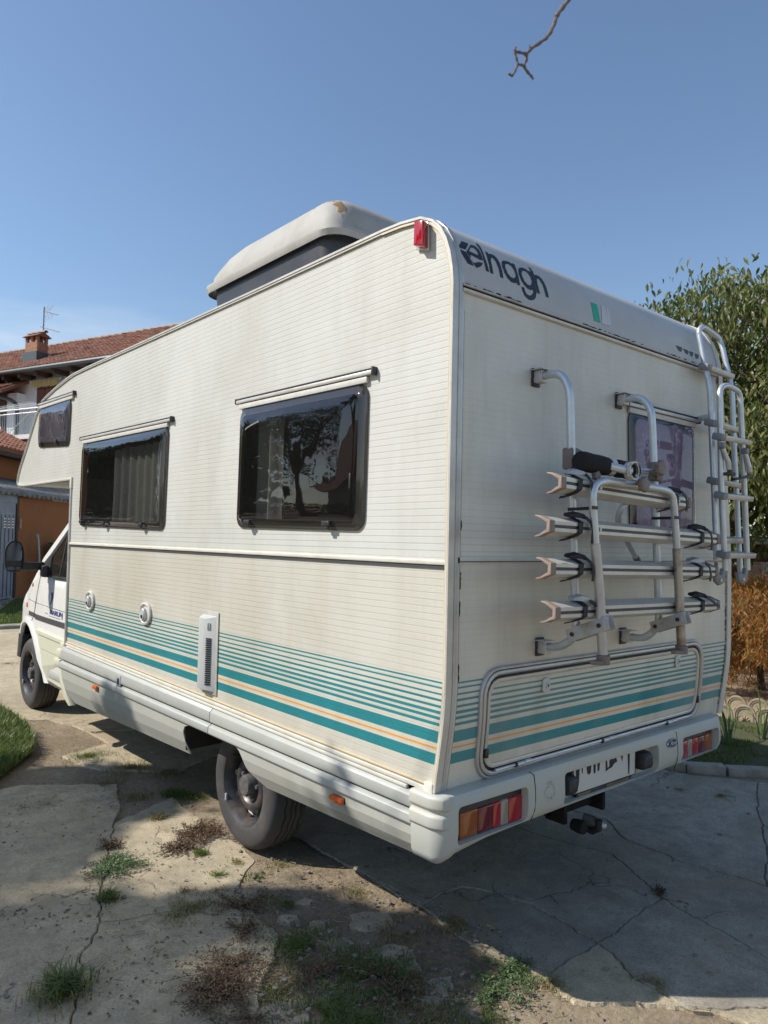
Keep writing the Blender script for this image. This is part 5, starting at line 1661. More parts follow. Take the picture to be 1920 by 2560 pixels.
def clad(pts, name, bulge=.014):
    v2, f2 = fill(pts, (), [(0, [4.5, 4.7, 4.9, 5.1])])
    o = MB().add([(cabx(y, z) - bulge, y, z) for y, z in v2], f2).build(name, M['clad'], mh)
    md = o.modifiers.new('t', 'SOLIDIFY'); md.thickness = .016; md.offset = -1
    bv = o.modifiers.new('b', 'BEVEL'); bv.width = .004; bv.segments = 2; bv.limit_method = 'ANGLE'
    return o
clad([(4.31, .757), (5.235, .768), (5.272, .806), (4.31, .790)], 'door_cladding', .020)
clad([(4.31, .752), (5.225, .762), (5.165, .650), (4.31, .640)], 'door_cladding', .012)
clad([(4.31, .634), (5.150, .644), (5.07, .50), (4.985, .395), (4.31, .372)], 'door_cladding', .008)
for (za, zb_, xo, y1_) in ((.742, .790, -.004, 4.42), (.668, .736, -.024, 4.45), (.602, .660, -.032, 4.47)):
    MB().box((xo, 4.330, za), (.060, y1_, zb_)).build('skirt_end_piece', M['clad'], mh, bevel=.009)
MB().prism([(-.010, 4.332, .600), (-.010, 4.42, .600), (-.008, 4.37, .46), (-.002, 4.30, .37), (.004, 4.18, .315), (.004, 4.135, .325), (-.002, 4.235, .41), (-.008, 4.295, .50)], (.05, 0, 0)).build('skirt_end_piece', M['clad'], mh, bevel=.004)
# mirror
mx, my, mz = -.205, 5.10, 1.468
lp = []
for k in range(36):
    a = 2 * PI * k / 36; ca, sa_ = math.cos(a), math.sin(a)
    e = .62 if sa_ < 0 else .86
    lp.append((mx + math.copysign(abs(ca) ** e, ca) * .080, mz + math.copysign(abs(sa_) ** e, sa_) * .137))
mb = loft([[Vector((mx + (x - mx) * .86, my + .004, mz + (z - mz) * .92)) for x, z in lp], [Vector((mx + (x - mx) * .9, my - .016, mz + (z - mz) * .94)) for x, z in lp], [Vector((x, my - .012, z)) for x, z in lp], [Vector((x, my + .012, z)) for x, z in lp],
           [Vector((mx + (x - mx) * .9, my + .05, mz + (z - mz) * .9)) for x, z in lp], [Vector((mx + (x - mx) * .5, my + .075, mz + (z - mz) * .5)) for x, z in lp]], 'wing_mirror', M['black'], mh, close_top=True, close_bot=True)
MB().prism([(mx + (x - mx) * .78, my - .004 + (z - mz) * -.10, mz + .022 + (z - mz) * .74) for x, z in lp], (0, .001, 0)).build('mirror_glass', M['mirror'], mb)
MB().prism([(mx + (x - mx) * .70, my - .004, mz - .106 + (z - mz) * .12) for x, z in lp], (0, .001, 0)).build('small_mirror_glass', M['mirror'], mb)
MB().box((-.130, my - .004, 1.345), (.052, my + .03, 1.415)).build('mirror_arm', M['black'], mb, bevel=.01)
MB().box((.015, 5.00, 1.285), (.062, 5.12, 1.39)).build('mirror_foot', M['black'], mb, bevel=.014)
# lettering and leaping fish on the door
fx = lambda y, z, o=.0015: (cabx(y, z) - o, y, z)
v2, f2 = text_mesh('MARLIN', .052, .12, 'CENTER', .002)
MB().add([fx(4.745 - v.x * 1.9, .988 + v.y * 1.05 - v.x * .03 * 0) for v in v2], f2).build('model_lettering', M['blue_vinyl'], mh)
fish = [(4.965, 1.165), (4.925, 1.152), (4.905, 1.168), (4.915, 1.145), (4.900, 1.125), (4.912, 1.085), (4.935, 1.058), (4.965, 1.046), (4.945, 1.066), (4.930, 1.092), (4.935, 1.125), (4.945, 1.145)]
v2, f2 = fill(fish); MB().add([fx(4.90 + (y - 4.93) * 1.5, z) for y, z in v2], f2).build('fish_emblem', M['blue_vinyl'], mh)
for (ya, yb, z) in ((5.06, 4.97, .972), (4.93, 4.62, .957)):
    MB().add([fx(ya, z), fx(yb, z - .002), fx(yb, z - .008), fx(ya, z - .006)], [(0, 1, 2, 3)]).build('emblem_line', M['knob'], mh)
MB().add([fx(4.585, 1.005), fx(4.560, 1.003), fx(4.565, .950), fx(4.59, .952)], [(0, 1, 2, 3)]).build('emblem_bar', M['knob'], mh)
b = MB(); b.lathe([(0, -.010), (.020, -.006), (.026, 0)], (0, 0, 0), 'x', 16); b.v = [(cabx(5.74, .99) + x, 5.745 + y, .985 + z * 1.1) for x, y, z in b.v]
b.build('side_indicator', M['l_orange'], mh, smooth=True)
b = MB(); b.lathe([(0, -.003), (.018, -.003), (.018, 0)], (0, 0, 0), 'x', 8); b.v = [(cabx(5.56, 1.19) + x - .001, 5.565 + y, 1.185 + z) for x, y, z in b.v]
b.build('round_sticker', M['l_red'], mh)

# ================================================================== BACKGROUND LEFT: house, low tiled building, lean-to
def azv(a, d): return Vector((CAMPOS.x + d * math.sin(R(a)), CAMPOS.y + d * math.cos(R(a)), 0))
M['plaster'] = pm('white_plaster', (.74, .745, .74), .85, var=.04, vs=1.5, dirt=(.45, .44, .42), dirt_s=1, dirt_amt=.4, bump=.1, bs=30)
M['oplaster'] = pm('orange_plaster', (.27, .105, .035), .9, var=.12, vs=1.2, dirt=(.22, .10, .05), dirt_s=1.6, dirt_amt=.7, bump=.15, bs=25)
M['tile'] = pm('clay_tile', (.27, .11, .066), .85, var=.25, vs=2, dirt=(.13, .085, .06), dirt_s=2.2, dirt_amt=.8, rand=.22, bump=.2, bs=40)
M['tile2'] = pm('bright_clay_tile', (.40, .17, .105), .85, var=.2, vs=3, dirt=(.2, .11, .07), dirt_s=5, dirt_amt=.6, rand=.18, bump=.2, bs=40)
M['ridge'] = pm('lichened_ridge', (.36, .30, .25), .9, var=.3, vs=8)
M['wood'] = pm('dark_timber', (.055, .035, .025), .8, var=.3, vs=8)
M['shutter'] = pm('brown_shutter', (.17, .055, .04), .6, var=.15, vs=10)
M['gutter'] = pm('grey_gutter', (.085, .095, .10), .45, .4, var=.1)
M['railing'] = pm('galvanised_rail', (.45, .48, .50), .45, .6, var=.08)
M['awning'] = pm('yellow_awning', (.46, .36, .15), .9, var=.15, vs=4)
M['fibre'] = pm('fibre_cement', (.34, .31, .27), .95, var=.2, vs=6, dirt=(.09, .09, .06), dirt_s=7, dirt_amt=.7, bump=.4, bs=40)
M['bluedoor'] = pm('blue_grey_metal', (.20, .25, .32), .5, .2, var=.06, vs=3, dirt=(.12, .12, .13), dirt_s=4, dirt_amt=.5)
def brick_mat():
    n = NT('chimney_brick'); n.set(Roughness=.9)
    bt = n.n('ShaderNodeTexBrick'); bt.inputs['Scale'].default_value = 1
    bt.inputs['Color1'].default_value = (.30, .115, .055, 1); bt.inputs['Color2'].default_value = (.38, .17, .085, 1); bt.inputs['Mortar'].default_value = (.30, .24, .19, 1)
    bt.inputs['Brick Width'].default_value = .22; bt.inputs['Row Height'].default_value = .065; bt.inputs['Mortar Size'].default_value = .008
    x, y, z = n.sep(); cb = n.n('ShaderNodeCombineXYZ'); n.l(n.math('ADD', x, y), cb.inputs[0]); n.l(z, cb.inputs[1]); n.l(cb.outputs[0], bt.inputs[0])
    n.color(bt.outputs[0]); return n.m
M['brick'] = brick_mat()

HS = 1.22
HA = azv(12.7, 26 * HS); HB = azv(19.36, 22.25 * HS)
hu = (HB - HA).normalized()                 # along the facade, towards the camera side
hn = Vector((-hu.y, hu.x, 0))
if hn.dot(CAMPOS - HA) < 0: hn = -hn        # out of the facade
HZ = 1.674 + .1912 * 26 * HS                # eaves height
def HP(s, o, z): return HA + hu * s + hn * o + Vector((0, 0, z))
house = thing('house', 'white plastered house with red tiled roof, chimney and balcony beyond the front of the motorhome', 'house', tuple(HP(4, -4, 0)))
SLEN0, SLEN1 = -7.0, 17.0
def hbox(s0, o0, z0, s1, o1, z1, name, mat, par, bevel=0):
    b = MB()
    b.v = [tuple(HP(s, o, z)) for s, o, z in ((s0, o0, z0), (s1, o0, z0), (s1, o1, z0), (s0, o1, z0), (s0, o0, z1), (s1, o0, z1), (s1, o1, z1), (s0, o1, z1))]
    b.f = [(0, 3, 2, 1), (4, 5, 6, 7), (0, 1, 5, 4), (1, 2, 6, 5), (2, 3, 7, 6), (3, 0, 4, 7)]
    return b.build(name, mat, par, bevel=bevel)
OV = .70      # eaves overhang
wall = hbox(SLEN0, -8.0, 0, SLEN1, -OV, HZ - .10, 'wall', M['plaster'], house)
# roof plane: slope from the ridge line seen in the photo
rv = hit(150, 865, HP(0, -4.6, 0), hn)
slope = (rv.z - HZ) / 4.6
slope = max(.34, min(.75, slope))
def roofp(s, o, lift=0): return HP(s, -o, HZ + o * slope + lift)
b = MB(); b.v = [tuple(roofp(s, o, .02)) for s, o in ((SLEN0 - .4, -.05), (SLEN1, -.05), (SLEN1, 4.6), (SLEN0 - .4, 4.6))] + [tuple(HP(SLEN1, -9.2, HZ)), tuple(HP(SLEN0 - .4, -9.2, HZ))]
b.f = [(0, 1, 2, 3), (3, 2, 4, 5)]
roof = b.build('roof', M['tile'], house); roof.modifiers.new('t', 'SOLIDIFY').thickness = .09
def coppo(L=.42, r0=.085, r1=.068, seg=5, h=.62):
    vs = []; 
    for t, r in ((0, r0), (1, r1)):
        for k in range(seg + 1):
            a = PI * k / seg
            vs.append((math.cos(a) * r, t * L, math.sin(a) * r * h + (0 if t else .022)))
    fs = [(k, k + 1, seg + 2 + k, seg + 1 + k) for k in range(seg)]
    fs.append(tuple(range(seg + 1)))
    return vs, fs
def tile_field(orig, ds, do, nrm, ncol, nrow, pitch, expose, mat, par, limit, rnd, skip=None, key=None):
    """tiles laid on a plane: ds along the eaves, do up the slope; first `limit` nearest are objects"""
    vs, fs = coppo(L=expose * 1.25, r0=pitch * .44, r1=pitch * .36)
    me = bpy.data.meshes.new('roof_tile'); me.from_pydata(vs, [], fs); me.materials.append(mat)
    md = MB(); cells = []
    for i in range(ncol):
        for k in range(nrow):
            o = orig + ds * (i * pitch) + do * (k * expose)
            if skip and skip(o): continue
            cells.append((o, i, k))
    cells.sort(key=key or (lambda c: (c[0] - CAMPOS).length))
    R3 = Matrix((ds, do, nrm)).transposed()
    for q, (o, i, k) in enumerate(cells):
        jit = Matrix.Rotation(rnd.uniform(-.05, .05), 3, 'Z') @ Matrix.Rotation(rnd.uniform(-.03, .03), 3, 'X')
        m3 = R3 @ jit
        off = Vector(o) + nrm * rnd.uniform(0, .012)
        if q < limit:
            t = bpy.data.objects.new('roof_tile', me); COL.objects.link(t)
            t.matrix_world = Matrix.Translation(off) @ m3.to_4x4()
            t.parent = par; 
            w = WM.get(par.name)
            t.matrix_parent_inverse = (w.inverted() if w is not None else Matrix.Identity(4))
        else:
            md.add([m3 @ Vector(v) + off for v in vs], fs)
    if md.v:
        struct(md.build('far_roof_tiles', mat, par), 'stuff')
sl = Vector((0, 0, 1)) * slope - hn; sl_n = sl.normalized(); rn = hu.cross(sl_n); rn = rn if rn.z > 0 else -rn
PITCH = .21
def vis(o):
    p = cam_uv(o); return not (-60 < p[0] < 560 and 700 < p[1] < 1010)
def cam_uv(p):
    q = CR.transposed() @ (Vector(p) - CAMPOS)
    return (960 + FPX * q.x / -q.z, 1280 - FPX * q.y / -q.z)
tile_field(roofp(SLEN0, -.08, .05), hu, sl_n, rn, int((SLEN1 - SLEN0) / PITCH), int(4.72 * math.hypot(1, slope) / .34), PITCH, .34, M['tile'], roof, 299, random.Random(4), vis)
for i in range(60):
    s = SLEN0 + i * .42
    if True:
        b = MB(); v0, f0 = coppo(.46, .12, .10, 6, .8)
        rr = random.Random(i)
        mm = Matrix((hn, hu, Vector((0, 0, 1)))).transposed()
        if -50 < cam_uv(roofp(s, 4.6))[0] < 560:
            b.add([mm @ Vector(v) + roofp(s, 4.6, .05 + rr.uniform(-.01, .02)) for v in v0], f0).build('ridge_tile', M['ridge'], roof)
# upturned vent tiles
for i in range(14):
    s = 1.2 + i * .85; o = 1.2 + (i % 3) * .55
    p = roofp(s, o, .12)
    if vis(p): continue
    MB().add([p - hu * .09, p + hu * .09, p + Vector((0, 0, .13)) - hn * .03], [(0, 1, 2)]).build('vent_tile', M['wood'], roof)
gut = MB().tube([HP(SLEN0 - .4, .06, HZ - .03), HP(SLEN1, .06, HZ - .03)], .085, 10).build('gutter', M['gutter'], house, smooth=True)
hbox(SLEN0, -OV, HZ - .10, SLEN1, .0, HZ - .06, 'eaves_board', M['wood'], house)
for i in range(26):
    s = SLEN0 + .5 + i * .95
    hbox(s - .07, -OV - .02, HZ - .28, s + .07, -.02, HZ - .10, 'rafter', M['wood'], house)
# awning roll with scalloped valance
Aw0 = hit(80, 945, HP(0, -OV + .12, 0), hn); Aw1 = hit(156, 926, HP(0, -OV + .12, 0), hn)
sa, sb = (Aw0 - HA).dot(hu), (Aw1 - HA).dot(hu)
aw = MB().tube([HP(sa, -OV + .12, HZ - .30), HP(sb, -OV + .12, HZ - .30)], .07, 10).build('awning', M['railing'], house, smooth=True)
b = MB(); n = 40
for k in range(n + 1):
    s = lerp(sa + .1, sb - .1, k / n)
    b.v += [tuple(HP(s, -OV + .20 + .02 * math.sin(k), HZ - .32)), tuple(HP(s, -OV + .22 + .02 * math.sin(k), HZ - .56 - .06 * abs(math.sin(k * PI / 4))))]
for k in range(n): b.f.append((2 * k, 2 * k + 1, 2 * k + 3, 2 * k + 2))
b.build('awning_valance', M['awning'], aw)
# shuttered window
w0 = hit(99, 960, HP(0, -OV, 0), hn); w1 = hit(138, 960, HP(0, -OV, 0), hn)
s0, s1_ = (w0 - HA).dot(hu), (w1 - HA).dot(hu); zt, zbm = w0.z, w0.z - 1.55
fr = hbox(s0 - .08, -OV - .02, zbm - .08, s1_ + .08, -OV + .04, zt + .08, 'window', M['wood'], house)
for a, c in ((s0, (s0 + s1_) / 2 - .02), ((s0 + s1_) / 2 + .02, s1_)):
    sh_ = hbox(a, -OV + .04, zbm, c, -OV + .075, zt, 'shutter', M['shutter'], fr)
    for k in range(20):
        z = zbm + .08 + k * .07
        hbox(a + .05, -OV + .078, z, c - .05, -OV + .10, z + .035, 'shutter_slat', M['shutter'], fr)
# chimney
cpt = hit(90, 905, roofp(0, 2.2), rn)
cs_, co_ = (cpt - HA).dot(hu), -(cpt - HA).dot(hn)
csz = .40; ch_t = cam_z = None
topc = hit(92, 838, cpt, hn).z
ch = hbox(cs_ - .36, -co_ - .24, cpt.z - .5, cs_ + .36, -co_ + .24, topc - .34, 'chimney', M['brick'], house)
hbox(cs_ - .42, -co_ - .30, cpt.z - .5, cs_ + .42, -co_ + .30, cpt.z + .34, 'chimney_flashing', M['gutter'], ch)
for a, c in ((-.36, -.24), (-.06, .06), (.24, .36)):
    for o in (-.24, .14):
        hbox(cs_ + a, -co_ + o, topc - .34, cs_ + c, -co_ + o + .10, topc - .10, 'chimney_pier', M['brick'], ch)
b = MB()
b.v = [tuple(HP(cs_ + s, -co_ + o, z)) for s, o, z in ((-.46, -.34, topc - .12), (.46, -.34, topc - .12), (.46, .34, topc - .12), (-.46, .34, topc - .12), (-.43, 0, topc + .08), (.43, 0, topc + .08))]
b.f = [(0, 1, 5, 4), (3, 4, 5, 2), (0, 4, 3), (1, 2, 5), (0, 3, 2, 1)]
b.build('chimney_cap', M['tile'], ch)
for i in range(3):
    v0, f0 = coppo(.40, .10, .09, 6, .9); mm = Matrix((hn, hu, Vector((0, 0, 1)))).transposed()
    MB().add([mm @ Vector(v) + HP(cs_ - .50 + i * .33, -co_, topc + .05) for v in v0], f0).build('cap_tile', M['ridge'], ch)
# aerial on the chimney
ab = hit(108, 838, cpt, hn); at_ = hit(110, 770, ab, hn)
an = MB().tube([ab - Vector((0, 0, .3)), Vector((ab.x, ab.y, at_.z + .05))], .022, 6).build('aerial', M['gutter'], house, smooth=True)
def seg(p, q, r, nm='aerial_element', m=M['railing']): MB().tube([p, q], r, 5).build(nm, m, an)
ax = Vector((ab.x, ab.y, 0))
rgt = Vector((math.cos(.23), -math.sin(.23), 0))
def ap_(u, v, dep=0.0):
    p = hit(u, v, ab + Vector((0, -dep, 0)), hn); return p
seg(ap_(101, 816), ap_(148, 830), .018, 'aerial_boom', M['gutter']); seg(ap_(108, 777), ap_(145, 787), .018, 'aerial_boom', M['gutter'])
for (q, w_) in (((121, 764), (109, 780)), ((128, 765), (117, 779)), ((134, 763), (123, 778)), ((110, 783), (117, 800)), ((117, 782), (123, 799)), ((124, 782), (130, 797)), ((130, 782), (132, 790))):
    seg(ap_(*q), ap_(*w_), .011)
# balcony: slab, railing with bars, in front of the facade
BO = .95
bz = hit(70, 1085, HP(0, BO, 0), hn).z
rz_ = hit(0, 1028, HP(0, BO, 0), hn).z
bal = hbox(-6.5, -OV, bz - .16, 4.6, BO, bz, 'balcony_slab', M['plaster'], house)
MB().tube([HP(-6.5, BO - .05, rz_), HP(4.6, BO - .05, rz_)], .028, 8).build('handrail', M['railing'], bal, smooth=True)
MB().tube([HP(-6.5, BO - .05, rz_ - .14), HP(4.6, BO - .05, rz_ - .14)], .016, 6).build('lower_rail', M['railing'], bal, smooth=True)
for i in range(92):
    s = -6.4 + i * .12
    p = HP(s, BO - .05, bz)
    u_ = cam_uv(p)[0]
    if -30 < u_ < 130:
        MB().box((-.008, -.008, 0), (.008, .008, rz_ - bz - .14), Matrix.Translation(p)).build('rail_bar', M['railing'], bal)
# downpipe and a projecting bay left of it
dpx = hit(40, 1010, HP(0, -OV + .5, 0), hn); ds_ = (dpx - HA).dot(hu)
b = MB().tube(smooth_path([HP(ds_ - 2.2, .35, HZ - .55), HP(ds_ - .5, .1, HZ - .95), HP(ds_ - .1, -OV + .5, HZ - 1.15), HP(ds_, -OV + .45, HZ - 1.5), HP(ds_, -OV + .45, bz)], 4), .075, 10)
b.build('downpipe', M['gutter'], house, smooth=True)
hbox(ds_ - 5.5, -OV, 0, ds_ - .15, -OV + .38, HZ - .75, 'bay_wall', M['plaster'], house)
b = MB(); b.v = [tuple(HP(s, o, z)) for s, o, z in ((ds_ - 5.6, .45, HZ - .78), (ds_ + .02, .45, HZ - .78), (ds_ + .02, -OV, HZ - .20), (ds_ - 5.6, -OV, HZ - .20))]
b.f = [(0, 1, 2, 3)]
br_ = b.build('bay_roof', M['tile'], house); br_.modifiers.new('t', 'SOLIDIFY').thickness = .12
sl2 = (Vector((0, 0, .58)) - hn * 1.4).normalized(); rn2 = hu.cross(sl2); rn2 = rn2 if rn2.z > 0 else -rn2
tile_field(HP(ds_ - 3.0, .47, HZ - .73), hu, sl2, rn2, 15, 5, .2, .30, M['tile'], br_, 75, random.Random(9))
hbox(ds_ - 1.62, -OV + .36, bz, ds_ - .72, -OV + .42, bz + 2.15, 'balcony_door', M['wood'], house)
# folding clothes airer on the balcony
dr = thing('clothes_airer', 'wire clothes airer standing on the white house balcony behind the railing', 'clothes airer', tuple(HP(ds_ + .2, 0, bz)))
for k in range(6):
    q = HP(ds_ - 1.2, .05 + k * .11, rz_ + .18 + (k % 2) * .012); w_ = HP(ds_ + 2.0, .05 + k * .11, rz_ + .30 + (k % 2) * .012)
    MB().tube([q, w_], .008, 4).build('airer_wire', M['railing'], dr)
MB().tube([HP(ds_ - 1.2, .0, rz_ + .18), HP(ds_ - 1.2, .65, rz_ + .20)], .014, 5).build('airer_frame', M['railing'], dr)
MB().tube([HP(ds_ - .9, .1, rz_ + .18), HP(ds_ + .3, .4, bz)], .014, 5).build('airer_leg', M['railing'], dr)
MB().tube([HP(ds_ + 1.6, .1, rz_ + .28), HP(ds_ + .2, .4, bz)], .014, 5).build('airer_leg', M['railing'], dr)
# pale ground-floor annex between the balcony and the low building keeps the house standing on the ground

# lean-to and low orange building
LC = azv(14.1, 20.6); LB_ = azv(19.6, 24.6); LBr = azv(17.5, 23.3)
lu = (LBr - LC).normalized(); LB_ = LC + lu * 7.0
ln = Vector((lu.y, -lu.x, 0))
if ln.dot(CAMPOS - LC) < 0: ln = -ln
def LP(s, o, z): return LC + lu * s + ln * o + Vector((0, 0, z))
low = thing('outbuilding', 'low orange outbuilding with clay tile roof, metal door and corrugated lean-to', 'outbuilding', tuple(LP(2, -2, 0)))
def lbox(s0, o0, z0, s1, o1, z1, name, mat, par, bevel=0):
    b = MB()
    b.v = [tuple(LP(s, o, z)) for s, o, z in ((s0, o0, z0), (s1, o0, z0), (s1, o1, z0), (s0, o1, z0), (s0, o0, z1), (s1, o0, z1), (s1, o1, z1), (s0, o1, z1))]
    b.f = [(0, 3, 2, 1), (4, 5, 6, 7), (0, 1, 5, 4), (1, 2, 6, 5), (2, 3, 7, 6), (3, 0, 4, 7)]
    return b.build(name, mat, par, bevel=bevel)
lbox(.06, -2.6, 0, 7.0, 0, 2.56, 'lean_to_wall', M['oplaster'], low)
lbox(-.04, -.3, 0, .06, .02, 2.56, 'door_post', M['wood'], low)
# metal door leaf, left of the post, set back a little and folded towards us
dl = lbox(-1.35, -.05, .06, -.06, .0, 2.40, 'metal_door', M['bluedoor'], low)
lbox(-1.6, -.10, 2.40, -.04, .02, 2.58, 'door_lintel', M['bluedoor'], low)
for i in range(7):
    s = -1.25 + i * .18
    lbox(s - .006, .0, .12, s + .006, .012, 2.1, 'door_rib', M['gutter'], dl)
for i in range(3):
    for k in range(4):
        lbox(-.62 + i * .18, .0, 1.78 + k * .07, -.52 + i * .18, .018, 1.81 + k * .07, 'louvre', M['alu_white'], dl)
MB().tube([LP(.10, .05, 2.05), LP(.10, .05, 1.75)], .018, 6).build('door_hinge', M['steel_rust'], dl)
lbox(-2.6, -2.6, 0, -1.3, -.05, 2.5, 'side_wall', M['oplaster'], low)
# corrugated sheets, each its own
nS = 8
for q in range(nS):
    b = MB(); s0 = -2.0 + q * 1.0; n = 36
    for k in range(n + 1):
        s = s0 + 1.04 * k / n
        w_ = math.sin(s * 2 * PI / .25) * .048
        b.v += [tuple(LP(s, .22, 2.60 + w_ + q % 2 * .006)), tuple(LP(s, -2.7, 3.30 + w_ + q % 2 * .006))]
    for k in range(n): b.f.append((2 * k, 2 * k + 1, 2 * k + 3, 2 * k + 2))
    o = b.build('corrugated_sheet', M['fibre'], low, smooth=True); o.modifiers.new('t', 'SOLIDIFY').thickness = .012
# wall above and behind, small grille window, tile roof
lbox(-4.0, -6.5, 0, 7.5, -2.65, 4.02, 'upper_wall', M['oplaster'], low)
gw = lbox(-.55, -2.66, 3.05, 1.05, -2.60, 3.32, 'window', M['wood'], low)
for k in range(4): lbox(-.45 + k * .37, -2.60, 3.09, -.14 + k * .37, -2.58, 3.27, 'pane', M['fibre'], gw)
e_z = 4.10
b = MB(); b.v = [tuple(LP(s, o, z)) for s, o, z in ((-4.4, -2.2, e_z), (7.9, -2.2, e_z), (7.9, -4.9, e_z + 1.15), (-4.4, -4.9, e_z + 1.15), (7.9, -7.3, e_z), (-4.4, -7.3, e_z))]
b.f = [(0, 1, 2, 3), (3, 2, 4, 5)]
lr = b.build('tiled_roof', M['tile2'], low); lr.modifiers.new('t', 'SOLIDIFY').thickness = .1
sl3 = (Vector((0, 0, 1.15)) - ln * 2.7).normalized(); rn3 = lu.cross(sl3); rn3 = rn3 if rn3.z > 0 else -rn3
def vis3(o):
    p = cam_uv(o); return not (-40 < p[0] < 150 and 1000 < p[1] < 1200)
tile_field(LP(-4.4, -2.15, e_z + .05), lu, sl3, rn3, 52, 8, .235, .36, M['tile2'], lr, 299, random.Random(6), vis3)
lbox(-4.4, -2.5, e_z - .16, 7.9, -2.15, e_z - .02, 'gutter', M['wood'], low)
# white hose pole and green crate by the orange wall
MB_ = MB().tube(smooth_path([LP(.75, .25, 0.0), LP(.8, .22, .9), LP(.72, .2, 1.55), LP(.66, .2, 1.62)], 4), .03, 8)
hp_ = MB_.build('pole', M['plate_paint'], None, smooth=True); tag(hp_, 'thin pale pole leaning by the orange wall', 'pole')
bx_ = MB()
gbm = pm('green_plastic', (.01, .16, .09), .5)
p = LP(1.75, .45, 0)
gb_ = MB().box((-.35, -.25, 0), (.35, .25, 1.38), Matrix.Translation(p) @ Matrix.Rotation(.8, 4, 'Z')).build('storage_bin', gbm, None, bevel=.03)
tag(gb_, 'tall green bin against the orange wall, half hidden by the mirror', 'bin')
MB().box((-.38, -.28, 1.38), (.38, .28, 1.43), Matrix.Translation(p) @ Matrix.Rotation(.8, 4, 'Z')).build('bin_lid', gbm, gb_, bevel=.01)
# concrete doorstep and path in front of the outbuilding
st = lbox(-3.0, .02, -.02, 1.2, 1.6, .05, 'doorstep', M['kerb'], None); st.parent = None; struct(st)

# ================================================================== VEGETATION helpers
def leaf_mat(name, cols, trans=.35, rough=.45, back=None):
    n = NT(name)
    ii = n.n('ShaderNodeNewGeometry').outputs['Random Per Island']
    oi = n.n('ShaderNodeObjectInfo').outputs['Random']
    f = n.math('FRACT', n.math('ADD', ii, n.math('MULTIPLY', oi, .37)))
    c = n.ramp(f, [(k / max(1, len(cols) - 1), c_) for k, c_ in enumerate(cols)])
    n.color(c); n.set(Roughness=rough)
    t = n.n('ShaderNodeBsdfTranslucent'); n.l(n.mix(c, (1.0, 1.25, .5), .35, 'MULTIPLY'), t.inputs[0])
    m = n.n('ShaderNodeMixShader'); m.inputs[0].default_value = trans
    n.l(n.b.outputs[0], m.inputs[1]); n.l(t.outputs[0], m.inputs[2]); n.l(m.outputs[0], n.out.inputs[0])
    return n.m
M['leaf'] = leaf_mat('cherry_leaf', [(.05, .08, .02), (.10, .14, .03), (.19, .21, .06), (.07, .10, .025), (.24, .24, .08), (.13, .16, .04), (.25, .20, .07)], .42)
M['leaf_dark'] = leaf_mat('dark_leaf', [(.022, .05, .012), (.04, .075, .018), (.055, .09, .02)], .3)
M['leaf_shade'] = leaf_mat('thick_leaf', [(.022, .05, .012), (.04, .075, .018), (.055, .09, .02)], .08)
M['maple'] = leaf_mat('maple_leaf', [(.34, .12, .035), (.46, .20, .045), (.30, .20, .04), (.40, .11, .045), (.20, .21, .045), (.56, .27, .09), (.42, .17, .06)], .5)
M['bark'] = pm('bark', (.075, .055, .042), .9, var=.35, vs=12, dirt=(.14, .12, .09), dirt_s=8, dirt_amt=.5, bump=.6, bs=40)
M['grass'] = leaf_mat('grass_blade', [(.06, .11, .022), (.10, .16, .03), (.14, .19, .045), (.22, .20, .08)], .35)
M['grass_dry'] = leaf_mat('dry_grass', [(.30, .24, .12), (.38, .31, .17), (.22, .20, .08), (.16, .18, .06)], .2)
M['weed'] = leaf_mat('weed_leaf', [(.07, .12, .045), (.10, .16, .06), (.13, .18, .07)], .2)
M['weed_red'] = leaf_mat('dried_weed', [(.10, .05, .03), (.16, .08, .045), (.12, .09, .04), (.07, .06, .03)], .15)
M['litter'] = leaf_mat('fallen_leaf', [(.42, .22, .10), (.50, .30, .16), (.30, .17, .09), (.55, .38, .22)], .1, .8)
def rot_to(d, up=Vector((0, 0, 1))):
    d = d.normalized(); s = d.cross(up)
    if s.length < 1e-4: s = Vector((1, 0, 0))
    s.normalize(); return Matrix((s, d, s.cross(d))).transposed()
def leaf_verts(L, w, fold=.18, droop=.25):
    """pointed leaf along +y"""
    return [(0, 0, 0), (-w * .42, L * .30, w * fold), (w * .42, L * .30, w * fold), (0, L * .33, 0), (-w * .38, L * .65, w * fold - L * droop * .35), (w * .38, L * .65, w * fold - L * droop * .35), (0, L * .67, -L * droop * .35), (0, L, -L * droop)], \
           [(0, 3, 1), (0, 2, 3), (1, 3, 6, 4), (3, 2, 5, 6), (4, 6, 7), (6, 5, 7)]
def limb_tree(base, top, rnd, par, mat, r0, nb, spread, name='trunk'):
    pass
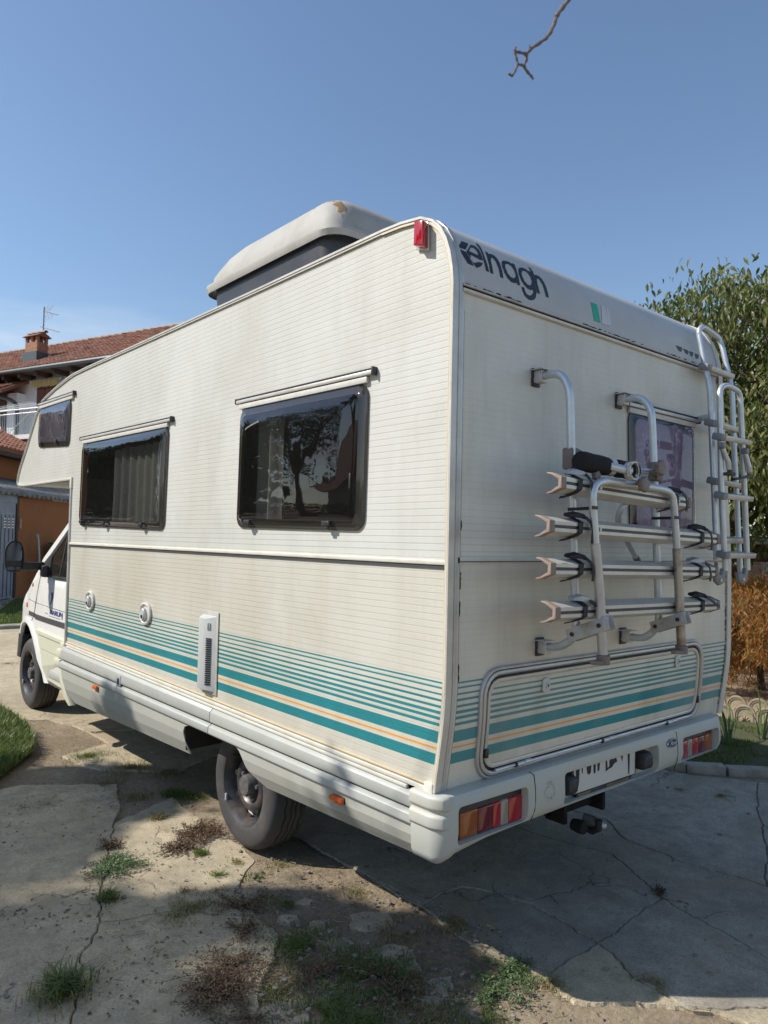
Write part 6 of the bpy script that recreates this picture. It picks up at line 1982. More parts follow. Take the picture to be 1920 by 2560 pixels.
def crown_tree(root, base, trunk_pts, r0, crown_c, crown_r, n_clus, per, leaf, lmat, seed, n_obj=0, tip_bias=.75, hang=.6, clus=.28, squash=1.0, keep=None, bark=None, extra=()):
    rnd = random.Random(seed); bark = bark or M['bark']
    tp = smooth_path(trunk_pts, 5)
    MB().tube(tp, [lerp(r0, r0 * .45, k / (len(tp) - 1)) for k in range(len(tp))], 10).build('trunk', bark, root, smooth=True)
    cc = Vector(crown_c); fork = Vector(trunk_pts[-1])
    tips = []
    while len(tips) < n_clus:
        d = Vector((rnd.gauss(0, 1), rnd.gauss(0, 1), rnd.gauss(0, 1)))
        d.normalize(); t = rnd.random() ** (1 - tip_bias)
        p = cc + Vector((d.x * crown_r[0], d.y * crown_r[1], d.z * crown_r[2])) * t
        nz = noise.noise(p * .9 + Vector((seed, 0, 0)))
        if nz < -.12 and t > .55: continue
        if keep and not keep(p): continue
        tips.append(p)
    tips += [Vector(e_) for e_ in extra]
    # limbs: a handful of main limbs, twigs to the clusters
    nl = 7
    mains = [fork.lerp(cc + Vector((math.cos(a) * crown_r[0] * .5, math.sin(a) * crown_r[1] * .5, rnd.uniform(-.1, .5) * crown_r[2])), 1) for a in [2 * PI * k / nl + rnd.random() for k in range(nl)]]
    if keep and not n_obj: mains = rnd.sample(tips[:n_clus], nl)
    for m in mains:
        mid = fork.lerp(m, .5) + Vector((rnd.uniform(-.15, .15), rnd.uniform(-.15, .15), rnd.uniform(0, .25)))
        pp = smooth_path([fork - Vector((0, 0, .1)), mid, m], 4)
        MB().tube(pp, [lerp(r0 * .42, r0 * .12, k / (len(pp) - 1)) for k in range(len(pp))], 7).build('limb', bark, root, smooth=True)
    tw = MB()
    for p in tips:
        m = min(mains, key=lambda q: (q - p).length)
        s = fork.lerp(m, rnd.uniform(.75, 1))
        if n_obj and (p - s).length > .7: s = s.lerp(p, .55)
        mid = s.lerp(p, .5) + Vector((rnd.uniform(-.1, .1), rnd.uniform(-.1, .1), rnd.uniform(0, .18)))
        tw.tube([s, mid, p], [.0026, .002, .0015] if extra else [r0 * .07, r0 * .045, r0 * .02], 4, caps=False)
    struct(tw.build('twigs', bark, root), 'stuff')
    L, w = leaf
    leaves = []
    for p in tips:
        ax = (p - fork); ax.normalize()
        twd = (ax * .5 + Vector((rnd.uniform(-1, 1), rnd.uniform(-1, 1), rnd.uniform(-.6, .6)))).normalized()
        for k in range(per):
            q = p + twd * rnd.uniform(-clus, clus) + Vector((rnd.gauss(0, 1), rnd.gauss(0, 1), rnd.gauss(0, 1))) * clus * .35
            d = Vector((rnd.uniform(-1, 1), rnd.uniform(-1, 1), -hang + rnd.uniform(-.5, .5)))
            leaves.append((q, d, rnd.uniform(.65, 1.15)))
    if n_obj: leaves.sort(key=lambda t: (t[0] - CAMPOS).length)
    v0, f0 = leaf_verts(L, w)
    me = bpy.data.meshes.new('leaf'); me.from_pydata(v0, [], f0); me.materials.append(lmat)
    mb_ = MB()
    for i, (q, d, s) in enumerate(leaves):
        m3 = rot_to(d) @ Matrix.Rotation(rnd.uniform(-1.2, 1.2), 3, 'Y')
        if i < n_obj:
            o = bpy.data.objects.new('leaf', me); COL.objects.link(o)
            o.matrix_world = Matrix.Translation(q) @ m3.to_4x4() @ Matrix.Scale(s, 4)
            o.parent = root; o.matrix_parent_inverse = WM[root.name].inverted()
        else:
            o_ = len(mb_.v)
            for v in v0:
                t = m3 @ Vector((v[0] * s, v[1] * s, v[2] * s)); mb_.v.append((q.x + t.x, q.y + t.y, q.z + t.z))
            for f in f0: mb_.f.append(tuple(a + o_ for a in f))
    me2 = bpy.data.meshes.new('foliage'); me2.from_pydata(mb_.v, [], mb_.f); 
    struct(link('foliage', me2, lmat, root), 'stuff')
    return tips

# --- leafy fruit tree on the right
tb = azv(67.5, 11.6)
tr = thing('fruit_tree', 'leafy fruit tree with drooping green leaves behind the ladder', 'tree', (tb.x, tb.y, 0))
c0 = azv(70.6, 10.7)
crown_tree(tr, tb, [(tb.x, tb.y, -.02), (tb.x - .12, tb.y + .12, .7), (tb.x - .42, tb.y + .28, 1.35), (tb.x - .55, tb.y + .35, 1.9)], .15,
           (c0.x, c0.y, 3.30), (2.8, 2.8, 2.05), 2000, 33, (.112, .042), M['leaf'], 21, n_obj=290, tip_bias=.62, hang=.9, clus=.28, keep=lambda p: p.z > 1.62)
# tall off-frame trees on the left: their crowns shade the yard, and they mirror in the windows
def shade_tree(name, label, base, trunk, r0, cc, cr, ncl, per, leaf, seed, keep=None, lm='leaf_dark', clus=.34, extra=()):
    t = thing(name, label, 'tree', (base[0], base[1], 0), group=None)
    crown_tree(t, base, trunk, r0, cc, cr, ncl, per, leaf, M[lm], seed, tip_bias=.6, hang=.4, clus=clus, keep=keep, extra=extra)
    return t
def shadow_xy(p): 
    k = p.z / SUNV.z
    return (p.x - SUNV.x * k, p.y - SUNV.y * k)

def inside(p, poly):
    x, y = p; c = False
    for i in range(len(poly)):
        x1, y1 = poly[i]; x2, y2 = poly[i - 1]
        if (y1 > y) != (y2 > y) and x < (x2 - x1) * (y - y1) / (y2 - y1) + x1: c = not c
    return c
SC_ = lambda L: [G(a / .4958, 1600 + b / .4958) for a, b in L]
SHADE_B = SC_([(-60, 470), (0, 452), (40, 438), (66, 412), (62, 385), (18, 358), (40, 345), (100, 343), (130, 330), (160, 345), (205, 345), (240, 335), (290, 330), (345, 322), (385, 322), (405, 340), (440, 350), (478, 343), (505, 358), (530, 388), (566, 402), (560, 416), (520, 420), (505, 432), (520, 455), (548, 476), (580, 540), (560, 640), (-60, 640)])
SHADE_A = SC_([(-120, 300), (-40, 300), (30, 287), (75, 278), (105, 262), (125, 243), (150, 224), (190, 210), (222, 200), (243, 186), (226, 172), (170, 162), (90, 160), (-10, 168), (-120, 180)])
GAPS = [(SC_([(u_, v_)])[0], r_) for u_, v_, r_ in ((338, 384, .05), (352, 396, .05), (396, 412, .05), (300, 402, .045), (378, 400, .04), (245, 428, .06), (310, 455, .05), (400, 440, .06), (270, 372, .05), (230, 392, .05), (100, 440, .06), (330, 365, .045), (190, 470, .06), (420, 470, .05), (60, 470, .07))]
def keep_yard(p):
    q = shadow_xy(p)
    if inside(q, SHADE_B):
        for (gx, gy), r_ in GAPS:
            if math.hypot((q[0] - gx) * .8, q[1] - gy) < r_ + .105: return False
        return True
    return inside(q, SHADE_A)
def shade_tips(poly, n, seed, h0, h1):
    rn_ = random.Random(seed); xs0 = [p[0] for p in poly]; ys0 = [p[1] for p in poly]; out = []
    while len(out) < n:
        q = (rn_.uniform(min(xs0), max(xs0)), rn_.uniform(min(ys0), max(ys0)))
        h = rn_.uniform(h0, h1); p = Vector((q[0], q[1], 0)) + SUNV * (h / SUNV.z)
        if inside(q, poly) and keep_yard(p): out.append(p)
    return out
B_view = [p for p in SHADE_B]
t1 = shade_tree('garden_tree', 'tree just outside the picture whose bare twig tip hangs into the sky above the motorhome', (-6.3, 5.6),
                [(-6.3, 5.6, -.02), (-6.2, 5.5, 1.2), (-6.0, 5.3, 2.4), (-5.8, 5.1, 3.3)], .17, (-5.5, 4.0, 5.3), (2.8, 3.8, 1.6), 160, 34, (.15, .078), 31, keep=keep_yard, clus=.11, lm='leaf_shade', extra=shade_tips(SHADE_A, 420, 61, 4.9, 5.9) + shade_tips(SHADE_B, 760, 62, 4.6, 6.2) + [Vector((0, .62, .55)) + SUNV * 6.5])
t2 = shade_tree('garden_tree', 'second tree outside the picture, seen mirrored in the large side window', (-9.2, 14.2),
                [(-9.2, 14.2, -.02), (-9.1, 14.1, 1.4), (-8.9, 14.0, 2.8), (-8.8, 14.0, 3.4)], .16, (-8.8, 13.9, 5.0), (1.9, 2.2, 1.9), 230, 24, (.13, .06), 32)
# the twig tip over the yard
c7 = crop(1240, 0, 8.295)
def tw(q): return P(*c7(*q), y=-.95)
def twig(lst, r, extra=()):
    pts = list(extra) + [tw(q) for q in lst]
    pts = smooth_path(pts, 4)
    n = len(pts)
    rr_ = [lerp(r[0], r[1], k / (n - 1)) * (1 + .22 * math.sin(k * 1.7)) for k in range(n)]
    return MB().tube(pts, rr_, 8)
first = tw((1500, 0))
b = twig([(1500, 0), (1340, 210), (1260, 340), (1180, 560), (1080, 740), (960, 850), (740, 1000), (630, 1120)], (.0058, .0034),
         extra=[Vector((-4.8, 4.2, 4.7)), Vector((-3.0, 2.0, 4.7)), Vector((-1.4, -.1, 4.1)), tw((1900, -950)), tw((1670, -330))])
M['twig'] = pm('twig_bark', (.15, .115, .10), .8, var=.35, vs=60, bump=.4, bs=200)
br = b.build('branch', M['twig'], t1, smooth=True)
for lst, r in (([(630, 1120), (500, 1090), (390, 1055), (405, 985)], (.0032, .0022)), ([(390, 1060), (420, 1200), (445, 1330), (390, 1480), (330, 1570), (255, 1515)], (.0026, .0024)),
               ([(630, 1120), (630, 1230), (585, 1370), (660, 1500), (740, 1590), (770, 1650)], (.0036, .0022)), ([(445, 1335), (520, 1345), (585, 1370)], (.0024, .0028)), ([(700, 990), (690, 930)], (.002, .0012)), ([(1260, 340), (1225, 330)], (.004, .003))):
    twig(lst, r).build('twig', M['twig'], br, smooth=True)

# --- lace-leaf maple
mp_ = azv(67.4, 10.0)
mt = thing('maple_shrub', 'spreading orange and green lace-leaf maple behind the scalloped edging', 'shrub', (mp_.x, mp_.y, 0))
crown_tree(mt, mp_, [(mp_.x, mp_.y, -.02), (mp_.x - .05, mp_.y, .25), (mp_.x, mp_.y, .5)], .05, (mp_.x, mp_.y, .70), (1.55, 1.55, .60), 1150, 30, (.085, .0125), M['maple'], 41, n_obj=0, tip_bias=.75, hang=.7, clus=.12,
           keep=lambda p: not (p.z < .42 and noise.noise(p * 2.5) > -.1))

# --- hedge and things beyond on the right
def hedge(name, label, pts, h, depth, n, leaf, lm, seed, z0=.05, cat='hedge'):
    rnd = random.Random(seed); mb_ = MB(); v0, f0 = leaf_verts(*leaf)
    c = Vector(pts[0])
    for i in range(n):
        t = rnd.random() * (len(pts) - 1); k = int(t)
        a, b_ = Vector(pts[k]), Vector(pts[k + 1])
        p = a.lerp(b_, t - k); d = (b_ - a).normalized(); s = Vector((-d.y, d.x, 0))
        hh = h * (1 + .25 * noise.noise(p * .35))
        zz = hh * rnd.random() ** .7
        o = rnd.uniform(-1, 1); o = math.copysign(abs(o) ** .5, o)
        q = p + s * o * depth * (1 - .35 * (zz / hh) ** 3) * (1 + .3 * noise.noise(Vector((p.x * 1.3, p.y * 1.3, zz)))) + Vector((0, 0, z0 + zz))
        m3 = rot_to(Vector((rnd.uniform(-1, 1), rnd.uniform(-1, 1), rnd.uniform(-1, .6)))) @ Matrix.Rotation(rnd.uniform(-1.5, 1.5), 3, 'Y')
        o_ = len(mb_.v)
        for v in v0:
            t_ = m3 @ Vector(v); mb_.v.append((q.x + t_.x, q.y + t_.y, q.z + t_.z))
        for f in f0: mb_.f.append(tuple(a_ + o_ for a_ in f))
    me = bpy.data.meshes.new(name); me.from_pydata(mb_.v, [], mb_.f)
    o = link(name, me, M[lm])
    return tag(o, label, cat)
q0, q1 = azv(55, 19), azv(80, 17)
hedge('hedge', 'dark green hedge beyond the white garden fence', [(q0.x, q0.y, 0), (q1.x, q1.y, 0)], 2.5, .7, 11000, (.16, .08), 'leaf_dark', 51)
hedge('hedge', 'clipped hedge along the left edge of the yard, mirrored in the windows', [(-10.5, -6, 0), (-10.8, 6, 0), (-10.5, 22, 0)], 2.3, .6, 9000, (.2, .1), 'leaf_dark', 52)
# house mirrored in the windows
tb_ = hedge('tree_belt', None, [(-10.5, 20.5, 0), (-10.5, 26, 0), (-10, 36, 0)], 7.0, 1.8, 11000, (.5, .26), 'leaf_dark', 53, z0=.4, cat=None)
struct(tb_, 'stuff')
nh = thing('neighbour_house', 'brown-roofed house left of the picture, mirrored in the side windows', 'house', (-17, 16, 0))
MB().box((-22, 11, 0), (-15, 21, 3.6)).build('wall', M['plaster'], nh)
b = MB(); b.v = [(-14.4, 10.4, 3.5), (-14.4, 21.6, 3.5), (-18.5, 21.6, 6.0), (-18.5, 10.4, 6.0), (-22.6, 10.4, 3.5), (-22.6, 21.6, 3.5)]
b.f = [(0, 1, 2, 3), (3, 2, 5, 4), (0, 3, 4), (1, 5, 2)]
b.build('roof', M['tile'], nh)
for y in (13, 16, 19): MB().box((-15.02, y - .5, 1.2), (-14.97, y + .5, 2.5)).build('window', M['shutter'], nh)

# --- white hooped garden fence
fc = azv(67, 12.2); fd = Vector((.46, -.89, 0)).normalized()
fn = thing('garden_fence', 'low white metal fence with hooped top behind the maple', 'fence', (fc.x, fc.y, 0))
def fp(s, z): return fc + fd * s + Vector((0, 0, z))
zt_ = CAMPOS.z - .029 * 12.2
for k in range(-3, 4):
    MB().box((-.03, -.03, 0), (.03, .03, zt_ + .16), Matrix.Translation(fp(k * 1.1 + .12, 0))).build('fence_post', M['plate_paint'], fn, bevel=.005)
for z in (zt_ - .12, zt_ - .30, .25):
    MB().tube([fp(-3.4, z), fp(3.5, z)], .010, 6).build('fence_rail', M['plate_paint'], fn)
MB().tube([fp(-3.4, zt_ + .12), fp(3.5, zt_ + .12)], .018, 6).build('fence_rail', M['plate_paint'], fn)
for k in range(52):
    s = -3.4 + k * .13
    pts = [fp(s, .1), fp(s, zt_ - .08)] + [fp(s + .075 - .075 * math.cos(a), zt_ - .08 + .075 * math.sin(a)) for a in [PI * j_ / 6 for j_ in range(1, 6)]] + [fp(s + .15, zt_ - .08)]
    MB().tube(pts, .0045, 5).build('fence_hoop', M['plate_paint'], fn)
# low brick pier and dark garden shed seen through the fence
ps = azv(66.0, 15.0)
shd = thing('garden_shed', 'dark timber shed standing in shade beyond the hooped fence', 'shed', (ps.x, ps.y, 0))
MB().box((-1.6, -.8, 0), (1.6, .8, 1.75), Matrix.Translation(ps) @ Matrix.Rotation(-1.1, 4, 'Z')).build('wall', M['wood'], shd)
MB().box((-1.75, -.95, 1.75), (1.75, .95, 1.85), Matrix.Translation(ps) @ Matrix.Rotation(-1.1, 4, 'Z')).build('roof', M['gutter'], shd)
bw = azv(66.9, 13.4)
tag(MB().box((-1.5, -.12, 0), (1.5, .12, .95), Matrix.Translation(bw) @ Matrix.Rotation(-1.15, 4, 'Z')).build('brick_wall', M['brick'], None), 'low brown brick wall behind the hooped fence', 'wall')

# --- scalloped concrete edging, two rows
M['scallop'] = pm('cast_concrete', (.40, .33, .23), .9, var=.18, vs=9, dirt=(.22, .17, .11), dirt_s=7, dirt_amt=.7, bump=.4, bs=70)
def scallop_mesh():
    w, h, rw = .195, .165, .0975
    def arch_(r, zb_, n=14): 
        return [(-r, zb_)] + [(-r * math.cos(PI * k / n), h - rw + r * math.sin(PI * k / n)) for k in range(n + 1)] + [(r, zb_)]
    b = MB()
    outer = arch_(rw, -.06)
    b.prism([(x, .0, z) for x, z in outer], (0, .035, 0))
    for r0, r1, d in ((.0965, .084, .012), (.074, .066, .007)):
        a, c = arch_(r0, -.05), arch_(r1, -.05); n = len(a)
        vs = [(x, -d, z) for x, z in a] + [(x, -d, z) for x, z in c] + [(x, 0, z) for x, z in a] + [(x, 0, z) for x, z in c]
        fs = []
        for k in range(n - 1):
            fs += [(k, k + 1, n + k + 1, n + k), (k, 2 * n + k, 2 * n + k + 1, k + 1), (n + k, n + k + 1, 3 * n + k + 1, 3 * n + k)]
        b.add(vs, fs)
    for ang in (-70, -35, 0, 35, 70):
        a = R(ang); L = .058 if ang == 0 else .050
        d = Vector((math.sin(a), 0, math.cos(a))); s = Vector((d.z, 0, -d.x)); o = Vector((0, 0, .018))
        pts = [o + d * .010, o + d * L * .6 + s * .0095, o + d * L, o + d * L * .6 - s * .0095]
        b.add([p for p in pts] + [o + d * L * .62 + Vector((0, -.014, 0))], [(0, 1, 4), (1, 2, 4), (2, 3, 4), (3, 0, 4)])
    return b
sc_b = scallop_mesh()
sc_me = bpy.data.meshes.new('edging_tile'); sc_me.from_pydata(sc_b.v, [], sc_b.f); sc_me.materials.append(M['scallop'])
def row(label, A, Bq, n0, n1, z, seed):
    A = Vector((*A, 0)); Bq = Vector((*Bq, 0)); d = (Bq - A).normalized()
    t = thing('garden_edging', label, 'edging', (A.x, A.y, 0)); rnd = random.Random(seed)
    nn = Vector((-d.y, d.x, 0))
    if nn.dot(CAMPOS - A) > 0: nn = -nn
    m3 = Matrix((d, nn, Vector((0, 0, 1)))).transposed()
    for k in range(n0, n1):
        o = bpy.data.objects.new('edging_tile', sc_me); COL.objects.link(o)
        p = A + d * (k * .2) + Vector((0, 0, z + rnd.uniform(-.008, .008)))
        o.matrix_world = Matrix.Translation(p) @ m3.to_4x4() @ Matrix.Rotation(rnd.uniform(-.05, .05), 4, 'Y')
        o.parent = t; o.matrix_parent_inverse = WM[t.name].inverted()
row('front row of scalloped cast edging tiles with shell pattern', G(1862, 1808), G(1907, 1814), -5, 6, 0, 1)
row('rear row of scalloped cast edging tiles, nearer the maple', G(1842, 1781), G(1887, 1787), -5, 7, .0, 2)
sheet = MB()
def sheet_poly(pts, z, name, mat, kind='structure', lbl=None):
    v2, f2 = fill(pts, (), [(0, [pts[0][0] + .5 * k for k in range(-20, 20)]), (1, [pts[0][1] + .5 * k for k in range(-20, 20)])])
    o = MB().add([(x, y, z + .012 * noise.noise(Vector((x * 2, y * 2, 1)))) for x, y in v2], f2).build(name, mat, None)
    return struct(o, kind)
M['bedsoil'] = pm('bed_soil', (.28, .22, .14), .95, var=.3, vs=12, dirt=(.14, .10, .06), dirt_s=4, dirt_amt=.6, bump=.5, bs=60)
sheet_poly([(5.3, -4), (5.3, 1.6), (5.0, 4.5), (8, 8), (16, 8), (18, 0), (10, -4)], .0, 'garden_bed', M['bedsoil'])
# --- kerb stones on the right
kpts = [(3.15, 2.2), (3.28, 1.35), (3.42, .86), (3.62, .64), (3.90, .36), (4.45, -.25), (5.2, -1.1)]
ks = struct(MB().tube([(p[0] + .06, p[1] + .04, -.03) for p in kpts], .02, 6).build('kerb_bedding', M['kerb'], None))
rnd = random.Random(12)
acc = 0
for i in range(len(kpts) - 1):
    a, b_ = Vector((*kpts[i], 0)), Vector((*kpts[i + 1], 0)); L = (b_ - a).length; n = max(1, round(L / .33)); d = (b_ - a).normalized()
    for k in range(n):
        p = a + d * (L * (k + .03) / n); q = a + d * (L * (k + .97) / n)
        h = .045 + rnd.uniform(-.008, .012)
        s = Vector((d.y, -d.x, 0)) * -.055
        MB().obox(p + s + Vector((0, 0, h / 2 - .02)), q + s + Vector((0, 0, h / 2 - .02 + rnd.uniform(-.006, .006))), (0, 0, 1), .10, h + .05).build('kerb_stone', M['kerb'], ks, bevel=.008)
# --- grass, tufts and weeds
def blades(spots, h, w, mat, name, rnd, lean=.5, curve=.5):
    mb_ = MB()
    for (x, y, z, s) in spots:
        a = rnd.uniform(0, 2 * PI); ln_ = rnd.uniform(.1, 1) * lean; hh = h * s * rnd.uniform(.6, 1.2); ww = w * rnd.uniform(.7, 1.2)
        dx, dy = math.cos(a), math.sin(a)
        px, py = -dy * ww / 2, dx * ww / 2
        m = .5
        c1 = (x + dx * ln_ * hh * .35, y + dy * ln_ * hh * .35, z + hh * .6)
        tip = (x + dx * ln_ * hh * (1 + curve), y + dy * ln_ * hh * (1 + curve), z + hh * (1 - .4 * ln_ * curve))
        o = len(mb_.v)
        mb_.v += [(x - px, y - py, z), (x + px, y + py, z), (c1[0] + px * .8, c1[1] + py * .8, c1[2]), (c1[0] - px * .8, c1[1] - py * .8, c1[2]), tip]
        mb_.f += [(o, o + 1, o + 2, o + 3), (o + 3, o + 2, o + 4)]
    me = bpy.data.meshes.new(name); me.from_pydata(mb_.v, [], mb_.f)
    return link(name, me, mat)
rnd = random.Random(77)
def lawn(poly, dens, h, w, mat, name, z=0.0, z_h=0.0, seed=1, patch=0.0):
    rn_ = random.Random(seed); xs0 = [p[0] for p in poly]; ys0 = [p[1] for p in poly]
    A = (max(xs0) - min(xs0)) * (max(ys0) - min(ys0)); sp_ = []
    for _ in range(int(A * dens)):
        p = (rn_.uniform(min(xs0), max(xs0)), rn_.uniform(min(ys0), max(ys0)))
        if not inside(p, poly): continue
        nz = noise.noise(Vector((p[0] * 3, p[1] * 3, seed)))
        if nz < patch - .6: continue
        if patch and nz < rn_.uniform(-.4, .25) * patch: continue
        sp_.append((p[0], p[1], z, 1 + .35 * nz))
    return blades(sp_, h, w, mat, name, rn_)
# left lawn, raised behind a low edging
lawnL = [(-3.2, 3.55), (-.60, 3.60), (-.42, 3.86), (-.24, 4.15), (-.14, 4.66), (-.12, 5.3), (-.20, 6.2), (-.9, 7.5), (-3.2, 8)]
sheet_poly(lawnL, .03, 'lawn', M['lawn'])
struct(lawn(lawnL, 9000, .10, .006, M['grass'], 'lawn_grass', z=.025, seed=3), 'stuff')
eb = thing('lawn_edging', 'worn stone edging strip at the corner of the lawn on the left', 'edging', (-.6, 3.5, 0))
for a, c in (((-1.9, 3.47), (-1.25, 3.50)), ((-1.24, 3.50), (-.64, 3.53))):
    MB().obox(Vector((*a, .03)), Vector((*c, .03)), (0, 0, 1), .06, .09).build('edging_stone', M['kerb'], eb, bevel=.008)
# lawn patch behind the front kerb
lawnF = [(1.15, 12.5), (3.9, 12.3), (4.2, 17.0), (2.9, 17.6)]
sheet_poly(lawnF, .04, 'lawn', M['lawn'])
struct(lawn(lawnF, 1500, .10, .010, M['grass'], 'lawn_grass', z=.04, seed=5), 'stuff')
fk = thing('front_kerb', 'pale concrete kerb crossing the yard ahead of the front wheel', 'kerb', (1.4, 12.2, 0))
for k in range(6):
    a = Vector((-2.1 + k * 1.0, 12.45 - k * .05, .04)); MB().obox(a - Vector((0, 0, .02)), a + Vector((.98, -.05, -.02)), (0, 0, 1), .30, .08).build('kerb_stone', M['kerb'], fk, bevel=.012)
for k in range(4):
    a = Vector((1.15 + k * .44, 12.55 + k * 1.25, .04)); MB().obox(a, a + Vector((.43, 1.22, 0)), (0, 0, 1), .12, .13).build('kerb_stone', M['kerb'], fk, bevel=.012)
# shaded lawn between kerb and edging on the right
lawnR = [(3.42, 2.3), (3.36, 1.4), (3.52, .98), (3.72, .74), (3.98, .50), (4.55, -.15), (5.3, -1.0), (6.2, .1), (5.35, 1.6), (5.2, 3.0), (4.0, 4.5)]
sheet_poly(lawnR, .012, 'lawn', M['lawn'])
struct(lawn(lawnR, 3800, .035, .005, M['grass'], 'lawn_grass', z=.01, seed=6, patch=.6), 'stuff')
# fallen leaves on the bed
lv = MB(); rn_ = random.Random(14); v0, f0 = leaf_verts(.085, .035, .1, .1)
for _ in range(2600):
    x, y = rn_.uniform(5.3, 10.5), rn_.uniform(.2, 5.5)
    m3 = Matrix.Rotation(rn_.uniform(0, 6.28), 3, 'Z') @ Matrix.Rotation(rn_.uniform(-.4, .4), 3, 'X') @ Matrix.Rotation(rn_.uniform(-.6, .6), 3, 'Y')
    o = len(lv.v); s = rn_.uniform(.6, 1.1)
    for v in v0:
        t_ = m3 @ Vector((v[0] * s, v[1] * s, v[2] * s)); lv.v.append((x + t_.x, y + t_.y, .022 + t_.z))
    for f in f0: lv.f.append(tuple(a_ + o for a_ in f))
me = bpy.data.meshes.new('fallen_leaves'); me.from_pydata(lv.v, [], lv.f)
struct(link('fallen_leaves', me, M['litter']), 'stuff')
# iris clumps
def iris(x, y, n, h, label, seed):
    rn_ = random.Random(seed); t = thing('iris_plant', label, 'plant', (x, y, 0))
    for k in range(n):
        a = rn_.uniform(0, 6.28); ln_ = rn_.uniform(.05, 1.0); hh = h * rn_.uniform(.4, 1.1)
        p = [Vector((x + math.cos(a) * .02, y + math.sin(a) * .02, 0)), Vector((x + math.cos(a) * ln_ * hh * .4, y + math.sin(a) * ln_ * hh * .4, hh * .6)), Vector((x + math.cos(a) * ln_ * hh * 1.2, y + math.sin(a) * ln_ * hh * 1.2, hh * (1 - ln_ * .5)))]
        pp = smooth_path(p, 4); b = MB(); s = Vector((-math.sin(a), math.cos(a), 0))
        for i, q in enumerate(pp):
            w_ = .009 * (1 - (i / (len(pp) - 1)) ** 2) + .0008
            b.v += [tuple(q - s * w_), tuple(q + Vector((0, 0, .002))), tuple(q + s * w_)]
        for i in range(len(pp) - 1):
            b.f += [(3 * i, 3 * i + 1, 3 * i + 4, 3 * i + 3), (3 * i + 1, 3 * i + 2, 3 * i + 5, 3 * i + 4)]
        b.build('leaf', M['weed'], t, smooth=True)
g1 = G(1822, 1868); g2 = G(1905, 1850)
iris(g1[0], g1[1], 9, .60, 'tall iris leaves beside the right end of the rear bumper', 3)
iris(g2[0], g2[1], 12, .50, 'iris clump in front of the scalloped edging at the right edge', 4)
# weeds and tufts on the yard
def clump(u, v, r, n, h, kind, label=None, cat='weed', w=.004, squash=1.0):
    c = G(u, v); rn_ = random.Random(int(u * 31 + v))
    sp_ = []
    if kind in ('grass', 'grass_dry'):
        for _ in range(n):
            a, q = rn_.uniform(0, 6.28), abs(rn_.gauss(0, .30 if label else .45)) * r
            x, y = c[0] + math.cos(a) * q, c[1] + math.sin(a) * q
            if not label and noise.noise(Vector((x * 9, y * 9, 2))) < -.25: continue
            sp_.append((x, y, -.006, 1.0))
        o = blades(sp_, h, w, M[kind], 'grass_tuft', rn_, lean=1.0, curve=.8)
    else:      # creeping weed: sprawling stems with many small leaves
        mb_ = MB(); v0, f0 = leaf_verts(.012, .007, .1, .2)
        stems = MB()
        for _ in range(max(6, n // 40)):
            a = rn_.uniform(0, 6.28); L = r * rn_.uniform(.5, 1.25); cv = rn_.uniform(-.8, .8)
            pts = []
            for k in range(6):
                t = k / 5; aa = a + cv * t
                pts.append(Vector((c[0] + math.cos(aa) * L * t * 1.0, c[1] + math.sin(aa) * L * t * squash, .004 + h * .5 * math.sin(t * 2.2) * rn_.uniform(.5, 1.2))))
            stems.tube(pts, .0012, 3, caps=False)
            for _ in range(40):
                t = rn_.random(); k = min(4, int(t * 5)); p = pts[k].lerp(pts[k + 1], t * 5 - k) + Vector((rn_.gauss(0, 1), rn_.gauss(0, 1), abs(rn_.gauss(0, .6)))) * .010
                m3 = rot_to(Vector((rn_.uniform(-1, 1), rn_.uniform(-1, 1), rn_.uniform(-.2, .8)))); o_ = len(mb_.v); s = rn_.uniform(.6, 1.3)
                for q in v0:
                    t_ = m3 @ Vector((q[0] * s, q[1] * s, q[2] * s)); mb_.v.append((p.x + t_.x, p.y + t_.y, p.z + t_.z))
                for f in f0: mb_.f.append(tuple(a_ + o_ for a_ in f))
        me = bpy.data.meshes.new('creeping_weed'); me.from_pydata(mb_.v, [], mb_.f)
        o = link('creeping_weed', me, M[kind])
        stems.build('stems', M['twig'], o)
    if label: tag(o, label, cat)
    else: struct(o, 'stuff')
    return o
clump(284, 2172, .15, 2600, .02, 'weed', 'mat of grey-green creeping weed beside the crack left of the rear wheel')
clump(275, 2115, .07, 700, .02, 'weed_red')
clump(270, 2249, .09, 300, .05, 'grass', 'green grass tuft growing out of the crack below the grey-green weed', 'grass tuft')
clump(159, 2481, .15, 420, .085, 'grass', 'big green grass tuft at the bottom left of the yard', 'grass tuft', w=.006)
clump(140, 2500, .20, 260, .06, 'grass_dry')
clump(554, 2442, .19, 2300, .035, 'weed_red', 'large sprawling reddish dried weed in the tree shade at the bottom')
clump(530, 2500, .13, 1500, .03, 'weed_red')
clump(505, 2085, .15, 2400, .025, 'weed_red', 'reddish-brown dried weed just behind the rear wheel')
clump(450, 2120, .13, 1300, .02, 'weed_red')
clump(395, 2045, .10, 320, .035, 'grass_dry', 'yellowing grass tuft at the edge of the round shadow', 'grass tuft')
clump(500, 2135, .05, 260, .03, 'grass')
clump(434, 1985, .14, 800, .035, 'grass', 'green grass patch on the edge of the motorhome shadow', 'grass tuft')
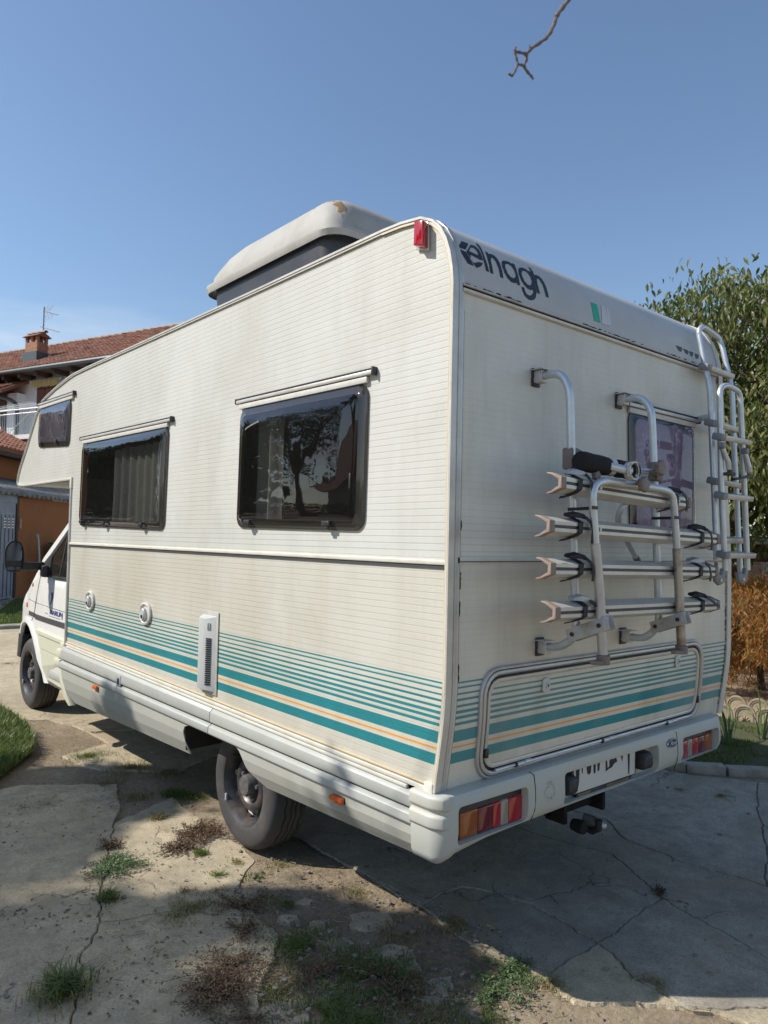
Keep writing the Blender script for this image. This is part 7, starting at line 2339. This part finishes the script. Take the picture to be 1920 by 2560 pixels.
for (u, v, r, n, h, k) in ((472, 2270, .12, 700, .05, 'grass'), (440, 2290, .16, 500, .04, 'grass_dry'), (545, 2187, .06, 200, .035, 'grass'), (463, 2228, .06, 170, .035, 'grass'), (545, 2230, .06, 200, .035, 'grass'), (593, 2155, .07, 240, .035, 'grass'),
                           (430, 2075, .06, 180, .03, 'grass'), (640, 2190, .07, 220, .035, 'grass'), (747, 2360, .20, 1900, .04, 'grass'), (720, 2260, .12, 500, .03, 'grass'), (660, 2240, .1, 300, .03, 'grass_dry'), (600, 2270, .14, 900, .02, 'weed_red'),
                           (957, 2440, .24, 2600, .045, 'grass'), (1000, 2330, .14, 800, .035, 'grass'), (860, 2420, .2, 1300, .04, 'grass'), (820, 2530, .2, 1500, .045, 'grass'), (900, 2540, .2, 1200, .05, 'grass'), (1080, 2540, .16, 900, .05, 'grass_dry'), (1200, 2545, .14, 600, .05, 'grass'),
                           (1230, 2480, .12, 800, .025, 'weed'), (1260, 2440, .12, 900, .03, 'weed'), (1141, 2313, .10, 500, .05, 'grass_dry'), (1300, 2425, .10, 500, .04, 'grass'), (1380, 2460, .08, 300, .05, 'grass'), (1626, 2462, .08, 380, .05, 'grass_dry'),
                           (1803, 1990, .13, 400, .04, 'grass_dry'), (1700, 1975, .1, 300, .03, 'grass_dry'), (1030, 2230, .09, 300, .03, 'grass_dry'), (890, 2230, .10, 300, .03, 'grass'), (700, 2160, .1, 300, .03, 'grass_dry'), (1650, 2230, .06, 200, .02, 'weed_red'),
                           (330, 1990, .18, 900, .04, 'grass_dry'), (260, 1960, .18, 900, .04, 'grass_dry'), (330, 1920, .2, 1200, .05, 'grass'), (220, 1890, .2, 900, .05, 'grass'), (420, 1930, .16, 700, .05, 'grass_dry'), (480, 1990, .14, 700, .05, 'grass'), (120, 2010, .2, 700, .03, 'grass_dry'), (60, 2020, .2, 700, .03, 'grass_dry'),
                           (1000, 2480, .16, 900, .03, 'weed_red'), (780, 2440, .14, 700, .025, 'weed_red'), (690, 2480, .12, 600, .03, 'grass'), (610, 2330, .1, 400, .03, 'weed_red'), (620, 2550, .12, 500, .03, 'weed_red'), (140, 1790, .3, 500, .03, 'grass_dry'), (60, 1830, .3, 500, .03, 'grass_dry'), (20, 1660, .4, 500, .05, 'grass_dry')):
    clump(u, v, r * 1.25, n, h * .55, k if (u + v) % 3 or k != 'grass' else 'grass_dry', w=.003)
# straw lying about, pebbles
sb = MB(); rn_ = random.Random(18)
for _ in range(2600):
    u, v = rn_.choice([(rn_.uniform(0, 520), rn_.uniform(1830, 2050)), (rn_.uniform(200, 1300), rn_.uniform(2150, 2555)), (rn_.uniform(560, 1250), rn_.uniform(2150, 2560))])
    x, y = G(u, v); a = rn_.uniform(0, 6.28); L = rn_.uniform(.01, .05); w_ = .0009
    if noise.noise(Vector((x * 2.5, y * 2.5, 9))) < -.05: continue
    dx, dy = math.cos(a), math.sin(a); z = .006 + rn_.random() * .006
    o = len(sb.v)
    sb.v += [(x - dy * w_, y + dx * w_, z), (x + dy * w_, y - dx * w_, z), (x + dx * L + dy * w_, y + dy * L - dx * w_, z + rn_.uniform(-.002, .006)), (x + dx * L - dy * w_, y + dy * L + dx * w_, z + .001)]
    sb.f.append((o, o + 1, o + 2, o + 3))
me = bpy.data.meshes.new('straw'); me.from_pydata(sb.v, [], sb.f); struct(link('straw', me, M['grass_dry']), 'stuff')
pb = MB(); rn_ = random.Random(19)
ico = bmesh.new(); bmesh.ops.create_icosphere(ico, subdivisions=1, radius=1); iv = [v.co.copy() for v in ico.verts]; iff = [tuple(v.index for v in f.verts) for f in ico.faces]; ico.free()
for i in range(1500):
    if i < 1150: u, v = rn_.uniform(560, 1300), rn_.uniform(2140, 2560)
    else: u, v = rn_.uniform(0, 1920), rn_.uniform(1950, 2560)
    x, y = G(u, v)
    if i < 1150 and not (x < .50 and noise.noise(Vector((x * 3, y * 3, 5))) > -.3): continue
    s = .0022 + rn_.random() ** 5 * .014
    m3 = Matrix.Rotation(rn_.uniform(0, 6), 3, 'Z') @ Matrix.Diagonal((1.0, rn_.uniform(.6, 1), rn_.uniform(.4, .7)))
    pb.add([m3 @ (v_ * s * rn_.uniform(.85, 1.1)) + Vector((x, y, .002 + s * .2)) for v_ in iv], iff)
M['pebble'] = pm('pebbles', (.21, .185, .15), .85, var=.3, vs=30, rand=.4)
me = bpy.data.meshes.new('pebbles'); me.from_pydata(pb.v, [], pb.f); struct(link('pebbles', me, M['pebble'], smooth=True), 'stuff')
sc2 = MB(); rn_ = random.Random(28); v0, f0 = leaf_verts(.018, .010, .2, .2)
for _ in range(2600):
    u, v = rn_.uniform(-40, 1500), rn_.uniform(1850, 2560)
    x, y = G(u, v)
    if noise.noise(Vector((x * 2.1, y * 2.1, 19))) < rn_.uniform(-.3, .3): continue
    if x > .5 and rn_.random() < .8: continue
    m3 = Matrix.Rotation(rn_.uniform(0, 6.28), 3, 'Z') @ Matrix.Rotation(rn_.uniform(-.5, .5), 3, 'X'); s_ = rn_.uniform(.3, 1.3); o = len(sc2.v)
    for q in v0:
        t_ = m3 @ Vector((q[0] * s_, q[1] * s_, q[2] * s_)); sc2.v.append((x + t_.x, y + t_.y, .0065 + t_.z))
    for f in f0: sc2.f.append(tuple(a_ + o for a_ in f))
me = bpy.data.meshes.new('leaf_scraps'); me.from_pydata(sc2.v, [], sc2.f)
M['scrap'] = leaf_mat('leaf_scrap', [(.10, .06, .035), (.20, .13, .07), (.06, .05, .03), (.28, .20, .11)], .05, .9)
struct(link('leaf_scraps', me, M['scrap']), 'stuff')
# a dry leaf and a brick chip
b = MB(); v0, f0 = leaf_verts(.05, .03, .15, -.1); g = G(1235, 2492)
tag(MB().add([Vector(v) + Vector((g[0], g[1], .008)) for v in v0], f0).build('fallen_leaf', M['litter'], None), 'single brown fallen leaf on the concrete near the grass at the bottom', 'leaf')
